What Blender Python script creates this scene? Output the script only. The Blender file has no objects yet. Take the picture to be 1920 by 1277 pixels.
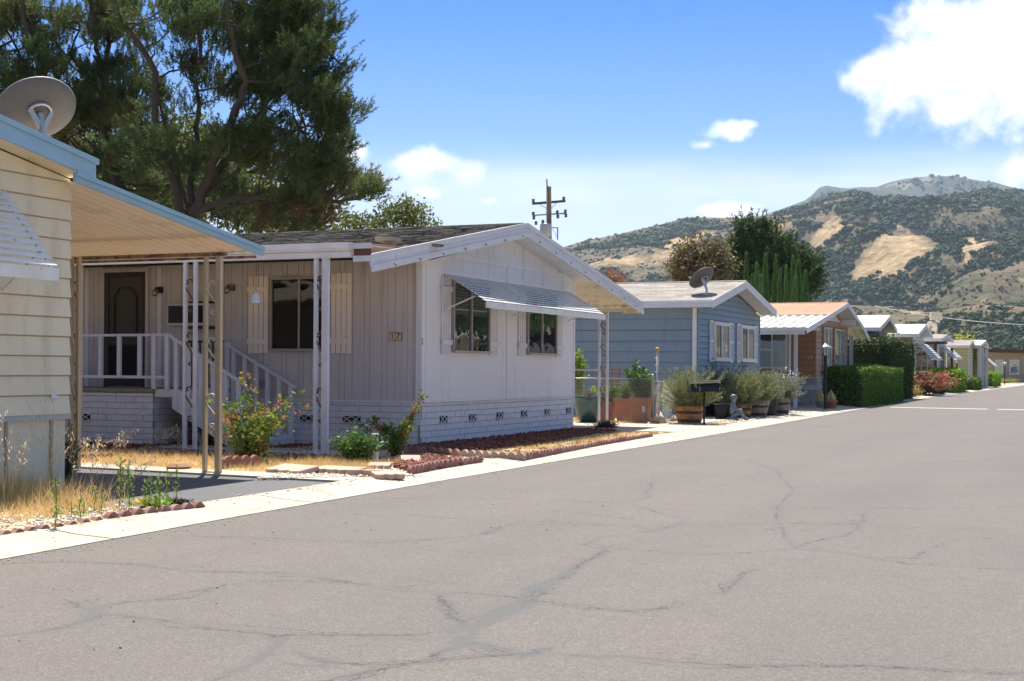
import bpy, bmesh, math, random
import numpy as np
from mathutils import Vector, noise as mnoise
rnd = random.Random(7)
RS = np.random.RandomState(11)
R = math.radians
# ------------------------------------------------------------------ camera, sky, sun, exposure
S = bpy.context.scene
FPX = 2600.0; PPX, PPY = 960.0, 690.0; EYE = 1.3; YAW = R(23.3); ROLL = R(0.35)
cam_d = bpy.data.cameras.new('camera'); cam = bpy.data.objects.new('camera', cam_d)
S.collection.objects.link(cam); S.camera = cam
cam_d.sensor_width = 36; cam_d.lens = FPX / 1920 * 36
cam_d.shift_y = (PPY - 638.5) / 1920
cam_d.clip_start = .1; cam_d.clip_end = 12000
cam.location = (0, 0, EYE)
fw = np.array([-math.sin(YAW), math.cos(YAW), 0.]); rt0 = np.array([math.cos(YAW), math.sin(YAW), 0.]); up0 = np.array([0, 0, 1.])
rt = rt0 * math.cos(ROLL) + up0 * math.sin(ROLL); up = -rt0 * math.sin(ROLL) + up0 * math.cos(ROLL)
from mathutils import Matrix
cam.rotation_euler = Matrix(((rt[0], up[0], -fw[0]), (rt[1], up[1], -fw[1]), (rt[2], up[2], -fw[2]))).to_euler()
cam_d.dof.use_dof = True; cam_d.dof.focus_distance = 22; cam_d.dof.aperture_fstop = 11
SUN_EL = 61.0
sh = np.array([-.5, .86]); sh /= np.linalg.norm(sh)          # horizontal direction towards the sun
sunv = Vector((sh[0] * math.cos(R(SUN_EL)), sh[1] * math.cos(R(SUN_EL)), math.sin(R(SUN_EL))))
sl = bpy.data.lights.new('sun', 'SUN'); so = bpy.data.objects.new('sun', sl); S.collection.objects.link(so)
sl.energy = 4.6; sl.angle = R(.53); sl.color = (1, .95, .87)
so.rotation_euler = sunv.to_track_quat('Z', 'Y').to_euler()
S.view_settings.view_transform = 'Standard'; S.view_settings.look = 'None'
S.view_settings.exposure = 1.2; S.view_settings.gamma = 1; S.view_settings.use_curve_mapping = False

def ray(px, py): return fw + rt * (px - PPX) / FPX - up * (py - PPY) / FPX
O3 = np.array([0, 0, EYE])
def g(px, py, z=0.):
    d = ray(px, py); return Vector(O3 + d * (z - EYE) / d[2])
def onx(px, py, x):
    d = ray(px, py); return Vector(O3 + d * x / d[0])
def ony(px, py, y):
    d = ray(px, py); return Vector(O3 + d * y / d[1])
def dep(px, py, t): return Vector(O3 + ray(px, py) * t)      # a point at depth t metres

W = bpy.data.worlds.new("World"); S.world = W; W.use_nodes = True
wn = W.node_tree.nodes; wl = W.node_tree.links; wn.clear()
def nd(nodes, t, **k):
    n = nodes.new(t)
    for a, b in k.items():
        if a == 'op': n.operation = b
        else: setattr(n, a, b)
    return n
def mth(nodes, links, op, a, b=None, c=None, clamp=False):
    n = nodes.new('ShaderNodeMath'); n.operation = op; n.use_clamp = clamp
    for i, v in enumerate((a, b, c)):
        if v is None: continue
        if isinstance(v, (int, float)): n.inputs[i].default_value = v
        else: links.new(v, n.inputs[i])
    return n.outputs[0]
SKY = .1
sky = nd(wn, 'ShaderNodeTexSky'); sky.sky_type = 'NISHITA'; sky.sun_disc = False
sky.sun_elevation = R(SUN_EL); sky.sun_rotation = math.atan2(sh[0], sh[1])
sky.air_density = 1.0; sky.dust_density = .6; sky.ozone_density = 3.2; sky.altitude = 100
tc = nd(wn, 'ShaderNodeTexCoord'); sep = nd(wn, 'ShaderNodeSeparateXYZ'); wl.new(tc.outputs['Generated'], sep.inputs[0])
M_ = lambda *a, **k: mth(wn, wl, *a, **k)
az = M_('MULTIPLY', M_('ARCTAN2', sep.outputs[0], sep.outputs[1]), 57.29578)
el = M_('MULTIPLY', M_('ARCSINE', sep.outputs[2]), 57.29578)
ramp = nd(wn, 'ShaderNodeValToRGB'); er = ramp.color_ramp.elements     # sky tint by height; upper part brightened and warmed as added fill light
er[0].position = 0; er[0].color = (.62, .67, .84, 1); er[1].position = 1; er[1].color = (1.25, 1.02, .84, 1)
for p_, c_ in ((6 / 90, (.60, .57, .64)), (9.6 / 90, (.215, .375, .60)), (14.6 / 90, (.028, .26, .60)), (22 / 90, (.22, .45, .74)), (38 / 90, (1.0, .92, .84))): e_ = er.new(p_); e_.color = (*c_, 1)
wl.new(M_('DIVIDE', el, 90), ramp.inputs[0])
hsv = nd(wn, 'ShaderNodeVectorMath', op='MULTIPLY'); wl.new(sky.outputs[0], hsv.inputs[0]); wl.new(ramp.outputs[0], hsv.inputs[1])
def azel(px, py):
    d = ray(px, py); d = d / np.linalg.norm(d); return math.degrees(math.atan2(d[0], d[1])), math.degrees(math.asin(d[2]))
nz = nd(wn, 'ShaderNodeTexNoise'); nz.inputs['Scale'].default_value = 30; nz.inputs['Detail'].default_value = 9; nz.inputs['Roughness'].default_value = .56
wl.new(tc.outputs['Generated'], nz.inputs['Vector'])
nz2 = nd(wn, 'ShaderNodeTexNoise'); nz2.inputs['Scale'].default_value = 9; nz2.inputs['Detail'].default_value = 4
wl.new(tc.outputs['Generated'], nz2.inputs['Vector'])
CL = [(1900, 80, 250, 150, 1.0), (1740, 130, 120, 90, .9), (1640, 140, 85, 45, .8), (1790, 195, 90, 40, .7), (1365, 246, 78, 30, 1.15), (1400, 235, 40, 18, 1.1), (1325, 272, 40, 20, 1.),
      (800, 305, 120, 34, .85), (668, 287, 36, 24, .75), (880, 325, 50, 22, .6), (805, 363, 36, 16, .8), (922, 377, 26, 12, .8), (1345, 395, 85, 19, 1.0), (1925, 325, 45, 38, .7)]
mask = None
for (px, py, rx, ry, s_) in CL:
    a0, e0 = azel(px, py); ra = rx / FPX * 57.3; re = ry / FPX * 57.3
    u = M_('DIVIDE', M_('SUBTRACT', az, a0), ra); v = M_('DIVIDE', M_('SUBTRACT', el, e0), re)
    d = M_('SUBTRACT', 1, M_('SQRT', M_('ADD', M_('MULTIPLY', u, u), M_('MULTIPLY', v, v))))
    d = M_('MULTIPLY', d, s_ * min(1.0, .55 + ry / 160)); mask = d if mask is None else M_('MAXIMUM', mask, d)
nn = M_('ADD', M_('MULTIPLY', M_('SUBTRACT', nz.outputs['Fac'], .5), 1.9), M_('MULTIPLY', M_('SUBTRACT', nz2.outputs['Fac'], .5), .8))
dens = M_('ADD', mask, nn)
cfac = nd(wn, 'ShaderNodeMapRange'); cfac.interpolation_type = 'SMOOTHSTEP'; wl.new(dens, cfac.inputs[0]); cfac.inputs[1].default_value = .0; cfac.inputs[2].default_value = .55
# thin high cloud low in the sky
wis = nd(wn, 'ShaderNodeTexNoise'); wis.inputs['Scale'].default_value = 7; wis.inputs['Detail'].default_value = 7
mpw = nd(wn, 'ShaderNodeMapping'); mpw.inputs['Scale'].default_value = (1, 1, 5); wl.new(tc.outputs['Generated'], mpw.inputs[0]); wl.new(mpw.outputs[0], wis.inputs['Vector'])
wb = nd(wn, 'ShaderNodeMapRange'); wb.interpolation_type = 'SMOOTHSTEP'; wl.new(el, wb.inputs[0]); wb.inputs[1].default_value = 9.3; wb.inputs[2].default_value = 7.6; wb.inputs[3].default_value = 0; wb.inputs[4].default_value = 1
wfac = M_('MULTIPLY', wb.outputs[0], M_('ADD', M_('MULTIPLY', wis.outputs['Fac'], 1.9), -.42), clamp=True)
ccol = nd(wn, 'ShaderNodeMix'); ccol.data_type = 'RGBA'; wl.new(nz2.outputs['Fac'], ccol.inputs[0])
ccol.inputs[6].default_value = (6.1, 6.2, 6.6, 1); ccol.inputs[7].default_value = (4.3, 4.45, 5.0, 1)
m1 = nd(wn, 'ShaderNodeMix'); m1.data_type = 'RGBA'; wl.new(M_('MULTIPLY', wfac, .9), m1.inputs[0]); wl.new(hsv.outputs[0], m1.inputs[6]); m1.inputs[7].default_value = (3.9, 4.4, 5.3, 1)
m2 = nd(wn, 'ShaderNodeMix'); m2.data_type = 'RGBA'; wl.new(cfac.outputs[0], m2.inputs[0]); wl.new(m1.outputs[2], m2.inputs[6]); wl.new(ccol.outputs[2], m2.inputs[7])
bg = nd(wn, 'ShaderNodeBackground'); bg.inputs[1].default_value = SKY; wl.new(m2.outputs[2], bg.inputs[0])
wo = nd(wn, 'ShaderNodeOutputWorld'); wl.new(bg.outputs[0], wo.inputs[0])
S.cycles.max_bounces = 6; S.cycles.transparent_max_bounces = 6

# ------------------------------------------------------------------ materials
MATS = {}
def mat(name, c, rough=.75, var=.12, sc=3., bump=0., bsc=60., metal=0., spec=.35, c2=None, sc2=1.5, t2=(.5, .65), fine=0.06, streak=0):
    if name in MATS: return MATS[name]
    m = bpy.data.materials.new(name); m.use_nodes = True; n = m.node_tree.nodes; l = m.node_tree.links
    b = n['Principled BSDF']; b.inputs['Roughness'].default_value = rough; b.inputs['Metallic'].default_value = metal
    b.inputs['Specular IOR Level'].default_value = spec
    t = n.new('ShaderNodeTexCoord')
    def noi(s, d=5):
        x = n.new('ShaderNodeTexNoise'); x.inputs['Scale'].default_value = s; x.inputs['Detail'].default_value = d; x.inputs['Roughness'].default_value = .62
        l.new(t.outputs['Object'], x.inputs['Vector']); return x
    a = noi(sc); f = noi(bsc, 3)
    s1 = mth(n, l, 'MULTIPLY', mth(n, l, 'SUBTRACT', a.outputs['Fac'], .5), 2 * var * 1.6)
    s2 = mth(n, l, 'MULTIPLY', mth(n, l, 'SUBTRACT', f.outputs['Fac'], .5), 2 * fine * 1.6)
    s = mth(n, l, 'ADD', mth(n, l, 'ADD', s1, s2), 1)
    col = n.new('ShaderNodeRGB'); col.outputs[0].default_value = (*c, 1); src = col.outputs[0]
    if c2:
        q = noi(sc2, 7)
        if streak: mp = n.new('ShaderNodeMapping'); mp.inputs['Scale'].default_value = (1, 1, streak); l.new(t.outputs['Object'], mp.inputs[0]); l.new(mp.outputs[0], q.inputs['Vector'])
        mr = n.new('ShaderNodeMapRange'); l.new(q.outputs['Fac'], mr.inputs[0]); mr.inputs[1].default_value, mr.inputs[2].default_value = t2
        mx = n.new('ShaderNodeMix'); mx.data_type = 'RGBA'; l.new(mr.outputs[0], mx.inputs[0]); l.new(src, mx.inputs[6]); mx.inputs[7].default_value = (*c2, 1); src = mx.outputs[2]
    vm = n.new('ShaderNodeVectorMath'); vm.operation = 'SCALE'; l.new(src, vm.inputs[0]); l.new(s, vm.inputs['Scale'])
    l.new(vm.outputs[0], b.inputs['Base Color'])
    if bump:
        bp = n.new('ShaderNodeBump'); bp.inputs['Strength'].default_value = bump; bp.inputs['Distance'].default_value = .02; l.new(f.outputs['Fac'], bp.inputs['Height']); l.new(bp.outputs[0], b.inputs['Normal'])
    MATS[name] = m; return m
def leafmat(name, c1, c2, trans=.35, rough=.6, patch=None):
    if name in MATS: return MATS[name]
    m = bpy.data.materials.new(name); m.use_nodes = True; n = m.node_tree.nodes; l = m.node_tree.links
    n.remove(n['Principled BSDF']); ge = n.new('ShaderNodeNewGeometry')
    mx = n.new('ShaderNodeMix'); mx.data_type = 'RGBA'; l.new(ge.outputs['Random Per Island'], mx.inputs[0]); mx.inputs[6].default_value = (*c1, 1); mx.inputs[7].default_value = (*c2, 1)
    src = mx.outputs[2]
    if patch:
        t = n.new('ShaderNodeTexCoord'); x = n.new('ShaderNodeTexNoise'); x.inputs['Scale'].default_value = patch[1]; l.new(t.outputs['Object'], x.inputs['Vector'])
        mr = n.new('ShaderNodeMapRange'); l.new(x.outputs['Fac'], mr.inputs[0]); mr.inputs[1].default_value = .52; mr.inputs[2].default_value = .62
        m3 = n.new('ShaderNodeMix'); m3.data_type = 'RGBA'; l.new(mr.outputs[0], m3.inputs[0]); l.new(src, m3.inputs[6]); m3.inputs[7].default_value = (*patch[0], 1); src = m3.outputs[2]
    d = n.new('ShaderNodeBsdfPrincipled'); d.inputs['Roughness'].default_value = rough; d.inputs['Specular IOR Level'].default_value = .3; l.new(src, d.inputs['Base Color'])
    tr = n.new('ShaderNodeBsdfTranslucent'); l.new(src, tr.inputs[0]); ms = n.new('ShaderNodeMixShader'); ms.inputs[0].default_value = trans
    l.new(d.outputs[0], ms.inputs[1]); l.new(tr.outputs[0], ms.inputs[2]); l.new(ms.outputs[0], n['Material Output'].inputs[0])
    MATS[name] = m; return m
def glass(name, c=(.02, .025, .03), curtain=None):
    if name in MATS: return MATS[name]
    m = mat(name, c, rough=.03, var=.5, sc=1.3, spec=1.0, fine=0); b = m.node_tree.nodes['Principled BSDF']; b.inputs['IOR'].default_value = 1.75
    n = m.node_tree.nodes; l = m.node_tree.links      # slight waviness of old panes
    t = n.new('ShaderNodeTexCoord'); x = n.new('ShaderNodeTexNoise'); x.inputs['Scale'].default_value = 2.2; l.new(t.outputs['Object'], x.inputs['Vector'])
    bp = n.new('ShaderNodeBump'); bp.inputs['Strength'].default_value = .25; bp.inputs['Distance'].default_value = .02; l.new(x.outputs['Fac'], bp.inputs['Height']); l.new(bp.outputs[0], b.inputs['Normal'])
    return m
def shingle(name, c1, c2, w=.32, h=.14, mortar=(.05, .05, .05), c3=None):
    m = mat(name, c1, rough=.95, var=.2, sc=1.2, bump=.6, bsc=90, fine=.2); n = m.node_tree.nodes; l = m.node_tree.links
    t = n.new('ShaderNodeTexCoord'); b = n.new('ShaderNodeTexBrick'); l.new(t.outputs['Object'], b.inputs['Vector'])
    b.inputs['Scale'].default_value = 1; b.inputs['Brick Width'].default_value = w; b.inputs['Row Height'].default_value = h; b.inputs['Mortar Size'].default_value = .008; b.inputs['Bias'].default_value = 0
    b.inputs['Color1'].default_value = (*c1, 1); b.inputs['Color2'].default_value = (*c2, 1); b.inputs['Mortar'].default_value = (*mortar, 1)
    vm = [x for x in n if x.type == 'VECT_MATH'][0]; src = b.outputs[0]
    if c3:
        q = n.new('ShaderNodeTexNoise'); q.inputs['Scale'].default_value = 2.5; q.inputs['Detail'].default_value = 8; l.new(t.outputs['Object'], q.inputs['Vector'])
        mr = n.new('ShaderNodeMapRange'); l.new(q.outputs['Fac'], mr.inputs[0]); mr.inputs[1].default_value = .56; mr.inputs[2].default_value = .6
        mx = n.new('ShaderNodeMix'); mx.data_type = 'RGBA'; l.new(mr.outputs[0], mx.inputs[0]); l.new(src, mx.inputs[6]); mx.inputs[7].default_value = (*c3, 1); src = mx.outputs[2]
    l.new(src, vm.inputs[0]); return m

white = mat('white_paint', (.70, .69, .68), rough=.55, c2=(.40, .40, .42), sc2=3, t2=(.62, .85), bump=.15, bsc=40)
whiteaged = mat('aged_white_paint', (.62, .62, .64), rough=.6, c2=(.30, .27, .22), sc2=6, t2=(.64, .76), bump=.3, bsc=30)
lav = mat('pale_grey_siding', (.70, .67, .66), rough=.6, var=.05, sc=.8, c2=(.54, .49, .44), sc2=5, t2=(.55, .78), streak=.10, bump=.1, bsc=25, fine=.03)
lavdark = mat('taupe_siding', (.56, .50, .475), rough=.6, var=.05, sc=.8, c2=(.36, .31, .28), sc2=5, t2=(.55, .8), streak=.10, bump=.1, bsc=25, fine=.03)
brickm = mat('painted_block', (.66, .63, .64), rough=.7, var=.10, sc=6, c2=(.46, .42, .40), sc2=5, t2=(.62, .78), bump=.5, bsc=35)
grout = mat('block_joint', (.30, .28, .30), rough=.9)
shut = mat('beige_shutter', (.80, .69, .59), rough=.6, var=.05)
cream = mat('cream_siding', (.76, .66, .47), rough=.6, var=.05, sc=1, c2=(.60, .50, .34), sc2=4, t2=(.52, .78), streak=.15, bump=.12, bsc=25, fine=.03)
blue_trim = mat('light_blue_trim', (.29, .46, .57), rough=.5, var=.06, c2=(.40, .48, .52), sc2=5, t2=(.66, .76))
panm = mat('tan_metal_pan', (.74, .62, .50), rough=.5, var=.06, sc=1.5, c2=(.48, .38, .29), sc2=1.4, t2=(.6, .75), fine=.03)
louv = mat('pale_louvre', (.70, .69, .64), rough=.5, c2=(.28, .30, .30), sc2=7, t2=(.6, .72))
louvg = mat('blue_grey_louvre', (.46, .485, .49), rough=.5, c2=(.16, .18, .2), sc2=7, t2=(.62, .72))
tanscroll = mat('pale_tan_iron', (.62, .52, .36), rough=.45); tanpost = mat('tan_post_paint', (.48, .38, .24), rough=.5, c2=(.25, .16, .09), sc2=8, t2=(.64, .75))
whpost = mat('white_post_paint', (.62, .61, .64), rough=.5, c2=(.35, .30, .28), sc2=10, t2=(.66, .78))
rust = mat('rusty_iron', (.16, .07, .04), rough=.8, c2=(.5, .45, .45), sc2=12, t2=(.55, .7))
brownwood = mat('bare_brown_wood', (.14, .06, .035), rough=.8, var=.3, sc=12)
greywood = mat('grey_wood', (.30, .26, .22), rough=.9, var=.2, sc=6, bump=.4)
darkm = mat('dark_void', (.012, .012, .014), rough=.9, var=.0, fine=0)
dkbrown = mat('dark_brown_paint', (.05, .035, .028), rough=.5)
screenm = mat('dark_door_screen', (.075, .065, .05), rough=.8, var=.1)
black = mat('black_metal', (.015, .015, .017), rough=.45, fine=.02)
chrome = mat('galvanised_steel', (.42, .43, .44), rough=.4, metal=.6)
dishm = mat('grey_dish', (.14, .13, .125), rough=.6, c2=(.12, .11, .10), sc2=4)
pane = glass('window_glass')
pane_d = glass('dark_window_glass', (.012, .012, .013)); pane_d.node_tree.nodes['Principled BSDF'].inputs['IOR'].default_value = 1.4; pane_d.node_tree.nodes['Principled BSDF'].inputs['Specular IOR Level'].default_value = .45
pane_c = glass('window_glass_curtain', (.16, .16, .15))
pane_t = glass('teal_blind_glass', (.11, .2, .2))
shing1 = shingle('weathered_shingle', (.46, .41, .33), (.13, .12, .095), w=.24, c3=(.10, .095, .07), mortar=(.05, .045, .035))
shing2 = shingle('pale_shingle', (.33, .295, .255), (.19, .17, .145), w=.55, h=.30, mortar=(.12, .105, .09), c3=(.24, .21, .18))
shing3 = shingle('tan_roofing', (.40, .24, .15), (.35, .205, .125), w=3, h=1, mortar=(.30, .17, .10))
shing4 = shingle('light_roofing', (.60, .60, .58), (.50, .50, .49), w=.5, h=.2, mortar=(.35, .35, .34))
roofwhite = mat('white_roofing', (.82, .82, .80), rough=.6, var=.04)
bluesid = mat('blue_lap_siding', (.225, .305, .375), rough=.6, var=.05, sc=1, c2=(.17, .23, .28), sc2=4, t2=(.52, .8), streak=.15, bump=.12, bsc=30, fine=.03)
brownsid = mat('brown_lap_siding', (.33, .165, .085), rough=.65, var=.08, sc=1.5, bump=.12, bsc=30)
tansid = mat('orange_tan_siding', (.42, .26, .17), rough=.65, var=.08, sc=1.5)
pinksid = mat('pinkish_tan_siding', (.44, .34, .30), rough=.65, var=.06)
yelsid = mat('pale_yellow_siding', (.62, .56, .36), rough=.65, var=.06)
beigesid = mat('beige_wall', (.40, .31, .21), rough=.8, var=.05)
stonem = leafmat('grey_veneer_stone', (.24, .23, .235), (.50, .48, .48), 0, rough=.9)
concrete = mat('pale_concrete', (.40, .36, .295), rough=.9, var=.14, sc=1.2, c2=(.26, .21, .155), sc2=2.6, t2=(.5, .72), bump=.2, bsc=60)
redbrick = mat('red_scallop_block', (.26, .12, .095), rough=.9, var=.2, sc=7, bump=.5, c2=(.35, .22, .17), sc2=5)
pinkstone = mat('pinkish_paver', (.46, .32, .25), rough=.9, var=.15, sc=5, bump=.4)
terra = mat('terracotta', (.42, .15, .07), rough=.75, var=.12, sc=5, c2=(.5, .28, .18), sc2=3)
barrelm = mat('oak_barrel', (.40, .20, .085), rough=.7, var=.3, sc=9, c2=(.20, .09, .04), sc2=5)
barrelg = mat('grey_oak_barrel', (.32, .26, .21), rough=.8, var=.3, sc=9, c2=(.2, .15, .12), sc2=5)
greenpot = mat('glazed_dark_green', (.02, .07, .075), rough=.2, spec=.6)
orangewood = mat('orange_wood', (.48, .19, .05), rough=.7, var=.15, sc=6)
bark = mat('pine_bark', (.060, .046, .037), rough=.95, var=.35, sc=3, bump=.8, bsc=12)
barkg = mat('grey_bark', (.2, .16, .13), rough=.95, var=.3, sc=4, bump=.6, bsc=14)
polewood = mat('pole_wood', (.11, .075, .055), rough=.9, var=.25, sc=5, bump=.4)
bronze = mat('weathered_statue', (.10, .13, .16), rough=.4, var=.4, sc=12, c2=(.3, .33, .35), sc2=15)
pine_l = leafmat('pine_needles', (.022, .046, .014), (.115, .155, .045), .4, patch=((.16, .18, .055), .35))  # lighter end and patches paint sunlit spots into the needle colour
pine_d = leafmat('dark_conifer', (.012, .04, .015), (.035, .085, .025), .2)
cyp_l = leafmat('cypress_green', (.06, .14, .032), (.125, .22, .05), .3)
rose_l = leafmat('rose_leaf', (.07, .13, .02), (.20, .27, .035), .4, patch=((.38, .17, .06), 3.2))
lush_l = leafmat('bright_leaf', (.13, .24, .02), (.28, .38, .04), .4)
mid_l = leafmat('mid_green_leaf', (.05, .12, .025), (.11, .20, .04), .35)
yel_l = leafmat('yellow_green_leaf', (.24, .28, .03), (.38, .36, .04), .4)
dec_l = leafmat('olive_deciduous', (.07, .10, .025), (.18, .20, .05), .4)
aut_l = leafmat('autumn_leaf', (.12, .12, .05), (.25, .17, .08), .35)
rosem_l = leafmat('rosemary_leaf', (.13, .17, .06), (.31, .32, .14), .35)
dkbush_l = leafmat('dark_bluish_leaf', (.02, .05, .035), (.05, .09, .055), .25)
hedge_l = leafmat('hedge_leaf', (.05, .105, .015), (.16, .27, .035), .3)
hedged_l = leafmat('dark_hedge_leaf', (.03, .06, .014), (.085, .12, .03), .25)
brighth_l = leafmat('lime_hedge_leaf', (.12, .26, .015), (.24, .40, .02), .35)
redfl_l = leafmat('red_flower_mix', (.36, .09, .06), (.48, .22, .13), .35, patch=((.10, .17, .04), 2.))
straw = leafmat('dry_straw', (.50, .34, .13), (.78, .60, .30), .35)
weed_l = leafmat('weed_green', (.14, .22, .04), (.28, .34, .08), .4)
hill_l = leafmat('oak_scrub', (.020, .042, .015), (.070, .105, .036), .0, rough=.9)
lava_m = leafmat('red_lava', (.10, .030, .022), (.26, .10, .07), 0, rough=.95)
peb_m = leafmat('pale_pebbles', (.45, .38, .30), (.75, .70, .62), 0, rough=.95)

# ------------------------------------------------------------------ mesh helpers
COL = S.collection
def tag(o, label=None, cat=None, group=None, kind=None):
    if label: o['label'] = label
    if cat: o['category'] = cat
    if group: o['group'] = group
    if kind: o['kind'] = kind
    return o
def thing(name, label, cat, loc=(0, 0, 0), group=None):
    o = bpy.data.objects.new(name, None); COL.objects.link(o); o.location = loc; o.empty_display_size = .2
    return tag(o, label, cat, group)
def wloc(o):
    v = Vector((0, 0, 0))
    while o is not None: v += o.location; o = o.parent
    return v
def mkobj(name, me, m, parent, smooth=False):
    o = bpy.data.objects.new(name, me); COL.objects.link(o)
    if m: me.materials.append(m)
    if parent is not None: o.parent = parent
    if smooth: me.polygons.foreach_set('use_smooth', [True] * len(me.polygons))
    return o
def TX(x):      # wall facing +x : (a, z, out)
    return lambda a, z, o: (x + o, a, z)
def TY(y):      # wall facing -y
    return lambda a, z, o: (a, y - o, z)
def TXn(x): return lambda a, z, o: (x - o, a, z)
class MB:
    def __init__(s): s.v = []; s.f = []
    def add(s, vs, fs):
        n = len(s.v); s.v += [tuple(p) for p in vs]; s.f += [tuple(i + n for i in f) for f in fs]; return s
    def box8(s, p): return s.add(p, [(0, 1, 2, 3), (7, 6, 5, 4), (0, 4, 5, 1), (1, 5, 6, 2), (2, 6, 7, 3), (3, 7, 4, 0)])
    def box(s, x0, x1, y0, y1, z0, z1):
        return s.box8([(x0, y0, z0), (x1, y0, z0), (x1, y1, z0), (x0, y1, z0), (x0, y0, z1), (x1, y0, z1), (x1, y1, z1), (x0, y1, z1)])
    def T(s, T, a0, a1, z0, z1, o0, o1):
        return s.box8([T(a0, z0, o0), T(a1, z0, o0), T(a1, z1, o0), T(a0, z1, o0), T(a0, z0, o1), T(a1, z0, o1), T(a1, z1, o1), T(a0, z1, o1)])
    def prism(s, T, poly, o0, o1):
        n = len(poly); vs = [T(a, z, o0) for a, z in poly] + [T(a, z, o1) for a, z in poly]
        return s.add(vs, [tuple(range(n))[::-1], tuple(range(n, 2 * n))] + [(i, (i + 1) % n, (i + 1) % n + n, i + n) for i in range(n)])
    def beam(s, p0, p1, w, h, upv=(0, 0, 1)):
        p0 = Vector(p0); p1 = Vector(p1); d = (p1 - p0).normalized(); u = Vector(upv)
        if abs(d.dot(u)) > .98: u = Vector((1, 0, 0))
        sd = d.cross(u).normalized() * w / 2; u2 = sd.cross(d).normalized() * h / 2
        return s.box8([p0 - sd - u2, p0 + sd - u2, p0 + sd + u2, p0 - sd + u2, p1 - sd - u2, p1 + sd - u2, p1 + sd + u2, p1 - sd + u2])
    def tube(s, path, r, n=6, cap=True):
        P = [Vector(p) for p in path]; k = len(P); rs = r if isinstance(r, (list, tuple)) else [r] * k; base = len(s.v); u = None
        for i, p in enumerate(P):
            d = (P[min(i + 1, k - 1)] - P[max(i - 1, 0)]); d = d.normalized() if d.length > 1e-9 else Vector((0, 0, 1))
            if u is None: u = d.cross(Vector((.13, .31, .94)));  u = u if u.length > .05 else d.cross(Vector((1, 0, 0)))
            u = (u - d * u.dot(d)).normalized(); w = d.cross(u)
            for j in range(n):
                a = 2 * math.pi * j / n; s.v.append(tuple(p + (u * math.cos(a) + w * math.sin(a)) * rs[i]))
        for i in range(k - 1):
            for j in range(n):
                a = base + i * n + j; b = base + i * n + (j + 1) % n; s.f.append((a, b, b + n, a + n))
        if cap: s.f.append(tuple(base + j for j in range(n))[::-1]); s.f.append(tuple(base + (k - 1) * n + j for j in range(n)))
        return s
    def lathe(s, c, prof, n=20, rot=None):
        c = Vector(c); base = len(s.v)
        for (r, z) in prof:
            for j in range(n):
                a = 2 * math.pi * j / n; p = Vector((r * math.cos(a), r * math.sin(a), z))
                if rot is not None: p = rot @ p
                s.v.append(tuple(c + p))
        for i in range(len(prof) - 1):
            for j in range(n):
                a = base + i * n + j; b = base + i * n + (j + 1) % n; s.f.append((a, b, b + n, a + n))
        s.f.append(tuple(base + j for j in range(n))[::-1]); s.f.append(tuple(base + (len(prof) - 1) * n + j for j in range(n)))
        return s
    def build(s, name, m, parent=None, smooth=False, bevel=0, fix=True):
        off = wloc(parent) if parent is not None else Vector((0, 0, 0))
        me = bpy.data.meshes.new(name); me.from_pydata([(a - off.x, b - off.y, c - off.z) for a, b, c in s.v], [], s.f)
        if fix and len(s.f) < 30000:
            bm = bmesh.new(); bm.from_mesh(me); bmesh.ops.recalc_face_normals(bm, faces=bm.faces)
            if bevel: bmesh.ops.bevel(bm, geom=[e for e in bm.edges if len(e.link_faces) == 2 and e.calc_face_angle(0) > .6], offset=bevel, segments=1, affect='EDGES')
            bm.to_mesh(me); bm.free()
        return mkobj(name, me, m, parent, smooth)
def fastmesh(name, V, k, m, parent, smooth=False):
    """V: (n*k,3) array, faces of k consecutive vertices"""
    V = np.asarray(V, dtype=np.float32)
    if parent is not None: V = V - np.array(wloc(parent), dtype=np.float32)
    n = len(V) // k; me = bpy.data.meshes.new(name); me.vertices.add(n * k); me.vertices.foreach_set('co', V.ravel())
    me.loops.add(n * k); me.loops.foreach_set('vertex_index', np.arange(n * k, dtype=np.int32))
    me.polygons.add(n); me.polygons.foreach_set('loop_start', np.arange(0, n * k, k, dtype=np.int32)); me.polygons.foreach_set('loop_total', np.full(n, k, dtype=np.int32))
    me.update(calc_edges=True); return mkobj(name, me, m, parent, smooth)
def indexmesh(name, V, F, m, parent, smooth=False):
    V = np.asarray(V, dtype=np.float32); F = np.asarray(F, dtype=np.int32)
    if parent is not None: V = V - np.array(wloc(parent), dtype=np.float32)
    me = bpy.data.meshes.new(name); me.vertices.add(len(V)); me.vertices.foreach_set('co', V.ravel()); k = F.shape[1]; n = len(F)
    me.loops.add(n * k); me.loops.foreach_set('vertex_index', F.ravel())
    me.polygons.add(n); me.polygons.foreach_set('loop_start', np.arange(0, n * k, k, dtype=np.int32)); me.polygons.foreach_set('loop_total', np.full(n, k, dtype=np.int32))
    me.update(calc_edges=True); return mkobj(name, me, m, parent, smooth)
def unit(n): 
    v = RS.normal(size=(n, 3)); return v / np.linalg.norm(v, axis=1)[:, None]
def leafquads(P, size, aspect=.5, dirs=None):
    n = len(P); d = unit(n) if dirs is None else dirs; s = np.cross(d, unit(n)); s /= (np.linalg.norm(s, axis=1)[:, None] + 1e-9)
    L = (size * (.6 + .8 * RS.rand(n)))[:, None]
    return np.stack([P - d * L * .5, P + s * L * .5 * aspect, P + d * L * .5, P - s * L * .5 * aspect], axis=1).reshape(-1, 3)
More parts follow.
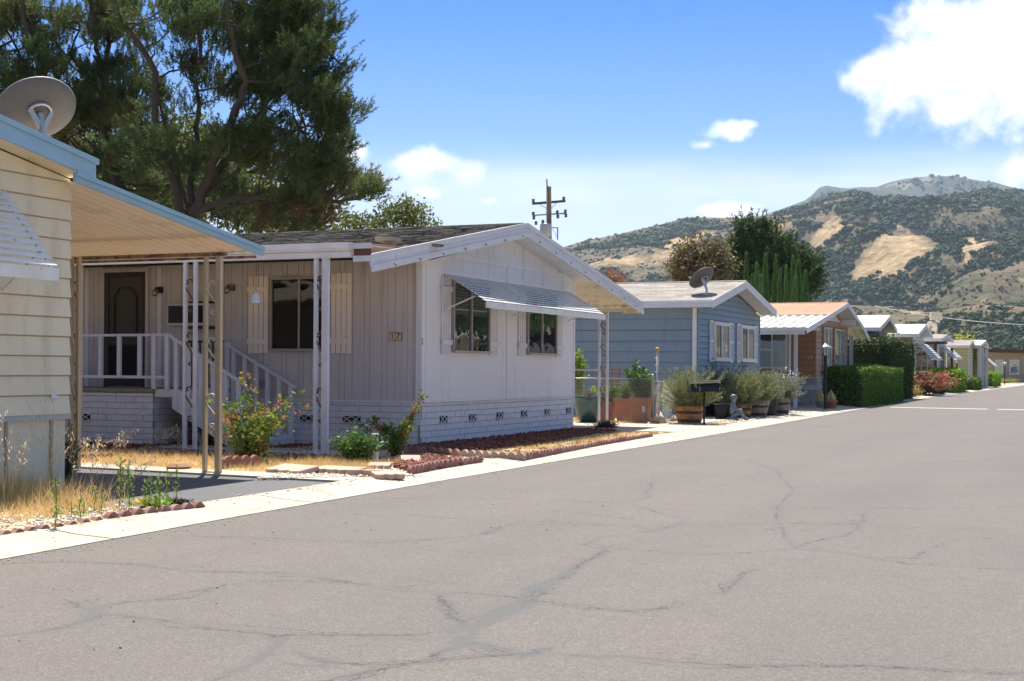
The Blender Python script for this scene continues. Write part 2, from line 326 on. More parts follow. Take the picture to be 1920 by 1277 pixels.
def blades(P, D, L, w):
    n = len(P); s = np.cross(D, unit(n)); s /= (np.linalg.norm(s, axis=1)[:, None] + 1e-9)
    L = np.broadcast_to(L, (n,))[:, None]; w = np.broadcast_to(w, (n,))[:, None]
    return np.stack([P - s * w * .5, P + s * w * .5, P + D * L], axis=1).reshape(-1, 3)
def ellip_pts(blobs, n, shell=.6):
    """blobs: (centre, (rx,ry,rz)); points weighted by size"""
    w = np.array([b[1][0] * b[1][1] * b[1][2] for b in blobs]) ** .75; w /= w.sum(); idx = RS.choice(len(blobs), n, p=w)
    C = np.array([tuple(b[0]) for b in blobs])[idx]; Rr = np.array([b[1] for b in blobs])[idx]
    rad = shell + (1 - shell) * RS.rand(n) ** .6; inner = RS.rand(n) < .3; rad[inner] = RS.rand(inner.sum()) ** .5
    return C + unit(n) * rad[:, None] * Rr
def clumped(blobs, nclump, per, cr):
    c = ellip_pts(blobs, nclump); idx = np.repeat(np.arange(nclump), per); return c[idx] + RS.normal(size=(nclump * per, 3)) * cr
def pip(poly, X, Y):
    ins = np.zeros(len(X), bool); n = len(poly); j = n - 1
    for i in range(n):
        xi, yi = poly[i]; xj, yj = poly[j]
        c = ((yi > Y) != (yj > Y)) & (X < (xj - xi) * (Y - yi) / (yj - yi + 1e-12) + xi); ins ^= c; j = i
    return ins
def scatter(poly, n):
    P = np.array(poly); lo = P.min(0); hi = P.max(0); out = np.zeros((0, 2))
    while len(out) < n:
        q = lo + RS.rand(n * 2, 2) * (hi - lo); out = np.vstack([out, q[pip(poly, q[:, 0], q[:, 1])]])
    return out[:n]
OCT_F = np.array([(0, 2, 4), (2, 1, 4), (1, 3, 4), (3, 0, 4), (2, 0, 5), (1, 2, 5), (3, 1, 5), (0, 3, 5)])
OCT_V = np.array([(1, 0, 0), (-1, 0, 0), (0, 1, 0), (0, -1, 0), (0, 0, 1), (0, 0, -1)], float)
def rocks(name, pts, smin, smax, m, parent, flat=.7):
    n = len(pts); s = smin + (smax - smin) * RS.rand(n) ** 2; V = OCT_V[None] * (.7 + .6 * RS.rand(n, 6, 1)) * s[:, None, None] + RS.normal(size=(n, 6, 3)) * s[:, None, None] * .18
    a = RS.rand(n) * 6.28; c, q = np.cos(a)[:, None], np.sin(a)[:, None]; x = V[..., 0] * c - V[..., 1] * q; y = V[..., 0] * q + V[..., 1] * c
    V = np.stack([x, y, V[..., 2] * flat], -1) + np.asarray(pts)[:, None, :]; F = OCT_F[None] + (np.arange(n) * 6)[:, None, None]
    return indexmesh(name, V.reshape(-1, 3), F.reshape(-1, 3), m, parent)
def copytree(o, loc, label=None):
    r = o.copy(); COL.objects.link(r); r.location = loc
    if label: r['label'] = label
    def kids(a, b):
        for ch in list(a.children):
            c = ch.copy(); COL.objects.link(c); c.parent = b; kids(ch, c)
    kids(o, r); return r
def each(mb, name, m, parent, k=8):
    for i in range(0, len(mb.v), k):
        q = MB(); q.v = mb.v[i:i + k]; q.f = [tuple(a - i for a in f) for f in mb.f if i <= f[0] < i + k]; q.build(name, m, parent)
def text(body, size, loc, rot, m, parent, name='numeral', ext=.004):
    cu = bpy.data.curves.new(name, 'FONT'); cu.body = body; cu.size = size; cu.extrude = ext; cu.align_x = 'CENTER'; cu.align_y = 'CENTER'
    t_ = bpy.data.objects.new(name, cu); COL.objects.link(t_); bpy.context.view_layer.update(); me = bpy.data.meshes.new_from_object(t_.evaluated_get(bpy.context.evaluated_depsgraph_get())); bpy.data.objects.remove(t_); me.materials.clear(); o = mkobj(name, me, m, parent); o.location = Vector(loc) - wloc(parent); o.rotation_euler = rot; return o
RX = (R(90), 0, R(90)); RY = (R(90), 0, 0)

# ------------------------------------------------------------------ ground, road, kerb
def asphalt(name, c, patchc):
    m = mat(name, c, rough=.9, var=.06, sc=.5, fine=.05, bsc=8); n = m.node_tree.nodes; l = m.node_tree.links
    t = n.new('ShaderNodeTexCoord'); v = n.new('ShaderNodeTexVoronoi'); v.inputs['Scale'].default_value = 150; l.new(t.outputs['Object'], v.inputs['Vector'])
    sepc = n.new('ShaderNodeSeparateColor'); l.new(v.outputs['Color'], sepc.inputs[0])
    x = mth(n, l, 'MULTIPLY', mth(n, l, 'POWER', sepc.outputs[0], 3), .7); x = mth(n, l, 'ADD', x, .83)
    q = n.new('ShaderNodeTexNoise'); q.inputs['Scale'].default_value = .35; q.inputs['Detail'].default_value = 6; l.new(t.outputs['Object'], q.inputs['Vector'])
    mr = n.new('ShaderNodeMapRange'); l.new(q.outputs['Fac'], mr.inputs[0]); mr.inputs[1].default_value = .45; mr.inputs[2].default_value = .7
    vm = [a for a in n if a.type == 'VECT_MATH'][0]; b = n['Principled BSDF']
    mx = n.new('ShaderNodeMix'); mx.data_type = 'RGBA'; l.new(mr.outputs[0], mx.inputs[0]); mx.inputs[6].default_value = (*c, 1); mx.inputs[7].default_value = (*patchc, 1); l.new(mx.outputs[2], vm.inputs[0])
    vm2 = n.new('ShaderNodeVectorMath'); vm2.operation = 'SCALE'; l.new(vm.outputs[0], vm2.inputs[0]); l.new(x, vm2.inputs['Scale']); l.new(vm2.outputs[0], b.inputs['Base Color'])
    bp = n.new('ShaderNodeBump'); bp.inputs['Strength'].default_value = .5; bp.inputs['Distance'].default_value = .004; l.new(sepc.outputs[0], bp.inputs['Height']); l.new(bp.outputs[0], b.inputs['Normal'])
    return m
asph = asphalt('old_asphalt', (.128, .111, .099), (.118, .104, .094))
def seal_nodes(m):
    n = m.node_tree.nodes; l = m.node_tree.links; b = n['Principled BSDF']; src = b.inputs['Base Color'].links[0].from_socket
    at = n.new('ShaderNodeAttribute'); at.attribute_name = 'seal'; sp = n.new('ShaderNodeSeparateColor'); l.new(at.outputs['Color'], sp.inputs[0]); t = n.new('ShaderNodeTexCoord')
    def noi(s, d, r=.6):
        x = n.new('ShaderNodeTexNoise'); x.inputs['Scale'].default_value = s; x.inputs['Detail'].default_value = d; x.inputs['Roughness'].default_value = r; l.new(t.outputs['Object'], x.inputs['Vector']); return x.outputs['Fac']
    def sm(v, a, b_):
        x = n.new('ShaderNodeMapRange'); x.interpolation_type = 'SMOOTHSTEP'; l.new(v, x.inputs[0]); x.inputs[1].default_value = a; x.inputs[2].default_value = b_; return x.outputs[0]
    def mixc(f, c, blend='MIX'):
        nonlocal src
        x = n.new('ShaderNodeMix'); x.data_type = 'RGBA'; x.blend_type = blend; l.new(f, x.inputs[0]); l.new(src, x.inputs[6]); x.inputs[7].default_value = (*c, 1); src = x.outputs[2]
    M = lambda *a, **k: mth(n, l, *a, **k); e = M('MULTIPLY_ADD', M('SUBTRACT', noi(9, 6), .5), .12, sp.outputs[0])
    halo = sm(M('MULTIPLY_ADD', M('SUBTRACT', noi(5, 4), .5), .2, sp.outputs[0]), .07, -.02); mixc(M('MULTIPLY', halo, .35), (.106, .098, .092))
    band = sm(e, .012, -.014); mixc(M('MULTIPLY', band, M('MULTIPLY_ADD', noi(14, 5), .7, .45), clamp=True), (.095, .092, .090))
    cr = M('ABSOLUTE', M('MULTIPLY_ADD', M('SUBTRACT', noi(11, 7), .5), .10, sp.outputs[1])); gate = sm(noi(1.6, 3), .42, .52); mixc(M('MULTIPLY', M('MULTIPLY', sm(cr, .006, .001), gate), .9), (.045, .037, .030))
    cr2 = M('ABSOLUTE', M('ADD', M('MULTIPLY', M('SUBTRACT', noi(7, 7), .5), .16), M('ADD', sp.outputs[1], -.035))); gate2 = sm(noi(1.1, 3), .52, .6); mixc(M('MULTIPLY', M('MULTIPLY', M('MULTIPLY', sm(cr2, .005, .001), gate2), band), .7), (.05, .04, .032))
    st = n.new('ShaderNodeMapping'); st.inputs['Scale'].default_value = (1.1, .12, 1); l.new(t.outputs['Object'], st.inputs[0]); x = n.new('ShaderNodeTexNoise'); x.inputs['Scale'].default_value = 1.; x.inputs['Detail'].default_value = 5; l.new(st.outputs[0], x.inputs['Vector'])
    mixc(M('MULTIPLY', sm(x.outputs['Fac'], .42, .66), .5), (.86, .87, .88), 'MULTIPLY')
    mixc(M('MULTIPLY', sm(noi(.9, 7, .7), .66, .74), .35), (.09, .085, .08)); mixc(M('MULTIPLY', sm(noi(2.7, 3), .70, .74), .55), (.07, .065, .062))
    l.new(src, b.inputs['Base Color'])
seal_nodes(asph)
asph2 = asphalt('dark_asphalt', (.105, .103, .104), (.09, .088, .09))
seal = mat('crack_sealer', (.142, .138, .135), rough=.8, var=.1, sc=3, bsc=50, fine=.06)
crackm = mat('open_crack', (.095, .083, .073), rough=.9)
soil = mat('dry_soil', (.46, .33, .20), rough=1, var=.18, sc=2.5, c2=(.62, .50, .36), sc2=3.5, t2=(.45, .62), bump=.6, bsc=45, fine=.2)
groundm = mat('valley_ground', (.34, .26, .15), rough=1, var=.25, sc=.05, c2=(.12, .13, .05), sc2=.02, t2=(.45, .6), bump=.3, bsc=10)
KE = [(-6.45, -12), (-6.55, 0), (-6.74, 7.1), (-6.86, 10), (-6.97, 14), (-7.09, 23), (-7.18, 30), (-7.42, 41), (-7.8, 58), (-7.9, 72), (-7.55, 95), (-7.3, 125), (-7.2, 150)]
def kx(y):
    for (x0, y0), (x1, y1) in zip(KE, KE[1:]):
        if y <= y1: return x0 + (x1 - x0) * (y - y0) / (y1 - y0)
    return KE[-1][0]
mb = MB(); mb.add([(-6000, -3000, 0), (6000, -3000, 0), (6000, 6000, 0), (-6000, 6000, 0)], [(0, 1, 2, 3)]); gr = mb.build('ground', groundm, fix=False); tag(gr, kind='structure')
ys = sorted(set([y for _, y in KE] + list(range(-10, 150, 4))))
ROAD_SEALS = []
def build_road():
    yv = [-12., 2., 4.2]; 
    while yv[-1] < 62: yv.append(yv[-1] + max(.022, yv[-1] * .0042))
    yv += [66, 72, 78, 84, 90, 95, 100, 105, 110, 115, 120, 125, 130, 138, 150]; yv = np.array(yv); kxs = np.array([kx(v) for v in yv]); u = np.r_[np.linspace(0, 1, 300) * 8.3, 9.0, 9.6]; XX = kxs[:, None] + u[None]; YY = np.repeat(yv[:, None], len(u), 1)
    sd = np.full(XX.shape, 9.); sc_ = np.full(XX.shape, 9.)
    jit = lambda q, k: mnoise.fractal(Vector((q[0] * 1.1, q[1] * 1.1, k * 3.3)), 1, 2, 3)
    for k, (pts, ws) in enumerate(SEALS + [([(a + rnd.uniform(-16, 16), b + rnd.uniform(-5, 7)) for a, b in p_], [.025] * len(p_)) for p_, w_ in SEALS[:9]]):
        P = [np.array(G2(*p)) for p in pts]; Q = []; Wd = []
        for i in range(len(P) - 1):
            p0, p1, p2, p3 = P[max(i - 1, 0)], P[i], P[i + 1], P[min(i + 2, len(P) - 1)]
            for j in range(8):
                t = j / 8; q = .5 * ((2 * p1) + (p2 - p0) * t + (2 * p0 - 5 * p1 + 4 * p2 - p3) * t * t + (3 * p1 - p0 - 3 * p2 + p3) * t ** 3)
                Q.append(q + np.array([jit(q, k) * .10, jit(q, k + 7) * .14])); Wd.append((ws[i] * (1 - t) + ws[i + 1] * t) * (.52 + .5 * jit(q * 2, k + 3)))
        Q.append(P[-1]); Wd.append(ws[-1] * .4)
        for i in range(len(Q) - 1):
            a_, b_ = Q[i], Q[i + 1]; m_ = .35; lo = np.searchsorted(yv, min(a_[1], b_[1]) - m_); hi = np.searchsorted(yv, max(a_[1], b_[1]) + m_)
            if hi <= lo: continue
            X_, Y_ = XX[lo:hi], YY[lo:hi]; d = b_ - a_; L = max(np.hypot(*d), 1e-4); t = np.clip(((X_ - a_[0]) * d[0] + (Y_ - a_[1]) * d[1]) / L ** 2, 0, 1); ex = X_ - a_[0] - d[0] * t; ey = Y_ - a_[1] - d[1] * t; ds = np.hypot(ex, ey)
            w = Wd[i] + (Wd[i + 1] - Wd[i]) * t; new = ds - w / 2; better = new < sd[lo:hi]; sgn = (ex * -d[1] + ey * d[0]) / L
            near_ = ds < np.abs(sc_[lo:hi]); sc_[lo:hi] = np.where(near_, sgn, sc_[lo:hi]); sd[lo:hi] = np.where(better, new, sd[lo:hi])
    V = np.stack([XX, YY, np.full(XX.shape, .008)], -1).reshape(-1, 3); ny, nx = XX.shape; i = np.arange(ny - 1)[:, None] * nx + np.arange(nx - 1)[None]; o = indexmesh('road', V, np.stack([i, i + 1, i + nx + 1, i + nx], -1).reshape(-1, 4), asph, None)
    ca = o.data.color_attributes.new('seal', 'FLOAT_COLOR', 'POINT'); c = np.zeros((len(V), 4), np.float32); c[:, 0] = np.clip(sd.ravel(), -1, 1); c[:, 1] = np.clip(sc_.ravel(), -1, 1); c[:, 3] = 1; ca.data.foreach_set('color', c.ravel()); return tag(o, kind='structure')
o_ = MB().add([(-34, 150, .008), (14, 150, .008), (14, 158, .008), (-34, 158, .008)], [(0, 1, 2, 3)]).build('road', asph2, fix=False); tag(o_, kind='structure')
KW = .72
mb = MB(); prof = [(0, .0), (0, .014), (-.35, .028), (-.62, .055), (-KW, .060), (-KW, 0)]
def kerb_run(mb, y0, y1, side=-1):
    yy = [y0] + [y for y in ys if y0 < y < y1] + [y1]; rows = []
    for y in yy: rows.append([(kx(y) + dx, y, z) for dx, z in prof])
    for r0, r1 in zip(rows, rows[1:]):
        for i in range(len(prof) - 1): mb.add([r0[i], r0[i + 1], r1[i + 1], r1[i]], [(0, 1, 2, 3)])
    mb.add(rows[0], [tuple(range(6))]); mb.add(rows[-1], [tuple(range(6))])
y = -10.
while y < 150:
    e = min(y + 3.05, 150); kerb_run(mb, y + .014, e - .014); y = e
kb = mb.build('kerb', concrete, fix=True); tag(kb, kind='structure')
def sheet(name, pts, m, z, kind='structure', parent=None, th=None):
    mb = MB(); n = len(pts); vs = [(p[0], p[1], z) for p in pts]
    if th: vs2 = [(p[0], p[1], z - th) for p in pts]; mb.add(vs + vs2, [tuple(range(n)), tuple(range(2 * n - 1, n - 1, -1))] + [(i, i + n, (i + 1) % n + n, (i + 1) % n) for i in range(n)])
    else: mb.add(vs, [tuple(range(n))])
    o = mb.build(name, m, parent, fix=bool(th)); return tag(o, kind=kind) if kind else o
def inner(y): return kx(y) - KW
# yard soil as an undulating sheet
def soilpatch(name, x0, x1, y0, y1, base=.03, amp=.035, step=.22, m=soil):
    nx = max(2, int((x1 - x0) / step)); ny = max(2, int((y1 - y0) / step)); V = []; F = []
    for j in range(ny + 1):
        for i in range(nx + 1):
            y = y0 + (y1 - y0) * j / ny; xr = min(x1, inner(y) - .002); x = x0 + (xr - x0) * i / nx
            e = min(i, nx - i, j, ny - j); z = base + (amp * mnoise.fractal(Vector((x, y, 3)) * 1.3, 1, 2, 4) if e > 0 else -.005)
            V.append((x, y, max(.012, z)))
    for j in range(ny):
        for i in range(nx): a = j * (nx + 1) + i; F.append((a, a + 1, a + nx + 2, a + nx + 1))
    o = indexmesh(name, V, F, m, None, True); return tag(o, kind='structure')
soilpatch('yard_soil', -24, -7, -6, 10.15)
soilpatch('garden_bed', -15.6, -7, 13.95, 16.3)
soilpatch('garden_bed', -11.8, -7, 18.35, 26.5, base=.04)
soilpatch('yard_soil', -22, -7, 30.35, 42.6)
soilpatch('yard_soil', -14, -7, 46.6, 53)
soilpatch('yard_soil', -16, -7, 56, 90, step=.8)
soilpatch('yard_soil', -30, -7, 90, 149, step=2)
sheet('driveway', [(inner(10.2), 10.2), (inner(13.45), 13.3), (-9.0, 13.42), (-12, 13.7), (-26, 14.6), (-26, 10.2)], asph2, .022)
sheet('driveway_edging', [(inner(13.3), 13.3), (inner(13.8), 13.85), (-9.2, 13.95), (-12, 14.2), (-18, 14.7), (-18, 14.2), (-12, 13.7), (-9.0, 13.42)], concrete, .045, th=.04)
sheet('path', [(inner(16.6), 16.5), (inner(18.0), 18.1), (-8.8, 18.15), (-10.0, 18.25), (-13.6, 18.1), (-13.6, 16.4), (-10.2, 16.75), (-8.8, 17.35)], concrete, .05, th=.045)
sheet('driveway', [(inner(26.6), 26.6), (inner(30.2), 30.2), (-24, 30.2), (-24, 26.6)], concrete, .05, th=.045)
sheet('driveway', [(inner(42.7), 42.7), (inner(46.5), 46.5), (-20, 46.5), (-20, 42.7)], concrete, .05, th=.045)
sheet('path', [(-9.9, 30.9), (-8.6, 30.9), (-8.5, 34.9), (-9.9, 34.9)], concrete, .065, th=.05)
# white road line
def G2(px, py): v = g(px, py); return (v.x, v.y)
sheet('road_marking', [(-7.0, 49.3), (-3.75, 48.9), (-3.75, 49.5), (-7.0, 49.9)], mat('road_paint', (.46, .46, .44), rough=.8, c2=(.3, .3, .3), sc2=6, t2=(.55, .7)), .013)
sheet('road_marking', [(-3.45, 48.9), (2.5, 48.4), (2.5, 49.0), (-3.45, 49.5)], MATS['road_paint'], .013)

SEALS = [([(0, 1060), (150, 1058), (350, 1072), (560, 1078), (760, 1108), (960, 1125), (1180, 1150), (1300, 1130)], [.05, .05, .05, .06, .05, .04, .05, .03]),
 ([(300, 1004), (480, 1010), (700, 1020), (890, 1005), (1000, 985), (1240, 990)], [.05, .06, .05, .08, .05, .04]),
 ([(0, 1196), (130, 1175), (210, 1140), (330, 1125), (410, 1105), (560, 1090), (760, 1104)], [.10, .12, .16, .08, .06, .04, .03]),
 ([(150, 1130), (210, 1155), (350, 1175), (480, 1195), (640, 1195), (800, 1195), (900, 1180)], [.10, .14, .09, .08, .07, .05, .06]),
 ([(420, 1277), (500, 1235), (540, 1205), (520, 1195)], [.12, .10, .12, .1]),
 ([(510, 1200), (560, 1232), (700, 1240), (960, 1228), (1200, 1240), (1500, 1255), (1920, 1262)], [.12, .10, .07, .09, .10, .10, .08]),
 ([(640, 1277), (800, 1240), (870, 1200), (905, 1170), (1000, 1120), (1090, 1068), (1130, 1035)], [.08, .08, .12, .18, .22, .16, .08]),
 ([(860, 1180), (880, 1215), (960, 1232), (1010, 1222)], [.12, .18, .14, .06]),
 ([(820, 1115), (850, 1150), (870, 1185)], [.05, .10, .12]),
 ([(1130, 1035), (1100, 1020), (1200, 1000), (1270, 990), (1290, 975)], [.06, .04, .06, .10, .05]),
 ([(560, 960), (760, 968), (900, 975), (1060, 962), (1270, 985), (1500, 985), (1920, 995)], [.03, .04, .05, .03, .06, .05, .04]),
 ([(1370, 1115), (1390, 1085), (1410, 1068)], [.10, .12, .05]),
 ([(1150, 1025), (1340, 1040), (1500, 1030), (1720, 1055), (1920, 1068)], [.04, .04, .06, .05, .05]),
 ([(1490, 1030), (1590, 1000), (1620, 965)], [.07, .09, .04]),
 ([(1710, 1050), (1770, 1022)], [.06, .05]),
 ([(620, 940), (900, 935), (1200, 945), (1600, 955), (1920, 950)], [.04, .04, .05, .05, .04]),
 ([(960, 905), (1200, 900), (1500, 915), (1920, 912)], [.04, .06, .05, .05]),
 ([(1100, 870), (1400, 860), (1700, 868), (1920, 860)], [.05, .06, .06, .06]),
 ([(1400, 860), (1480, 905), (1460, 960), (1500, 1030)], [.05, .05, .06, .05]),
 ([(1290, 975), (1200, 945), (1240, 900)], [.05, .05, .05]),
 ([(1250, 830), (1500, 822), (1800, 825), (1920, 820)], [.06, .07, .08, .06])]
road = build_road()
# ------------------------------------------------------------------ house parts
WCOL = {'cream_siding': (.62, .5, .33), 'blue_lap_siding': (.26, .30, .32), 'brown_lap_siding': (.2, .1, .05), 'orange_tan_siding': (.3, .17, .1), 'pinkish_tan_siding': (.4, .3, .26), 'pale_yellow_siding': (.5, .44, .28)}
def lapwall(mb, T, a0, a1, z0, z1, step, clip=None, proud=.026, joint=None):
    z = z0
    while z < z1 - .01:
        zt = min(z + step, z1)
        def ext(zz):
            if clip is None: return a0, a1
            return clip(zz)
        l0, h0 = ext(z); l1, h1 = ext(zt)
        if h0 - l0 < .03: break
        if h1 - l1 < .02: l1 = h1 = (l1 + h1) / 2
        mb.add([T(l0, z, proud), T(h0, z, proud), T(h1, zt, .003), T(l1, zt, .003), T(l0, z, 0), T(h0, z, 0), T(h1, zt, 0), T(l1, zt, 0)], [(0, 1, 2, 3), (4, 5, 1, 0), (5, 6, 2, 1), (7, 4, 0, 3), (6, 7, 3, 2)])
        if joint is not None and z > z0: joint.add([T(l0, z - .014, .0075), T(h0, z - .014, .0075), T(h0, z, .0078), T(l0, z, .0078)], [(0, 1, 2, 3)])  # thin dark strip painted in as the shadow under each board edge
        z = zt
def gclip(a0, a1, apk, zpk, zl, zr):
    """extent of a gable wall at height z; zl/zr: heights of its top at a0/a1"""
    def f(z):
        lo = a0 if z <= zl else a0 + (apk - a0) * (z - zl) / max(zpk - zl, 1e-6)
        hi = a1 if z <= zr else a1 - (a1 - apk) * (z - zr) / max(zpk - zr, 1e-6)
        if lo > hi: lo = hi = (lo + hi) / 2
        return lo, hi
    return f
def gtop(a0, a1, apk, zpk, zl, zr): return lambda a: zl + (zpk - zl) * (a - a0) / (apk - a0) if a < apk else zr + (zpk - zr) * (a1 - a) / (a1 - apk)
def vboards(mb, T, a0, a1, z0, top, pat=(.19, .1), gap=.007, th=.012):
    a = a0; k = 0
    while a < a1 - .01:
        w = pat[k % len(pat)]; b = min(a + w, a1); k += 1
        mb.prism(T, [(a + gap / 2, z0), (b - gap / 2, z0), (b - gap / 2, top(b)), (a + gap / 2, top(a))], 0, th); a = b
def window(parent, T, a0, a1, z0, z1, fm, pm, split=.5, fw_=.045, o=.02, pm2=None, name='window', sill=True):
    mb = MB(); w = fw_; d = .05
    mb.T(T, a0, a1, z1 - w, z1, o, o + d); mb.T(T, a0, a1, z0, z0 + w, o, o + d + (.03 if sill else 0))
    mb.T(T, a0, a0 + w, z0 + w, z1 - w, o, o + d); mb.T(T, a1 - w, a1, z0 + w, z1 - w, o, o + d)
    am = a0 + (a1 - a0) * split
    if split: mb.T(T, am - w * .45, am + w * .45, z0 + w, z1 - w, o, o + d * .8)
    f = mb.build(name, fm, parent)
    segs = [(a0 + w, am - w * .45), (am + w * .45, a1 - w)] if split else [(a0 + w, a1 - w)]
    for i, (p, q) in enumerate(segs): MB().T(T, p, q, z0 + w, z1 - w, o + .004, o + .012 + .012 * i).build('pane', pm if i == 0 or pm2 is None else pm2, f)
    return f
def shutter(parent, T, a0, a1, z0, z1, m, n=4, o=.014, rails=(.12, .80)):
    mb = MB(); w = (a1 - a0) / n
    for i in range(n): mb.T(T, a0 + i * w + .006, a0 + (i + 1) * w - .006, z0 + rnd.uniform(-.004, .004), z1 + rnd.uniform(-.004, .004), o, o + .02)
    h = z1 - z0
    for r in rails: mb.T(T, a0 - .012, a1 + .012, z0 + h * r, z0 + h * r + .085, o + .021, o + .042)
    return mb.build('shutter', m, parent)
def louvre_shutter(parent, T, a0, a1, z0, z1, m, o=.02):
    mb = MB(); mb.T(T, a0, a0 + .04, z0, z1, o, o + .03); mb.T(T, a1 - .04, a1, z0, z1, o, o + .03)
    z = z0
    for zz in (z0, (z0 + z1) / 2 - .03, z1 - .06): mb.T(T, a0 + .04, a1 - .04, zz, zz + .06, o, o + .028)
    while z < z1 - .05:
        mb.add([T(a0 + .04, z, o + .024), T(a1 - .04, z, o + .024), T(a1 - .04, z + .035, o + .006), T(a0 + .04, z + .035, o + .006)], [(0, 1, 2, 3)]); z += .042
    return mb.build('shutter', m, parent)
def louvre_awning(parent, T, a0, a1, zt, zb, out, n, m, m2, skew=0., arms=True, lip=.10):
    """open slats stepping out and down from the wall; front lip; folding arms"""
    aw = MB(); L = MB()
    for i in range(n):
        t = i / n; t1 = t + .80 / n; o0 = .03 + out * t; z0 = zt - (zt - zb) * (t ** 1.08); e0 = skew * t
        sl = (zt - zb) / n; bend = 1.0
        for dz, oo in ((0, 0),):
            p = [T(a0 + e0, z0, o0), T(a1 + e0, z0, o0), T(a1 + e0, z0 - sl * .60 * bend, o0 + out / n * .86), T(a0 + e0, z0 - sl * .60, o0 + out / n * .86)]
            q = [(x, y, z - .006) for x, y, z in p]; aw.add(p + q, [(0, 1, 2, 3), (7, 6, 5, 4), (0, 4, 5, 1), (1, 5, 6, 2), (2, 6, 7, 3), (3, 7, 4, 0)])
    o = aw.build('window_awning', m, parent)
    L.prism(lambda a, z, q: T(a, z, q), [(a0 + skew, zb - lip), (a1 + skew, zb - lip), (a1 + skew, zb), (a0 + skew, zb)], .03 + out, .03 + out + .02); L.build('front_lip', m2, o)
    B = MB()
    for f in (.02, .35, .68, .98):
        a = a0 + (a1 - a0) * f + skew * .5; B.beam(T(a, zt, .035), T(a + skew * .5, zb + .01, .02 + out), .025, .012)
    for f in (.01, .5, .99):
        a = a0 + (a1 - a0) * f
        if arms: B.beam(T(a, zt - (zt - zb) * 1.25, .03), T(a + skew * .6, zb + (zt - zb) * .25 - .02, .03 + out * .72), .02, .02)
    each(B, 'awning_arm', m2, o); return o
def slab(mb, x0, x1, y0, z0, y1, z1, th):
    """roof plane from (y0,z0) to (y1,z1), running x0..x1"""
    mb.box8([(x0, y0, z0 - th), (x1, y0, z0 - th), (x1, y1, z1 - th), (x0, y1, z1 - th), (x0, y0, z0), (x1, y0, z0), (x1, y1, z1), (x0, y1, z1)])
def pan(mb, x0, x1, y0, z0, y1, z1, pitch=.155, amp=.035, th=.004, n=6, kind='scallop'):
    """corrugated metal panels, ribs running down the slope"""
    k = int((x1 - x0) / pitch * n); xs = [x0 + (x1 - x0) * i / k for i in range(k + 1)]
    def dz(x):
        t = ((x - x0) / pitch) % 1
        return -amp * math.sin(math.pi * t) ** .8 if kind == 'scallop' else (-amp if t < .55 else 0.)
    V = []
    for x in xs: h = dz(x); V += [(x, y0, z0 + h), (x, y1, z1 + h), (x, y0, z0 + h + th), (x, y1, z1 + h + th)]
    F = []
    for i in range(k): a = 4 * i; b = a + 4; F += [(a, b, b + 1, a + 1), (a + 2, a + 3, b + 3, b + 2), (a, a + 2, b + 2, b), (a + 1, b + 1, b + 3, a + 3)]
    mb.add(V, F)
def scroll_pts(w, h, n=16):
    """S scroll in the unit of the gap between two posts: list of (u, z)"""
    P = []; r = w * .22
    for i in range(n): a = R(-60) + R(300) * i / (n - 1); rr = r * (.45 + .55 * i / (n - 1)); P.append((w * .02 + rr * math.cos(a), h / 2 - r - .01 + rr * math.sin(a)))
    P += [(-w * .34, h * .30), (-w * .20, h * .14), (w * .05, -h * .02), (w * .28, -h * .18), (w * .36, -h * .30)]
    for i in range(n): a = R(0) - R(300) * i / (n - 1); rr = r * (1 - .55 * i / (n - 1)); P.append((w * .10 + rr * 1.1 * math.cos(a), -h / 2 + r + .01 + rr * math.sin(a)))
    return P
def lattice_post(parent, p0, p1, z0, z1, m, sm, nsc=4, w0=.045, w1=.045, zs=(.35, .95), name='lattice_post', hsc=.30):
    """two thin posts side by side with iron scrolls between"""
    mb = MB(); x0, y0 = p0; x1, y1 = p1
    mb.box(x0 - w0 / 2, x0 + w0 / 2, y0 - .03, y0 + .03, z0, z1); mb.box(x1 - w1 / 2, x1 + w1 / 2, y1 - .03, y1 + .03, z0, z1)
    mb.beam((x0, y0, z0 + .012), (x1, y1, z0 + .012), .09, .02)
    o = mb.build(name, m, parent, bevel=.003)
    d = Vector((x1 - x0, y1 - y0, 0)); w = d.length - .04; d.normalize(); c = Vector(((x0 + x1) / 2, (y0 + y1) / 2, 0))
    for i in range(nsc):
        z = z0 + (z1 - z0) * (zs[0] + (zs[1] - zs[0]) * i / max(nsc - 1, 1))
        pts = [tuple(c + Vector((0, -.012, 0)) + d * u * 1.75 + Vector((0, 0, z + v))) for u, v in scroll_pts(w, hsc)]
        MB().tube(pts, .0115, 6).build('scroll', sm, o, smooth=True)
    return o
def blockwork(name, parent, T, a0, a1, z0, z1, m, bl=.37, bh=.1, cap=True, vents=(), seed=3, jag=.004, gap=.009):
    r = random.Random(seed); mb = MB(); zt = z1 - (.055 if cap else 0); z = zt; row = 0
    while z > z0 + .01:
        zb = max(z - bh, z0); a = a0 - (bl / 2 if row % 2 else 0)
        while a < a1 - .005:
            b = a + bl; p, q = max(a, a0), min(b, a1)
            if q - p > .02:
                hit = [v for v in vents if abs((p + q) / 2 - v[0]) < .0001]
                o = .03 + r.uniform(-jag, jag); mb.T(T, p + gap * .5, q - gap * .5, zb + gap * .4, z - gap * .6, 0, o)
            a = b
        z = zb; row += 1
    if cap:
        a = a0
        while a < a1 - .01:
            b = min(a + .42, a1); mb.T(T, a + .004, b - .004, z1 - .052, z1 - .003, 0, .042 + r.uniform(0, .004)); a = b
    sk = mb.build(name, m, parent); MB().T(T, a0, a1, z0, z1, -.02, .016).build('mortar', grout, sk)
    return sk
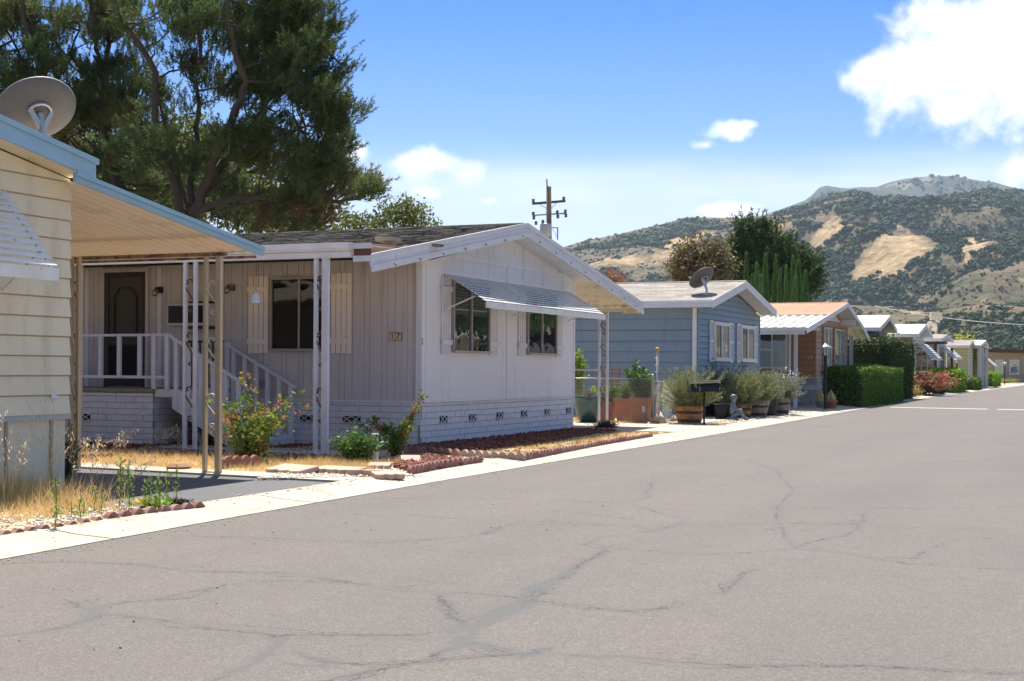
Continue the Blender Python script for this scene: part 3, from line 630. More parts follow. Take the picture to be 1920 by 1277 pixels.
def vent(parent, T, a, z, w, h, m, o=.036):
    mb = MB(); mb.T(T, a - w / 2, a + w / 2, z - h / 2, z + h / 2, o, o + .004); v = mb.build('vent', darkm, parent); L = MB(); n = max(1, round(w / .14)); cw = w / n
    for i in range(n):
        l = a - w / 2 + cw * i
        for (q0, q1) in (((l, z - h / 2), (l + cw, z + h / 2)), ((l, z + h / 2), (l + cw, z - h / 2))):
            L.beam(T(q0[0], q0[1], o + .012), T(q1[0], q1[1], o + .012), .012, .012)
    L.T(T, a - w / 2 - .012, a + w / 2 + .012, z + h / 2, z + h / 2 + .014, o, o + .018); L.T(T, a - w / 2 - .012, a + w / 2 + .012, z - h / 2 - .014, z - h / 2, o, o + .018)
    L.build('vent_lattice', m, v)
def fascia(mb, x0, x1, ypk, zpk, ye, ze, h, top=0.):
    """rake board in a plane of constant x between peak and eave"""
    mb.box8([(x0, ypk, zpk - h - top), (x1, ypk, zpk - h - top), (x1, ye, ze - h - top), (x0, ye, ze - h - top), (x0, ypk, zpk - top), (x1, ypk, zpk - top), (x1, ye, ze - top), (x0, ye, ze - top)])

def gable_house(name, label, cat, xf, y0, y1, ypk, zpk, e0, e1, xb, wm, rm, tm, lap=.2, ov=.4, fh=.17, wm_side=None, zb=0., group=None, sof=None, thr=.05, side_z0=None, cm=None):
    """e0, e1: (y, z) of the near and the far eave tip, z of the roof top. xf front wall, xb back wall."""
    o = thing(name, label, cat, ((xf + xb) / 2, (y0 + y1) / 2, 0), group); xr = xf + ov
    def ztop(y): return zpk + (e0[1] - zpk) * (ypk - y) / (ypk - e0[0]) if y < ypk else zpk + (e1[1] - zpk) * (y - ypk) / (e1[0] - ypk)
    zl, zr = ztop(y0) - fh, ztop(y1) - fh; zp = zpk - fh
    core = MB(); pl = [(y0, zb), (y1, zb), (y1, zr), (ypk, zp), (y0, zl)]; core.prism(TX(xf), pl, xb - xf, -.001); 
    core.build('wall', wm, o)
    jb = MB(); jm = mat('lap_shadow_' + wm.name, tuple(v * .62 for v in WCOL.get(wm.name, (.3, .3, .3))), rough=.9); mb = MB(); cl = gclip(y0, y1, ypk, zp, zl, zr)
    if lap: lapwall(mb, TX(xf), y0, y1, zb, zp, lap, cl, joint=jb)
    else: vboards(mb, TX(xf), y0, y1, zb, gtop(y0, y1, ypk, zp, zl, zr))
    mb.build('front_wall', wm, o); mb = MB(); TS = TY(y0)
    if lap: lapwall(mb, TS, xb, xf, side_z0 if side_z0 is not None else zb, zl, lap, joint=jb); jb.build('lap_shadow_line', jm, o, fix=False)
    else: vboards(mb, TS, xb, xf, zb, lambda a: zl)
    mb.build('side_wall', wm_side or wm, o)
    mb = MB(); mb.box(xf - .005, xf + .03, y0 - .03, y0 + .06, zb, zl); mb.box(xf - .005, xf + .03, y1 - .06, y1 + .03, zb, zr)
    if cm is not cream: each(mb, 'corner_trim', cm or tm, o)
    mb = MB(); slab(mb, xb - .3, xr - .012, ypk, zpk, e0[0] + .012, e0[1] + .0, thr); slab(mb, xb - .3, xr - .012, ypk, zpk, e1[0] - .012, e1[1], thr)
    mb.add([(xb - .3, ypk - .12, zpk - .01), (xr - .01, ypk - .12, zpk - .01), (xr - .01, ypk, zpk + .018), (xb - .3, ypk, zpk + .018), (xr - .01, ypk + .12, zpk - .01), (xb - .3, ypk + .12, zpk - .01)], [(0, 1, 2, 3), (3, 2, 4, 5)])
    mb.build('roof', rm, o)
    mb = MB()
    s = MB(); slab(s, xf, xr - .02, ypk, zpk - thr - .09, e0[0] + .03, e0[1] - thr - .09, .012); slab(s, xf, xr - .02, ypk, zpk - thr - .09, e1[0] - .03, e1[1] - thr - .09, .012)
    s.box(xb, xf, e0[0] + .03, y0, e0[1] - .16, e0[1] - .15); s.build('soffit', sof or white, o)
    fascia(mb, xr - .03, xr, ypk, zpk, e0[0], e0[1], fh, .004); fascia(mb, xr - .03, xr, ypk, zpk, e1[0], e1[1], fh, .004)
    mb.box(xb - .3, xr - .031, e0[0], e0[0] + .025, e0[1] - fh * .85, e0[1] - .004); mb.build('fascia', tm, o)
    return o, ztop, TX(xf), TS

# ------------------------------------------------------------------ the cream house at the left edge
hx = -9.9
def build_cream():
    x0, xf, y1 = -24, hx, 11.38
    o, zt, TF, TS = gable_house('mobile_home', 'cream lap-sided home with light blue roof trim and a carport, cut by the left edge', 'mobile home', xf, 4.0, y1, 7.5, 4.035, (3.6, 3.39), (11.40, 3.392), x0, cream, shing1, blue_trim, lap=.2, ov=.32, fh=.17, zb=.80, sof=cream, cm=cream)
    # upper drip board, skirt, trims
    mb = MB(); fascia(mb, -9.578, -9.555, 7.5, 4.065, 11.42, 3.422, .055); mb.build('drip_board', blue_trim, o)
    mb = MB(); mb.box(x0, xf - .03, 4.0, y1 - .02, 0, .77); mb.build('skirt', cream, o)
    mb = MB(); T = TX(xf - .03)
    y = 4.2
    while y < 11.3: mb.T(T, y, y + .035, .02, .745, 0, .018); y += .63
    each(mb, 'skirt_batten', mat('batten_tan', (.42, .34, .22)), o)  # darker tan strips for the thin gap lines of the skirt
    MB().T(TX(xf - .03), 4.0, 11.40, .745, .80, 0, .045).build('skirt_cap', mat('cap_blue_grey', (.42, .46, .46), c2=(.5, .46, .36), sc2=3), o)
    sb = MB(); a = onx(93, 753, xf).y; b = onx(109, 753, xf).y; sb.T(TF, a, b, 1.13 - .17, 1.13 - .10, .02, .022); n_ = sb.build('notice_sticker', mat('sticker_white', (.7, .7, .72)), o)
    MB().T(TF, b - .035, b - .01, .985, 1.02, .0222, .0228).build('sticker_print', mat('sticker_ink', (.15, .15, .16)), n_)
    window(o, TX(xf + .02), 7.4, 10.0, 1.35, 2.85, white, pane)
    louvre_awning(o, TX(xf), 6.6, 10.45, 2.99, 2.22, .68, 12, louv, louv, skew=-.05, lip=.12)
    # carport: pans falling away from the wall to the beam
    mb = MB(); pan(mb, -25, -9.62, 11.30, 3.205, 14.42, 2.735, pitch=.157); mb.build('carport_roof', panm, o)
    mb = MB(); mb.box8([(-9.62, 11.1, 3.155), (-9.585, 11.1, 3.155), (-9.585, 14.49, 2.665), (-9.62, 14.49, 2.665), (-9.62, 11.1, 3.25), (-9.585, 11.1, 3.25), (-9.585, 14.49, 2.76), (-9.62, 14.49, 2.76)])
    mb.box8([(-9.582, 11.1, 3.215), (-9.56, 11.1, 3.215), (-9.56, 14.49, 2.725), (-9.582, 14.49, 2.725), (-9.582, 11.1, 3.26), (-9.56, 11.1, 3.26), (-9.56, 14.49, 2.77), (-9.582, 14.49, 2.77)])
    mb.build('carport_fascia', blue_trim, o)
    mb = MB(); mb.box(-25, -9.55, 13.60, 13.68, 2.60, 2.642); mb.box(-25, -9.63, 14.36, 14.40, 2.63, 2.66); mb.build('carport_beam', mat('rusty_tan_beam', (.34, .23, .12), c2=(.14, .07, .035), sc2=7, t2=(.45, .6)), o)
    a = ony(385, 880, 13.65).x; b = ony(410, 880, 13.65).x
    lattice_post(o, (a, 13.64), (b, 13.64), .04, 2.61, tanpost, tanscroll, 3, w0=.04, w1=.07, zs=(.285, .805), hsc=.43)
    a = dep(132, 880, 16.9); b = dep(146, 880, 16.9)
    lattice_post(o, (a.x, a.y), (b.x, b.y), .04, 2.62, tanpost, tanscroll, 4, w0=.04, w1=.04, zs=(.14, .80), hsc=.38)
    return o
cream_house = build_cream()

# ------------------------------------------------------------------ number 17
HX, HY, HR = -10.0, 19.58, 26.4
def build_17():
    o = thing('mobile_home', 'pale grey-white home numbered 17 with louvred front awning and painted block skirt', 'mobile home', (-16, 23, 0)); xb = -24.5
    pk, zp = 22.98, 3.91; xr = -9.6
    def zt(y): return 3.91 - (pk - y) * .191 if y < pk else 3.91 - (y - pk) * .180
    fh = .25; zl, zr = zt(HY) - fh + .02, zt(HR) - fh + .02
    MB().prism(TX(HX), [(HY, .74), (HR, .74), (HR, zr), (pk, zp - fh), (HY, zl)], xb - HX, -.001).build('wall', lav, o)
    top = gtop(HY, HR, pk, zp - fh, zl, zr)
    mb = MB(); vboards(mb, TX(HX), HY, HR, .765, top, (.10, .10, .10, .10, .10, .105), gap=.005, th=.012); mb.build('front_wall', lav, o)
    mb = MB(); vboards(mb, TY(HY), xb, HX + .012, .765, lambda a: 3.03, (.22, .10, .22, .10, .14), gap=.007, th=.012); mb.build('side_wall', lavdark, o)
    # seams, bands and corner boards
    mb = MB(); T = TX(HX); mb.T(T, HY - .012, HY + .09, .75, zl, .012, .024); mb.T(T, HR - .09, HR, .75, zr, .012, .024)
    for y in (22.93,): mb.T(T, y - .045, y + .045, 3.18, zp - fh - .02, .012, .017)
    mb.T(T, HY + .5, 22.88, 3.115, 3.185, .012, .026); mb.T(T, 22.98, HR - .12, 3.115, 3.185, .012, .026)
    mb.T(T, HY - .014, HR, .735, .765, 0, .038); mb.T(TY(HY), xb, HX, .735, .765, 0, .030)
    for a in (-15.05, -16.62): mb.T(TY(HY), a - .04, a + .04, .93, 3.0, .012, .026)
    mb.T(TY(HY), -10.09, -10.0 + .012, .765, 3.02, .012, .022)
    mb.build('wall_trim', lav, o)
    mb = MB(); mb.T(T, 22.925, 22.935, .77, 3.11, .012, .0155); mb.T(T, 19.70, 19.706, .77, 3.0, .012, .0135); mb.T(TY(HY), -10.10, -10.093, .77, 3.0, .012, .0235); mb.build('wall_seam', grout, o)
    mb = MB(); mb.T(T, HY - .02, HY + .01, 1.66, 1.76, .0245, .03); mb.build('peeled_patch', mat('peeled_rust', (.35, .12, .05), c2=(.6, .5, .4), sc2=20), o)
    # block skirt
    sk = blockwork('skirt', o, TX(HX - .03), HY - .0, HR, 0, .735, brickm, seed=4, bl=.36)
    blockwork('skirt', o, TY(HY + .03), -13.7, HX + .0, 0, .735, brickm, seed=5)
    for y in (20.40, 21.52, 22.68, 23.80, 24.95, 26.12): vent(o, TX(HX - .03), y, .455, .28, .105, brickm)
    for x in (-12.05, -11.25): vent(o, TY(HY + .03), x, .455, .33, .10, brickm)
    # roof: worn shingles down to y 19.2, then the metal patio cover
    mb = MB(); y0s = 19.15; slab(mb, xb - .3, xr - .02, pk, zp, y0s, zt(y0s), .05); slab(mb, xb - .3, xr - .02, pk, zp, 26.6, zt(26.6), .05)
    r = random.Random(3)
    for k in range(60):       # lifted tabs along the lower edge and the rake
        x = xr - .1 - k * .24; mb.box(x, x + .2, y0s - r.uniform(.0, .05), y0s + .2, zt(y0s) - .01 + r.uniform(0, .006), zt(y0s) + .025 + r.uniform(0, .012))
    for j in range(28):      # shingle courses
        y = y0s + j * .14; mb.box8([(xb, y, zt(y) + .012), (xr - .02, y, zt(y) + .012), (xr - .02, y + .14, zt(y + .14) + .002), (xb, y + .14, zt(y + .14) + .002), (xb, y, zt(y) + .02), (xr - .02, y, zt(y) + .02), (xr - .02, y + .14, zt(y + .14) + .004), (xb, y + .14, zt(y + .14) + .004)]) if y < pk - .1 else None
    mb.build('roof', shing1, o)
    MB().box(xb - .3, xr - .05, y0s + .0, y0s + .03, zt(y0s) - .13, zt(y0s) - .02).build('eave_board', whiteaged, o)
    mb = MB(); slab(mb, xb, xr - .35, y0s - .02, 3.125, 17.30, 3.075, .02); mb.build('patio_cover', panm, o)
    mb = MB()
    for k in range(7): x = -9.95 - k * .75; mb.box8([(x - .7, 18.9, 3.13), (x, 18.9, 3.13), (x, 17.7, 3.09), (x - .5, 17.7, 3.09), (x - .7, 18.9, 3.15), (x, 18.9, 3.15), (x, 17.7, 3.11), (x - .5, 17.7, 3.11)])
    mb.build('loose_plywood', mat('raw_plywood', (.55, .36, .20), var=.2), o)
    mb = MB(); xa, xb2 = ony(712, 445, 18.6).x, ony(746, 445, 18.6).x; mb.box(xa + .1, xb2 - .05, 18.55, 18.62, 3.13, 3.21); mb.box(xa, xb2, 18.45, 18.7, 3.21, 3.27); mb.build('loose_board', greywood, o)
    gx = -9.93
    mb = MB(); mb.box(xb, gx, 17.16, 17.28, 2.99, 3.075); mb.box(xb, gx, 17.19, 17.30, 2.955, 2.99); mb.box(xb, gx, 17.22, 17.32, 2.865, 2.95); mb.build('gutter', white, o)
    # rake boards: two tiers, weathered, with little gutter hooks
    mb = MB(); yl = 17.26
    for (ha, hb, xo) in ((-.0, .085, .0), (.09, .165, -.012), (.165, .26, .006)):
        for (ye) in (yl, 29.75):
            fascia(mb, xr - .03 + xo, xr + xo, pk, zp - ha, ye, zt(ye) - ha + (.09 if ye == yl else .09), hb - ha)
    mb.build('fascia', whiteaged, o)
    mb = MB(); mb.box(gx, xr - .03, yl - .005, yl + .03, 2.985, 3.065); mb.box(gx + .02, xr - .03, yl - .004, yl + .03, 2.80, 2.885); mb.build('fascia_return', whiteaged, o)
    MB().box(gx + .02, xr - .035, yl + .015, yl + .04, 2.885, 2.985).build('exposed_wood', brownwood, o)
    mb = MB()
    for k in range(15):
        y = 17.9 + k * .8; z = zt(y) + .09 * min(1, abs(y - pk) / 6) - .20; mb.tube([(xr + .012, y, z), (xr + .02, y + .03, z - .03), (xr + .012, y + .06, z - .01)], .006, 4)
    mb.build('gutter_hook', rust, o)
    s = MB(); 
    for (ya, yb) in ((pk, HY - .3), (pk, HR + .05)): slab(s, HX - .1, xr - .03, ya, zt(ya) - .235, yb, zt(yb) - .225, .012)
    s.build('soffit', white, o)
    # right-hand carport
    mb = MB(); pan(mb, -24, xr - .03, HR, 3.12, 29.72, 2.70, pitch=.21, amp=.04); mb.build('carport_roof', mat('cream_metal_pan', (.66, .58, .45), c2=(.5, .42, .30), sc2=2, rough=.5), o)
    mb = MB(); mb.box(-24, xr - .35, 29.40, 29.48, 2.575, 2.65); mb.box(-10.0, xr - .04, 29.5, 29.6, 2.54, 2.66); mb.build('carport_beam', cream, o)
    a = ony(1123, 790, 29.44).x; b = ony(1138, 790, 29.44).x
    lattice_post(o, (a, 29.44), (b, 29.44), .05, 2.58, whpost, rust, 4, zs=(.28, .85), hsc=.3)
    MB().box(-13.4, a, 29.42, 29.46, 1.245, 1.285).build('carport_rail', whpost, o)
    # patio posts
    y = 17.26; 
    for (pa, pb, wb_) in ((590, 608, .105), (345, 364, .05), (134, 148, .06)):
        a = ony(pa + 1, 840, y).x; b = ony(pb + 1, 840, y).x
        lattice_post(o, (a, y), (b, y), .04, 2.87, whpost, rust, 3, w0=.05, w1=wb_, zs=(.25, .82), hsc=.52)
    # windows
    T = TY(HY - .0)
    window(o, TY(HY - .01), -12.78, -11.66, 1.56, 2.77, mat('window_alu', (.34, .31, .28), rough=.4), pane_d, fw_=.035)
    shutter(o, TY(HY - .012), -13.22, -12.82, 1.52, 2.80, shut); shutter(o, TY(HY - .012), -11.63, -11.24, 1.52, 2.82, shut)
    TF = TX(HX + .012)
    for (p, q) in ((20.63, 22.10), (23.82, 25.30)): window(o, TX(HX + .004), p, q, 1.55, 2.74, MATS['window_alu'], pane, fw_=.035)
    for (p, q) in ((20.24, 20.60), (22.13, 22.52), (23.44, 23.79), (25.33, 25.68)): shutter(o, TF, p, q, 1.52, 2.80, mat('white_shutter', (.60, .58, .58)), o=.004)
    louvre_awning(o, TF, 20.28, 25.98, 2.83, 2.36, .80, 11, louvg, louv, skew=-.10, lip=.10)
    # door with dark screen
    d = MB(); T = TY(HY - .012); a0, a1, z0, z1 = -16.22, -15.33, .93, 2.93
    for q in ((a0 - .07, a0, z0, z1 + .07), (a1, a1 + .06, z0, z1 + .07), (a0, a1, z1, z1 + .07)): d.T(T, q[0], q[1], q[2], q[3], .002, .04)
    d.build('door_frame', lavdark, o)
    d = MB(); d.T(T, a0 + .01, a1 - .01, z0 + .02, z1 - .01, .002, .02); dr = d.build('door', screenm, o)
    d = MB(); w = .07
    for q in ((a0 + .01, a0 + w + .03, z0, z1), (a1 - w, a1 - .01, z0, z1), (a0 + w + .03, a1 - w, z1 - .09, z1), (a0 + w + .03, a1 - w, z0 + .02, z0 + .16), (a0 + w + .03, a1 - w, 1.72, 1.78), (a0 + w + .03, a1 - w, 1.66, 1.685)): d.T(T, q[0], q[1], q[2], q[3], .021, .04)
    xs = (a0 + .22, a1 - .2); 
    for (u, v) in (((xs[0], 1.80), (xs[0], 2.50)), ((xs[0], 2.50), (xs[0] + .12, 2.66)), ((xs[0] + .12, 2.66), (xs[1] - .12, 2.66)), ((xs[1] - .12, 2.66), (xs[1], 2.50)), ((xs[1], 2.50), (xs[1], 1.80))):
        d.beam(T(u[0], u[1], .035), T(v[0], v[1], .035), .02, .03)
    d.build('screen_frame', mat('screen_door_frame', (.03, .018, .014), rough=.5), dr)
    MB().T(T, a0 + .11, a1 - .08, z0 + .17, 1.655, .0212, .023).build('lower_screen', darkm, dr)
    # wall lamps, air conditioner, outlet
    for (px, py, m_) in ((294, 545, black), (429, 540, rust)):
        p = ony(px, py, HY - .1); q = MB(); q.box(p.x - .03, p.x + .07, HY - .05, HY - .012, p.z - .04, p.z + .07); q.tube([(p.x + .02, HY - .03, p.z + .03), (p.x, HY - .12, p.z + .04), (p.x - .01, HY - .14, p.z)], .022, 6)
        lm = q.build('wall_lamp', m_, o); MB().lathe((p.x - .01, HY - .14, p.z - .10), [(.02, 0), (.045, .02), (.05, .08), (.035, .11)], 10).build('lamp_glass', pane_c, lm, True)
    q = MB(); a0, a1, z0, z1 = -14.74, -13.90, 1.98, 2.36; q.T(T, a0, a1, z0, z1, 0, .22); ac = q.build('air_conditioner', mat('ac_cream', (.55, .52, .48)), o, bevel=.008)
    q = MB(); q.T(T, a0 + .04, a1 - .26, z0 + .05, z1 - .04, .2205, .226); q.T(T, a1 - .22, a1 - .04, z0 + .05, z1 - .04, .2205, .226); q.build('grille', darkm, ac)
    q = MB()
    for k in range(12): z = z0 + .06 + k * .024; q.T(T, a0 + .04, a1 - .26, z, z + .008, .2262, .232)
    q.build('grille_bar', mat('grille_grey', (.10, .095, .09)), ac)
    MB().T(T, -14.35, -13.85, 2.37, 2.39, .0, .25).T(T, -14.4, -13.9, 1.93, 1.965, .0, .2).build('air_conditioner_shelf', mat('shelf_red', (.12, .02, .02)), o)
    q = MB(); p = ony(495, 720, HY); q.T(T, p.x - .05, p.x + .06, p.z - .06, p.z + .06, 0, .03); q.build('outlet_box', mat('outlet_grey', (.3, .3, .32)), o)
    # number plate
    q = MB(); a0, a1 = ony(731, 630, HY).x, ony(755, 630, HY).x; z = ony(743, 631, HY).z; q.T(T, a0, a1, z - .07, z + .07, .0, .02); pl = q.build('number_plate', mat('plate_wood', (.30, .22, .12), var=.2), o, bevel=.004)
    for i, ch in enumerate('17'):
        c = a0 + (a1 - a0) * (.27 + .46 * i); MB().T(T, c - .045, c + .045, z - .055, z + .055, .0202, .024).build('number_tile', mat('tile_cream', (.62, .52, .34)), pl)
        text(ch, .125, (c, HY - .012 - .027, z), RY, black, pl)
    return o
house17 = build_17()
bp_ = ony(480, 568, 17.24); bo = thing('hanging_bell', 'small white bell hanging on a cord left of the side window', 'wind bell', (bp_.x, 17.24, bp_.z)); MB().lathe(bo.location, [(.075, -.005), (.082, 0), (.066, .03), (.058, .09), (.045, .13), (.012, .15), (.014, .175)], 18).build('bell', whiteaged, bo, True); MB().tube([(bp_.x, 17.24, bp_.z + .16), (bp_.x, 17.24, 2.88)], .003, 4).build('cord', black, bo)
def build_porch():
    o = thing('front_porch', 'white-railed wooden porch with block base and steps beside the dark door', 'porch', (-14.5, 18.9, 0))
    yf = 18.2; xl = -18.2; xc = -14.12
    blockwork('block_base', o, TY(yf + .03), xl, xc, 0, .86, brickm, seed=9); blockwork('block_base', o, TX(xc - .03), yf + .03, 19.54, 0, .86, brickm, seed=10)
    vent(o, TY(yf + .03), -15.55, .45, .34, .10, brickm)
    mb = MB(); mb.box(xl, xc + .02, yf - .03, 19.55, .87, .93); mb.build('deck', mat('deck_tan', (.26, .20, .15), var=.2), o)
    mb = MB(); mb.box(xc + .02, -13.72, yf + .02, 19.54, .80, .925); mb.build('landing', whiteaged, o)
    mb = MB()
    for k in range(4): x = -13.72 + .36 * k; z = .72 - .19 * k; mb.box(x - .02, x + .37, yf + .06, 19.5, z - .04, z); mb.box(x + .33, x + .35, yf + .06, 19.5, max(z - .19, 0), z - .04)
    mb.build('step', whiteaged, o)
    mb = MB()
    for y in (yf + .03, 19.50): MB().prism(TY(y), [(-13.74, .92), (-13.60, .92), (-12.28, .10), (-12.28, 0), (-12.6, 0), (-13.74, .62)], 0, .04).build('stringer', whiteaged, o)
    mb = MB(); T = TY(yf)
    mb.T(T, xl, -13.80, 1.775, 1.815, -.03, .045); mb.T(T, xl, -13.80, 1.095, 1.14, -.004, .024)
    posts = [-15.90, -14.10, -13.84]; xs = [-13.84, -14.10, -14.38, -14.79, -15.17, -15.55, -15.93, -16.3, -16.7, -17.1, -17.5]
    for i, x in enumerate(xs):
        lo = .93 if i in (0, 1, 6) else 1.1
        mb.T(T, x - .035, x + .035, lo, 1.775, -.01, .03)
    mb.build('railing', whpost, o)
    for (y, xa, za, xb_, zb_) in ((yf, -13.80, 1.79, -12.38, 1.02), (19.42, -13.55, 1.66, -12.20, .96)):
        mb = MB(); mb.beam((xa, y, za), (xb_, y, zb_), .07, .04); n = 6
        for k in range(n):
            t = (k + .55) / n; x = xa + (xb_ - xa) * t; z = za + (zb_ - za) * t; st = max(.0, .9 - (x + 13.72) / .36 * .19 - .25); mb.box(x - .035, x + .035, y - .02, y + .02, max(0, st), z - .01)
        if y > 19: mb.box(-14.1, -13.5, y - .03, y + .03, 1.66, 1.70); mb.box(-13.58, -13.5, y - .03, y + .03, .93, 1.66)
        mb.build('hand_rail', whpost, o)
    mb = MB()
    for k in range(9): x = -13.95 + k * .085; mb.box(x - .012, x + .012, 18.85, 18.87, .93, 1.70)
    mb.box(-13.98, -13.24, 18.84, 18.88, 1.68, 1.72); mb.box(-13.98, -13.24, 18.84, 18.88, .96, 1.0); mb.build('brown_gate', dkbrown, o)
    return o
build_porch()
# ------------------------------------------------------------------ dishes on the roofs
def dish(name, label, c, nrm, rad, base, m=dishm, tilt=0.):
    c = Vector(c); nrm = Vector(nrm).normalized(); q = nrm.to_track_quat('Z', 'Y').to_matrix() @ Matrix.Rotation(tilt, 3, 'Z'); o = thing(name, label, 'satellite dish', Vector(base))
    prof = [(rad * t, .16 * rad * t * t - .08 * rad) for t in (.02, .2, .4, .6, .8, .95, 1.0)] + [(rad * 1.012, .10 * rad), (rad, .068 * rad)] + [(rad * t, .16 * rad * t * t - .08 * rad - .015) for t in (.95, .8, .6, .4, .2, .02)]
    sc = Matrix(((1, 0, 0), (0, .92, 0), (0, 0, 1))); MB().lathe(c, prof, 40, q @ sc).build('reflector', m, o, smooth=True)
    back = c - nrm * (.08 * rad + .03); b = Vector(base); mb = MB(); e = back - nrm * .10 * rad * 2 + Vector((0, 0, -rad * .25)); mb.tube([b, b + Vector((0, 0, (e.z - b.z) * .6)), e], .022 + rad * .03, 8); mb.box(b.x - .09, b.x + .09, b.y - .09, b.y + .09, b.z - .03, b.z + .02)
    mb.build('mast', chrome, o)
    mb = MB(); u = q @ Vector((1, 0, 0)); v = q @ Vector((0, 1, 0)); pts = [back + u * rad * .3 * math.cos(a) + v * rad * .3 * math.sin(a) for a in [R(x) for x in range(20, 161, 20)]]; mb.tube(pts, rad * .035, 6)
    mb.beam(pts[0], e, .03, .05); mb.beam(pts[-1], e, .03, .05); mb.beam(back, e, .05, .07); mb.build('bracket', chrome, o)
    low = c - v * rad * .9; f = c + nrm * rad * .9 - v * rad * .75; mb = MB(); mb.tube([low, f], .014, 6); mb.tube([f, f - nrm * .1 + v * .06], .035, 8); mb.build('feed_arm', m, o)
    return o
bs = dep(80, 247, 14.6)
dish('satellite_dish', 'big grey satellite dish behind the blue-trimmed roof at top left, in front of the pines', dep(70, 207, 14.75), fw * .50 + up0 * .66 - rt0 * .50, .43, (bs.x, bs.y, bs.z - .35))

# ------------------------------------------------------------------ the blue house
def build_blue():
    xf = -9.9
    o, zt, TF, TS = gable_house('mobile_home', 'blue lap-sided home with white shuttered windows and a dish on its pale roof', 'mobile home', xf, 35.25, 42.2, 38.55, 3.80, (34.9, 3.09), (42.4, 3.12), -23, bluesid, shing2, white, lap=.155, ov=.5, fh=.21, cm=bluesid)
    for ob in [c for c in o.children if c.name.startswith('side_wall')]: bpy.data.objects.remove(ob)
    mb = MB(); jb = MB(); lapwall(mb, TS, -23, xf, .02, 2.92, .29, proud=.03, joint=jb); mb.build('side_wall', bluesid, o); jb.build('lap_shadow_line', MATS['lap_shadow_blue_lap_siding'], o, fix=False)
    x = ony(1303, 650, 35.2).x; MB().box(x - .05, x + .05, 35.13, 35.2, .1, 2.9).build('downspout', white, o)
    MB().box(-23, -9.45, 34.86, 34.92, 2.90, 3.04).build('gutter', whiteaged, o)
    for (a0, a1) in ((36.72, 38.38), (39.68, 41.38)):
        window(o, TX(xf + .012), a0, a1, 1.52, 2.60, white, pane, fw_=.10, pm2=pane_c, o=.02)
        for (p, q) in ((a0 - .42, a0 - .02), (a1 + .02, a1 + .42)): louvre_shutter(o, TX(xf + .012), p, q, 1.50, 2.62, white)
    mb = MB(); p = Vector((-15.6, 37.2, zt(37.2))); mb.box(p.x - .4, p.x + .4, 36.9, 37.6, zt(36.9) + .0, zt(37.6) + .05); mb.build('skylight', chrome, o)
    MB().lathe((-16.6, 37.9, zt(37.9)), [(.12, -.05), (.12, .12), (.2, .14), (.2, .18), (.05, .22)], 14).build('roof_vent', chrome, o, True)
    mb = MB(); mb.T(TF, 38.545, 38.56, 2.75, 3.55, .018, .021); mb.build('wall_seam', grout, o)
    return o, zt
blue, zt = build_blue()
b = dep(1325, 553, 36.9)
dish('satellite_dish', 'grey satellite dish on the pale shingle roof of the blue house', dep(1317, 522, 37.0), fw * .5 + up0 * .65 - rt0 * .45, .40, (b.x, b.y, b.z))

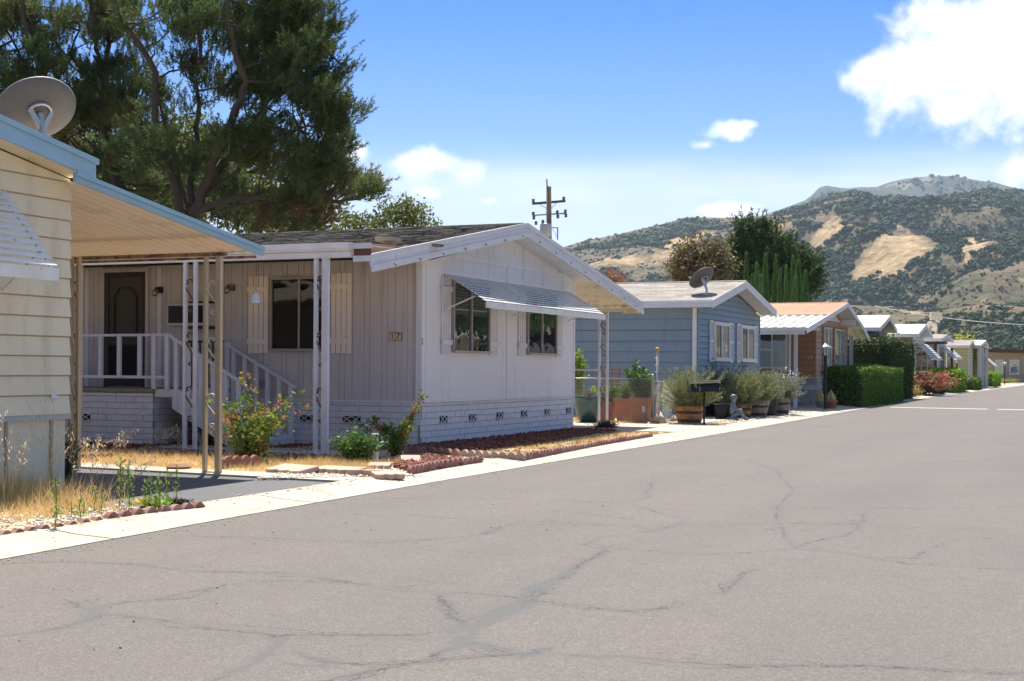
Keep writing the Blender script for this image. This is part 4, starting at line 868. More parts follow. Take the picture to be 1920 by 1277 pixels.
# ------------------------------------------------------------------ the brown house
def build_brown():
    xf = -9.2; pk = 50.4; zp = 3.72; y0, y1 = 47.55, 53.6; ov = .6; xr = xf + ov
    o, zt, TF, TS = gable_house('mobile_home', 'brown and tan home with orange-tan roof, numbered 19, behind the lamp post', 'mobile home', xf, y0, y1, pk, zp, (46.9, 3.17), (53.75, 3.02), -22, tansid, shing3, white, lap=.2, ov=ov, fh=.16, wm_side=brownsid, zb=1.05, cm=tansid)
    mb = MB(); fascia(mb, xr - .03, xr + .002, 46.95, 3.18, 43.1, 2.60, .17); fascia(mb, xr - .03, xr + .002, 53.7, 3.03, 55.2, 2.60, .15); each(mb, 'fascia', white, o)
    mb = MB(); pan(mb, -22, xr - .03, 47.3, 3.20, 43.1, 2.60, pitch=.30, amp=.05, kind='box', n=9); mb.build('patio_cover', mat('white_ribbed_metal', (.62, .58, .50), c2=(.45, .40, .28), sc2=2.5, rough=.5), o)
    mb = MB(); pan(mb, -20, xr - .03, 53.6, 2.98, 55.2, 2.55, pitch=.30, amp=.05, kind='box', n=9); mb.build('carport_roof', louvg, o)
    mb = MB(); mb.box(-22, xr - .1, 43.15, 43.25, 2.40, 2.56); mb.box(-22, xr, 43.05, 43.1, 2.50, 2.62); mb.box(-15, xr, 44.9, 45., 2.56, 2.64); mb.build('gutter', white, o)
    for px in (1480, 1491): a = ony(px, 700, 44.9).x; w = .03 if px == 1480 else .055; MB().box(a - w, a + w, 44.9, 45.0, 0, 2.6).build('post', whpost, o)
    for px in (1593, 1597): a = onx(px, 680, -9.0); MB().box(-9.02, -8.96, a.y - .04, a.y + .04, 0, 2.6).build('post', chrome, o)
    r = random.Random(8); mb = MB()      # stone veneer skirt
    for T, a0, a1 in ((TS, -22, xf), (TX(xf), y0, y1)):
        z = 0
        while z < 1.0:
            h = min(r.choice((.14, .20, .26)), 1.0 - z); a = a0
            while a < a1 - .02: w = min(r.uniform(.3, .7), a1 - a); mb.T(T, a + .014, a + w - .014, z + .012, z + h - .012, 0, .03 + r.uniform(0, .02)); a += w
            z += h
    sk = mb.build('skirt', stonem, o); MB().box(-22, xf, y0 + .002, y1 - .002, 0, 1.05).build('mortar', grout, sk); MB().box(-22, xf + .07, y0 - .07, y1, 1.0, 1.05).build('skirt_cap', stonem, o)
    for (a0, a1) in ((48.65, 50.0), (50.7, 52.9)): window(o, TX(xf + .016), a0, a1, 1.42, 2.80, chrome, pane_c, fw_=.07, pm2=pane_t)
    MB().T(TF, 48.6, 50.2, 1.02, 1.40, .03, .06).build('window_box', white, o)
    for (a, b, s_) in ((ony(1433, 650, y0).x - .6, ony(1477, 650, y0).x, .5),):
        window(o, TS, a, b, 1.33, 2.62, white, pane, fw_=.06, pm2=pane_c, split=.62); MB().T(TS, a, a + (b - a) * .6, 1.95, 2.02, .03, .09).build('window_rail', white, o)
    p = ony(1519, 671, y0); text('19', .22, (p.x, y0 - .06, p.z), RY, mat('brass_numeral', (.5, .45, .35)), o)
    MB().prism(TX(xf + .02), [(pk - 1.7, 3.05), (pk + 1.7, 3.05), (pk, 3.46)], .0, .01).build('gable_panel', white, o)
    MB().box(xf, xr - .05, 52.2, 52.25, 2.95, 3.15).build('eave_block', white, o)
    return o
build_brown()

# ------------------------------------------------------------------ homes further down the street
def px_house(label, xf, ov, wl_, wr_, peak, tl, tr, wm, rm, lap=.2, wms=None, fh=.2, length=11, wins=(), aw=None, cm=None, thr=.05):
    xr = xf + ov; pk = onx(*peak, xr); a = onx(*tl, xr); b = onx(*tr, xr)
    y0 = onx(wl_, 690, xf).y; y1 = onx(wr_, 690, xf).y; y0 = max(y0, a.y + .1); y1 = min(max(y1, pk.y + 1.5), b.y - .1)
    o, zt, TF, TS = gable_house('mobile_home', label, 'mobile home', xf, y0, y1, pk.y, pk.z, (a.y, a.z + fh), (b.y, b.z + fh), xf - length, wm, rm, white, lap=lap, ov=ov, fh=fh, wm_side=wms, cm=cm, thr=thr)
    for (p, q, z0, z1) in wins:
        p = onx(p, 670, xf).y; q = onx(q, 670, xf).y; window(o, TX(xf + .018), p, q, z0, z1, white, pane, fw_=.08)
    if aw: p = onx(aw[0], 660, xf).y; q = onx(aw[1], 660, xf).y; louvre_awning(o, TX(xf + .02), p, q, aw[2], aw[3], aw[4], 7, louvg, white, lip=.08)
    return o, zt, y0, y1
px_house('home with a bright white roof rising behind the tall hedge', -9.5, .5, 1650, 1676, (1669, 592), (1650, 622), (1683, 627), pinksid, roofwhite, wms=mat('pale_blue_siding', (.42, .50, .58)), length=9)
o5, zt5, ya, yb = px_house('home with pinkish-tan side wall and one large slanted awning, beyond the tall hedge', -9.4, .5, 1711, 1739, (1737, 608), (1722, 633), (1749, 636), white, shing4, lap=.22, wms=pinksid, wins=((1714, 1736, 1.2, 2.6),), aw=(1714, 1737, 2.75, 1.95, .8))
mb = MB(); pan(mb, -15, -9.9, ya, 2.75, ya - 3.0, 2.35, pitch=.3, amp=.05, kind='box', n=8); mb.build('patio_cover', MATS['white_ribbed_metal'], o5)
for x in (-10.0, -12.5): MB().box(x - .04, x + .04, ya - 2.8, ya - 2.72, 0, 2.4).build('post', whpost, o5)
p = onx(1747, 620, -10.5); dish('satellite_dish', 'small pale dish on the roof of the pinkish-tan home', (p.x, p.y, p.z + .25), fw * .3 + up0 * .5 + rt0 * .6, .42, (p.x, p.y, p.z - .5), m=louv)
o6, zt6, ya6, yb6 = px_house('home with dark corner posts and two awning windows, third roof from the far end', -9.3, .5, 1757, 1782, (1777, 627), (1765, 641), (1788, 643), white, shing2, wms=mat('tan_lap', (.40, .34, .28)), wins=((1762, 1768, 1.2, 2.5), (1773, 1779, 1.2, 2.5)), aw=(1761, 1781, 2.75, 2.1, .7))
MB().box(-9.35, -9.2, ya6 - 1.2, ya6 - 1.0, 0, 2.85).build('post', dkbrown, o6)
MB().box(-9.0, -8.85, yb6 + .3, yb6 + .5, 0, 2.7).build('post', dkbrown, o6)
MB().box(-9.8, -8.75, ya6 - 1.3, ya6 + .3, 2.85, 3.0).build('canopy', dkbrown, o6)
px_house('pale yellow home with weathered tan roof behind the small street tree', -9.2, .3, 1814, 1832, (1824, 638), (1817, 653), (1832, 655), yelsid, shing2, cm=yelsid)
o8, zt8, ya8, yb8 = px_house('white-columned home with a cream roof, nearest the long flat building', -9.0, .4, 1836, 1850, (1849, 638), (1838, 652), (1854, 653), yelsid, mat('cream_roofing', (.66, .63, .52)), wins=((1843, 1846, .9, 2.6),), aw=(1842, 1849, 2.4, 1.7, .8))
for px in (1837, 1841, 1850): q = onx(px, 700, -8.7); MB().box(-8.85, -8.6, q.y - .15, q.y + .15, 0, 3.0).build('column', white, o8)
# long flat-roofed building at the end of the road
def build_end():
    o = thing('office_building', 'long beige flat-roofed building with teal windows at the end of the road', 'building', (0, 172, 0)); y = 168.
    a = ony(1846, 680, y).x; b = a + 26; T = TY(y); zt_ = ony(1880, 656, y).z; slope = .028
    MB().prism(T, [(a, 0), (b, 0), (b, zt_ - .9), (a, zt_ - .25)], -9, 0).build('wall', beigesid, o)
    MB().prism(T, [(a - .6, zt_ - .25), (b + .6, zt_ - .95), (b + .6, zt_ - .55), (a - .6, zt_ + .15)], -10, .9).build('roof', mat('dark_roof_edge', (.07, .045, .04)), o)
    for (p, q) in ((1866, 1881), (1893, 1911), (1930, 1946)):
        window(o, T, ony(p, 680, y).x, ony(q, 680, y).x, .9, 2.6, white, pane_t, split=0, fw_=.12)
    mb = MB()
    for k in range(60): x = a + k * .43; mb.T(T, x, x + .03, 0, zt_ - 1., .0, .012)
    mb.build('batten', beigesid, o)
build_end()
# homes across the road: outside the frame, seen mirrored in the street-side windows
for (y0, y1, lb, m_) in ((46, 62, 'cream home across the road, mirrored in the awning-shaded windows', cream), (82, 110, 'white home across the road, mirrored in the blue home\'s windows', white)):
    o = thing('mobile_home', lb, 'mobile home', (14, (y0 + y1) / 2, 0)); T = TXn(9.0)
    MB().box(9, 17, y0, y1, 0, 2.7).build('wall', m_, o); mb = MB(); lapwall(mb, T, y0, y1, .7, 2.6, .2); mb.build('front_wall', m_, o)
    MB().box(8.99, 8.9, y0 + .2, y1 - .2, 0, .7).build('skirt', mat('grey_skirt', (.2, .2, .2)), o)
    mb = MB(); mb.prism(lambda a, z, q: (a, q, z), [(8.4, 2.6), (13, 3.7), (17.6, 2.6), (17.6, 2.75), (13, 3.85), (8.4, 2.75)], y0 - .3, y1 + .3); mb.build('roof', shing2, o)
    for k in range(int((y1 - y0) / 5)): window(o, T, y0 + 1.5 + 5 * k, y0 + 3.3 + 5 * k, 1.2, 2.3, white, pane)
# ------------------------------------------------------------------ plants
def stems(base, n, h, spread, lean=(0, 0), curve=.3, jit=.25, hmin=.5, seed=None):
    out = []
    for i in range(n):
        a = rnd.uniform(0, 6.28); s = spread * math.sqrt(rnd.random()); hh = h * rnd.uniform(hmin, 1); d = Vector((math.cos(a) * s + lean[0], math.sin(a) * s + lean[1], 0)); P = []
        for k in range(6):
            t = k / 5; P.append(Vector(base) + d * (t * (1 - curve) + curve * t * t) + Vector((rnd.uniform(-1, 1), rnd.uniform(-1, 1), 0)) * jit * .06 * t + Vector((0, 0, hh * (t - .12 * t * t * (s / max(spread, .01))))))
        out.append(P)
    return out
def along(P, n, r, t0=.15):
    pts = []
    for i in range(n):
        t = t0 + (1 - t0) * rnd.random(); k = min(int(t * (len(P) - 1)), len(P) - 2); f = t * (len(P) - 1) - k; q = P[k].lerp(P[k + 1], f); pts.append((q.x + rnd.gauss(0, r), q.y + rnd.gauss(0, r), max(q.z + rnd.gauss(0, r), .02)))
    return pts
def bush(name, label, cat, base, n, h, spread, leaves, size, m, r=.05, lean=(0, 0), aspect=.5, group=None, stemr=.006, t0=.15, hmin=.5, curve=.3, extra=None, sm=None):
    o = thing(name, label, cat, tuple(base), group); st = stems(base, n, h, spread, lean, curve, hmin=hmin)
    if extra: st += extra
    mb = MB()
    for P in st: mb.tube(P, [stemr * (1.2 - .9 * k / (len(P) - 1)) for k in range(len(P))], 4, cap=False)
    mb.build('stem', sm or barkg, o, fix=False); pts = []
    for P in st: pts += along(P, int(leaves * (.6 + .8 * rnd.random())), r, t0)
    fastmesh('foliage', leafquads(np.array(pts), size, aspect), 4, m, o); return o
def spiky(name, label, cat, base, n, h, spread, per, L, w, m, lean=(0, 0), group=None, z0=.0, extra=None, br=.0):
    """upright feathery shoots: short blades all along each stem"""
    b = Vector(base) + Vector((0, 0, z0)); o = thing(name, label, cat, tuple(base), group); st = stems(b, n, h, spread, lean, .5, jit=.8, hmin=.2)
    for P in st: a = rnd.uniform(0, 6.28); q = Vector((math.cos(a), math.sin(a), 0)) * br * math.sqrt(rnd.random()); P[:] = [p + q for p in P]
    mb = MB()
    for P in st: mb.tube(P, .004, 3, cap=False)
    mb.build('stem', barkg, o, fix=False); Ps = []; Ds = []
    for P in st:
        for q in along(P, per, .018, .08): Ps.append(q)
        d = (P[-1] - P[0]).normalized(); Ds += [tuple(d)] * per
    D = np.array(Ds) * .7 + unit(len(Ds)) * .75; D /= np.linalg.norm(D, axis=1)[:, None]
    fastmesh('foliage', blades(np.array(Ps), D, L * (.6 + .8 * RS.rand(len(Ps))), w), 3, m, o); return o

# ---- scalloped edging blocks
def edging_block(parent_name, label, p0, p1, n=4, h=.13, m=redbrick, group='scalloped red edging blocks', z=.03, th=.055, cat='edging block'):
    a = Vector((p0[0], p0[1], 0)); b = Vector((p1[0], p1[1], 0)); d = (b - a); L = d.length; d.normalize(); s = Vector((-d.y, d.x, 0)); poly = [(0, 0), (L, 0)]; w = L / n
    for i in range(n - 1, -1, -1):
        for k in range(6): t = k / 5; poly.append((w * (i + 1 - t), h - .35 * w + .35 * w * math.sin(math.pi * t) + (0)))
    T = lambda u, zz, q: tuple(a + d * u + s * q + Vector((0, 0, z + zz)))
    o = MB().prism(T, poly, 0, th).build(parent_name, m, None); return tag(o, label, cat, group)
def edging_run(pts, label, grp, bl=.58, **k):
    P = [Vector(p) for p in pts]
    for p, q in zip(P, P[1:]):
        L = (q - p).length; n = max(1, round(L / bl)); 
        for i in range(n):
            a = p.lerp(q, i / n); b = p.lerp(q, (i + .975) / n); j = rnd.uniform(-.012, .012)
            edging_block('edging_block', label, (a.x + j, a.y), (b.x - j * .5, b.y), group=grp, h=k.get('h', .12) + rnd.uniform(-.012, .012), z=k.get('z', .02), m=k.get('m', redbrick))
edging_run([G2(0, 1018), G2(100, 1003), G2(200, 986), G2(300, 971), G2(388, 960)], 'small red scalloped edging block beside the kerb in front of the cream home', 'red edging in front of the cream home', h=.075)
edging_run([G2(772, 897), G2(830, 886), G2(905, 874)], 'red scalloped edging block in front of the red rock bed by the rose', 'edging of the red rock bed', h=.13)
edging_run([G2(985, 867), G2(1060, 853), G2(1140, 838), G2(1224, 824)], 'red scalloped edging block along the kerb in front of the windowed wall', 'edging along the kerb of home 17', h=.105, m=redbrick)
edging_run([G2(757, 857), G2(800, 857), G2(862, 862)], 'dark red scalloped edging block between path and lava rocks at the house corner', 'edging beside the concrete path', h=.13)
edging_run([G2(862, 862), G2(920, 866), G2(984, 868)], 'pinkish scalloped edging block between path and dry bed', 'pinkish edging beside the path end', h=.12, m=pinkstone)
edging_run([G2(420, 884), G2(490, 880)], 'dark red scalloped edging block at the foot of the tall rose bush', 'edging at the rose bush foot', h=.16)
edging_run([G2(146, 868), G2(215, 864)], 'low red scalloped block in the dry grass behind the left tan post', 'edging in the dry grass', h=.10)
def paver(label, px, py, L, Wd, rot, tilt=0., m=pinkstone, sc=True):
    c = g(px, py); mb = MB(); n = 3; poly = [(-L / 2, Wd / 2), (L / 2, Wd / 2)]
    for i in range(n):
        for k in range(5): t = k / 4; poly.append((L / 2 - L / n * (i + t), -Wd / 2 - (.035 * math.sin(math.pi * t) if sc else 0)))
    ca, sa = math.cos(R(rot)), math.sin(R(rot)); T = lambda u, v, q: (c.x + u * ca - v * sa, c.y + u * sa + v * ca, .05 + q + tilt * v)
    return tag(mb.prism(T, poly, 0, .06).build('paver', m, None, bevel=.006), label, 'paver', 'loose pinkish pavers beside the driveway')
for (px, py, L, Wd, rot, tl, lb) in ((548, 893, .62, .3, -18, .15, 'longest tilted pinkish paver, leftmost of the loose pavers'), (618, 893, .36, .3, -10, .05, 'small pinkish paver second from the left in the loose row'), (652, 895, .34, .3, -4, .05, 'small pinkish paver in the middle of the loose row'),
    (700, 899, .62, .2, 4, -.05, 'long narrow pinkish paver on edge near the driveway corner'), (727, 904, .34, .28, 40, .05, 'sandy coloured paver turned cornerwise by the kerb'), (711, 886, .28, .22, 20, .1, 'thick pinkish paver behind the cornerwise one'), (770, 874, .26, .24, 30, .25, 'loose brownish block lying on the red rocks')):
    paver(lb, px, py, L, Wd, rot, tl)
MB().lathe(g(335, 885) + Vector((0, 0, .02)), [(.13, 0), (.16, .05), (.10, .09), (.02, .1)], 12).build('rock', mat('rusty_rock', (.28, .13, .06), var=.3), None); tag(bpy.data.objects['rock'], 'rust-brown rock on dry grass left of the right-hand tan post', 'rock')
for (px, py, s_, lb) in ((45, 962, .10, 'pale log-shaped stone lying by the cream wall'), (140, 952, .07, 'pale flat stone in the dry grass')):
    c = g(px, py); a = Vector((rt0 * s_ * 1.9)); mb = MB(); mb.tube([c - a + Vector((0, 0, .03)), c - a * .6 + Vector((0, 0, .055)), c + a * .5 + Vector((0, 0, .045)), c + a + Vector((0, 0, .02))], [s_ * .25, s_ * .5, s_ * .45, s_ * .2], 7)
    tag(mb.build('stone', mat('pale_stone', (.5, .46, .42), bump=.5), None, smooth=True), lb, 'stone')
c = g(703, 868); tag(MB().box(c.x - .045, c.x + .045, c.y - .03, c.y + .03, 0, .40).build('marker_post', mat('pinkish_white_plastic', (.62, .50, .46), rough=.5), None, bevel=.01), 'short pinkish-white post standing between the two small rose bushes', 'post')
for (px, py, s_, lb) in ((1136, 806, .20, 'dark dead stump of a plant at the far house corner'), (1062, 816, .10, 'small dark dead plant tuft against the block skirt'), (838, 858, .09, 'dark weathered clump at the near house corner'), (335, 950, .07, 'dark fallen clump beside the green weeds')):
    c = g(px, py); o = thing('dead_plant', lb, 'dead plant', tuple(c)); P = np.array(c) + np.array([0, 0, s_ * .4]) + RS.normal(size=(900, 3)) * [s_ * .6, s_ * .6, s_ * .25]; P[:, 2] = np.abs(P[:, 2])
    fastmesh('twigs', blades(P, unit(900), s_ * .6, .012), 3, mat('dead_twig', (.035, .025, .02)), o); MB().lathe(c, [(s_ * .9, 0), (s_ * .8, s_ * .5), (s_ * .3, s_ * .8)], 9).build('crown', MATS['dead_twig'], o)
# roses
c = g(468, 872); rose_extra = []
for (px, py) in ((455, 700), (470, 720), (540, 770), (565, 735), (578, 765), (535, 745), (430, 760), (500, 765)):
    e = ony(px, py, c.y + rnd.uniform(-.25, .35)); rose_extra.append([Vector(c).lerp(e, t) + Vector((0, 0, .15 * math.sin(t * 3))) for t in (0, .2, .4, .6, .8, 1)])
bush('rose_bush', 'tall straggly rose bush with reddish tips in front of the porch steps', 'rose bush', c, 30, .95, .55, 60, .058, rose_l, r=.055, aspect=.65, extra=rose_extra)
c = g(672, 876); bush('rose_bush', 'low compact rose bush left of the short post', 'rose bush', c, 30, .52, .30, 75, .055, mid_l, r=.05, aspect=.65)
c = g(742, 862); ex = []
for (px, py) in ((795, 740), (780, 770), (775, 800), (700, 785), (655, 790), (690, 790), (760, 790), (720, 800)):
    e = ony(px, py, c.y + rnd.uniform(-.3, .2)); ex.append([Vector(c).lerp(e, t) + Vector((0, 0, .10 * math.sin(t * 3))) for t in (0, .2, .4, .6, .8, 1)])
bush('rose_bush', 'open arching rose bush with long bare canes at the house corner', 'rose bush', c, 8, .6, .45, 55, .05, rose_l, r=.028, aspect=.65, extra=ex + ex)
# ---- ground litter: rocks, gravel, dry grass
def region_pts(poly, n, z=.045): q = scatter(poly, n); return np.c_[q, np.full(n, z)]
def stuff(o, label=None): o['kind'] = 'stuff'; return o
lav1 = [G2(742, 868), G2(800, 862), G2(905, 873), G2(775, 896), G2(740, 884)]
P = region_pts(lav1, 3000); P[:, 2] += RS.rand(len(P)) * .04; stuff(rocks('lava_rock_bed', P, .014, .042, lava_m, None))
lav2 = [(-9.97, 18.5), (-8.7, 18.5), (-8.6, 21.5), (-8.9, 24), (-9.0, 26.3), (-9.97, 26.3)]
P = region_pts(lav2, 7500, .055); P[:, 2] += RS.rand(len(P)) * .04; stuff(rocks('lava_rock_bed', P, .014, .045, lava_m, None))
P = region_pts([(-9.0, 18.6), (-7.9, 18.3), (-7.95, 26.3), (-9, 26.3)], 500, .05); stuff(rocks('lava_rock_bed', P, .012, .035, lava_m, None))
P = region_pts([(-17, 17.5), (-10.1, 17.7), (-10.1, 19.5), (-17, 19.5)], 6000, .03); stuff(rocks('lava_rock_bed', P, .014, .045, lava_m, None))
P = region_pts([(-15, 15.3), (-8.9, 15.6), (-9.2, 17.0), (-15, 17.4)], 2600, .05); stuff(rocks('lava_rock_bed', P, .012, .035, lava_m, None))
P = region_pts([G2(480, 905), G2(780, 900), G2(740, 880), G2(560, 885)], 2500, .045); stuff(rocks('pebbles', P, .008, .03, peb_m, None))
P = region_pts([(inner(0) - .1, 3), (-11, 3), (-10.2, 10.1), (inner(10) - .12, 10.1)], 9000, .045); stuff(rocks('pebbles', P, .007, .028, peb_m, None))
P = region_pts([(-9.3, 30.5), (inner(31), 30.5), (inner(42) - .02, 42.4), (-9.5, 42.4)], 2500, .045); stuff(rocks('pebbles', P, .01, .04, peb_m, None))
P = region_pts([(-11, 46.7), (inner(48), 46.7), (inner(50) - .02, 49.5), (-9.4, 49.5)], 2200, .05); stuff(rocks('pebbles', P, .015, .06, mat('buff_pebble', (.45, .33, .22)), None))
def grass(name, poly, n, hmin, hmax, w, m, lean=.35, clump=0, z=.03):
    q = scatter(poly, n if not clump else n // clump)
    if clump: q = np.repeat(q, clump, 0) + RS.normal(size=(len(q) * clump, 2)) * .05
    k = len(q); P = np.c_[q, np.full(k, z)]; D = np.c_[RS.normal(size=(k, 2)) * lean, np.ones(k)]; D /= np.linalg.norm(D, axis=1)[:, None]
    return stuff(fastmesh(name, blades(P, D, hmin + (hmax - hmin) * RS.rand(k) ** 2, w), 3, m, None))
grass('dry_grass', [(-9.8, 3), (-8.5, 3), (-8.3, 8), (-7.95, 9.7), (-8.6, 10.2), (-9.85, 10.3)], 20000, .05, .24, .006, straw, .7, 14)
grass('dry_grass', [(-9.88, 7), (-9.3, 7), (-9.0, 10.1), (-9.9, 11.2)], 3200, .12, .42, .006, straw, .45, 10)
grass('dry_grass', [(-9.7, 9.2), (-8.5, 9.3), (-8.1, 10.1), (-9.8, 10.15)], 3000, .12, .36, .006, straw, .45, 14)
grass('dry_grass', [(-15, 14.2), (-9.9, 14.05), (-8.4, 14.15), (-8.2, 15.2), (-10, 16.1), (-15, 16.2)], 26000, .03, .15, .006, straw, .6, 12)
grass('dry_grass', [(-9.0, 14.3), (-8.1, 14.3), (-8.3, 15.9), (-9.8, 15.9)], 7000, .04, .16, .006, straw, .45, 10)
grass('dry_grass', [(-13.5, 30.5), (inner(30), 30.45), (inner(33), 33), (-9.9, 33), (-13.5, 33)], 9000, .02, .10, .01, straw, .9, 10)
grass('dry_grass', [(-9.2, 18.5), (inner(20) - .05, 18.2), (inner(26) - .05, 26.3), (-9.0, 26.3)], 16000, .02, .10, .007, straw, .9, 8)
grass('green_weeds', [(inner(18) - .1, 18.5), (-8.4, 18.5), (-8.4, 26), (inner(25) - .1, 26)], 500, .03, .09, .014, weed_l, .7, 20)
# ---- tall weeds by the cream house
def oat(px, py, h, lean, idx):
    c = g(px, py); o = thing('wild_oat', ['tall dry oat stem', 'bent dry oat stem', 'seedy dry grass stem'][idx % 3] + ' with pale hanging seeds ' + ('by the cream wall' if px < 140 else 'in front of the porch'), 'dry grass stem', tuple(c), 'dry oat stems'); mb = MB(); Ps = []; Ds = []
    for s in range(4):
        l = Vector(rt0) * (lean + rnd.uniform(-.14, .14)); hh = h * rnd.uniform(.7, 1); P = [c + l * t * t + Vector((rnd.uniform(-.04, .04) * t, 0, hh * t * (1 - .1 * t))) for t in (0, .25, .5, .75, 1)]; mb.tube(P, .0022, 3, cap=False)
        for k in range(16): t = rnd.uniform(.62, 1); q = P[0] + l * t * t + Vector((rnd.uniform(-.05, .05), rnd.uniform(-.05, .05), hh * t * (1 - .1 * t) + rnd.uniform(-.03, .01))); Ps.append(tuple(q)); Ds.append((rnd.uniform(-.5, .5), rnd.uniform(-.5, .5), -1))
    mb.build('stem', mat('straw_stem', (.5, .38, .2)), o, fix=False); fastmesh('seed_head', leafquads(np.array(Ps), .034, .28, np.array(Ds) / 1.2), 4, leafmat('seed_straw', (.68, .56, .36), (.85, .76, .56), .4), o)
for i, (px, py, h, ln) in enumerate(((18, 965, .75, .1), (45, 958, .95, -.1), (80, 950, .9, .2), (8, 970, 1.05, 0), (100, 948, 1.15, -.15), (128, 945, .75, .3), (210, 862, .42, .2), (232, 858, .5, .1), (180, 860, .4, .1), (270, 855, .55, .35), (300, 852, .45, .1), (338, 850, .48, -.05), (160, 865, .4, 0), (640, 868, .5, 0), (615, 868, .45, .05), (380, 850, .4, -.1), (245, 930, .45, .2), (200, 935, .5, .35), (165, 940, .55, .2))): oat(px, py, h, ln, i)
def weed(px, py, h, label, n=1, leaf=.03):
    c = g(px, py); o = thing('weed', label, 'weed', tuple(c), 'green upright weeds'); mb = MB(); Ps = []
    for s in range(n):
        b = c + Vector((rnd.uniform(-.03, .03) * n, rnd.uniform(-.03, .03) * n, 0)); hh = h * rnd.uniform(.7, 1); P = [b + Vector((rnd.uniform(-.012, .012), 0, hh * t)) for t in (0, .33, .66, 1)]; mb.tube(P, .0035, 3, cap=False); Ps += along(P, int(60 * hh / .3), .010 + leaf * .25, .1)
    mb.build('stem', mid_l, o, fix=False); D = np.c_[RS.normal(size=(len(Ps), 2)) * .7, np.ones(len(Ps))]; D /= np.linalg.norm(D, axis=1)[:, None]; fastmesh('foliage', leafquads(np.array(Ps), leaf, .35, D), 4, weed_l, o)
for (px, py, h, lb, n, lf) in ((96, 1003, .62, 'tallest thin green weed growing at the edging of the cream home', 1, .035), (131, 985, .25, 'short green weed right of the tallest thin one', 2, .03), (156, 978, .22, 'small upright weed left of centre in the dry bed', 1, .03), (180, 970, .32, 'thin green weed in front of the driveway shadow', 1, .03), (194, 974, .25, 'small thin weed beside the driveway-shadow weed', 1, .03),
    (238, 963, .62, 'bushy tall green weed at the driveway edge', 2, .04), (272, 960, .34, 'upright weed left of the broad-leaved clump', 1, .035), (296, 968, .42, 'tall weed in the broad-leaved clump', 2, .035), (310, 955, .40, 'slender weed right of the broad-leaved clump', 1, .03), (333, 952, .42, 'rightmost curving weed by the driveway', 1, .03), (281, 957, .36, 'weed behind the broad-leaved clump', 1, .03)): weed(px, py, h, lb, n, lf)
c = g(285, 962); bush('weed', 'broad-leaved bright green weed clump at the driveway corner', 'weed', c, 8, .14, .12, 14, .075, lush_l, r=.03, aspect=.7)
for (px, py, lb) in ((262, 950, 'yellow dandelion flowers beside the driveway'), (170, 925, 'yellow flower in the dry grass by the cream wall')):
    c = g(px, py); fastmesh('flower', leafquads(np.array(c) + np.array([0, 0, .05]) + RS.normal(size=(26, 3)) * [.05, .05, .012], .04, .8), 4, leafmat('yellow_petal', (.75, .5, .02), (.8, .6, .05), .3), None); tag(bpy.data.objects[-1] if False else [x for x in bpy.data.objects if x.name.startswith('flower') and not x.get('label')][0], lb, 'flower')
spiky('shrub', 'dark green spiky weed against the corner of the cream home', 'shrub', g(121, 912), 26, .75, .20, 60, .06, .012, dkbush_l)

# ------------------------------------------------------------------ chain-link fence and the pots behind it
def chain(parent, p0, p1, z0, z1, cell=.075):
    a = Vector((p0[0], p0[1], 0)); b = Vector((p1[0], p1[1], 0)); L = (b - a).length; d = (b - a) / L; H = z1 - z0; mb = MB(); k = int((L + H) / cell) + 1
    for i in range(-int(H / cell) - 1, k):
        for sgn in (1, -1):
            u0 = i * cell; u1 = u0 + H; zz0, zz1 = (z0, z1) if sgn > 0 else (z1, z0)
            t0 = max(0, -u0 / H) if u0 < 0 else 0; t1 = min(1, (L - u0) / H)
            if t1 <= t0: continue
            q = lambda t: a + d * (u0 + H * t) + Vector((0, 0, zz0 + (zz1 - zz0) * t)); mb.beam(q(t0), q(t1), .005, .005, (d.y, -d.x, .01))
    return mb.build('wire_mesh', chrome, parent, fix=False)
fo = thing('chain_link_fence', 'waist-high chain-link fence running from the carport post to the barrel planter', 'fence', (-10, 30.8, 0))
F1 = (-14.0, 31.0); F2 = (-9.78, 31.0); F3 = (-9.45, 33.6)
chain(fo, F1, F2, .05, 1.06); chain(fo, F2, F3, .05, .98)
MB().tube([(F1[0], F1[1], 1.07), (F2[0], F2[1], 1.07)], .006, 6).build('top_rail', chrome, fo, True); MB().tube([(F2[0], F2[1], 1.0), (F3[0], F3[1], .99)], .014, 6).build('top_rail', chrome, fo, True)
for (x, y, h) in ((F2[0], F2[1], 1.16), (F3[0], F3[1], 1.02)): MB().lathe((x, y, 0), [(.034, 0), (.034, h - .03), (.04, h - .03), (.03, h), (.008, h + .02)], 12).build('fence_post', chrome, fo, True)
def rectpot(label, px0, px1, y, h, m, top=1.0, bot=.82, name='planter', sticker=False, dy=.42, group=None):
    a = ony(px0, 790, y).x; b = ony(px1, 790, y).x; cx = (a + b) / 2; w = (b - a) / 2; o = thing(name, label, 'planter', (cx, y, 0), group)
    def ring(s, z): return [(cx - w * s, y - dy / 2 * s, z), (cx + w * s, y - dy / 2 * s, z), (cx + w * s, y + dy / 2 * s, z), (cx - w * s, y + dy / 2 * s, z)]
    mb = MB(); lv = [ring(bot, .03), ring(top * .96, h - .07), ring(top * 1.04, h - .07), ring(top * 1.04, h), ring(top * .92, h), ring(top * .88, h - .08)]
    for p, q in zip(lv, lv[1:]): mb.add(p + q, [(i, (i + 1) % 4, (i + 1) % 4 + 4, i + 4) for i in range(4)])
    mb.add(lv[0], [(0, 1, 2, 3)]); mb.build('pot', m, o); MB().add(lv[5], [(0, 1, 2, 3)]).build('potting_soil', mat('dark_soil', (.06, .04, .03)), o)
    if sticker: MB().box(cx + w * .35, cx + w * .65, y - dy / 2 - .012, y - dy / 2 - .008, h * .45, h * .68).build('price_sticker', MATS['sticker_white'], o)
    return o, cx, w
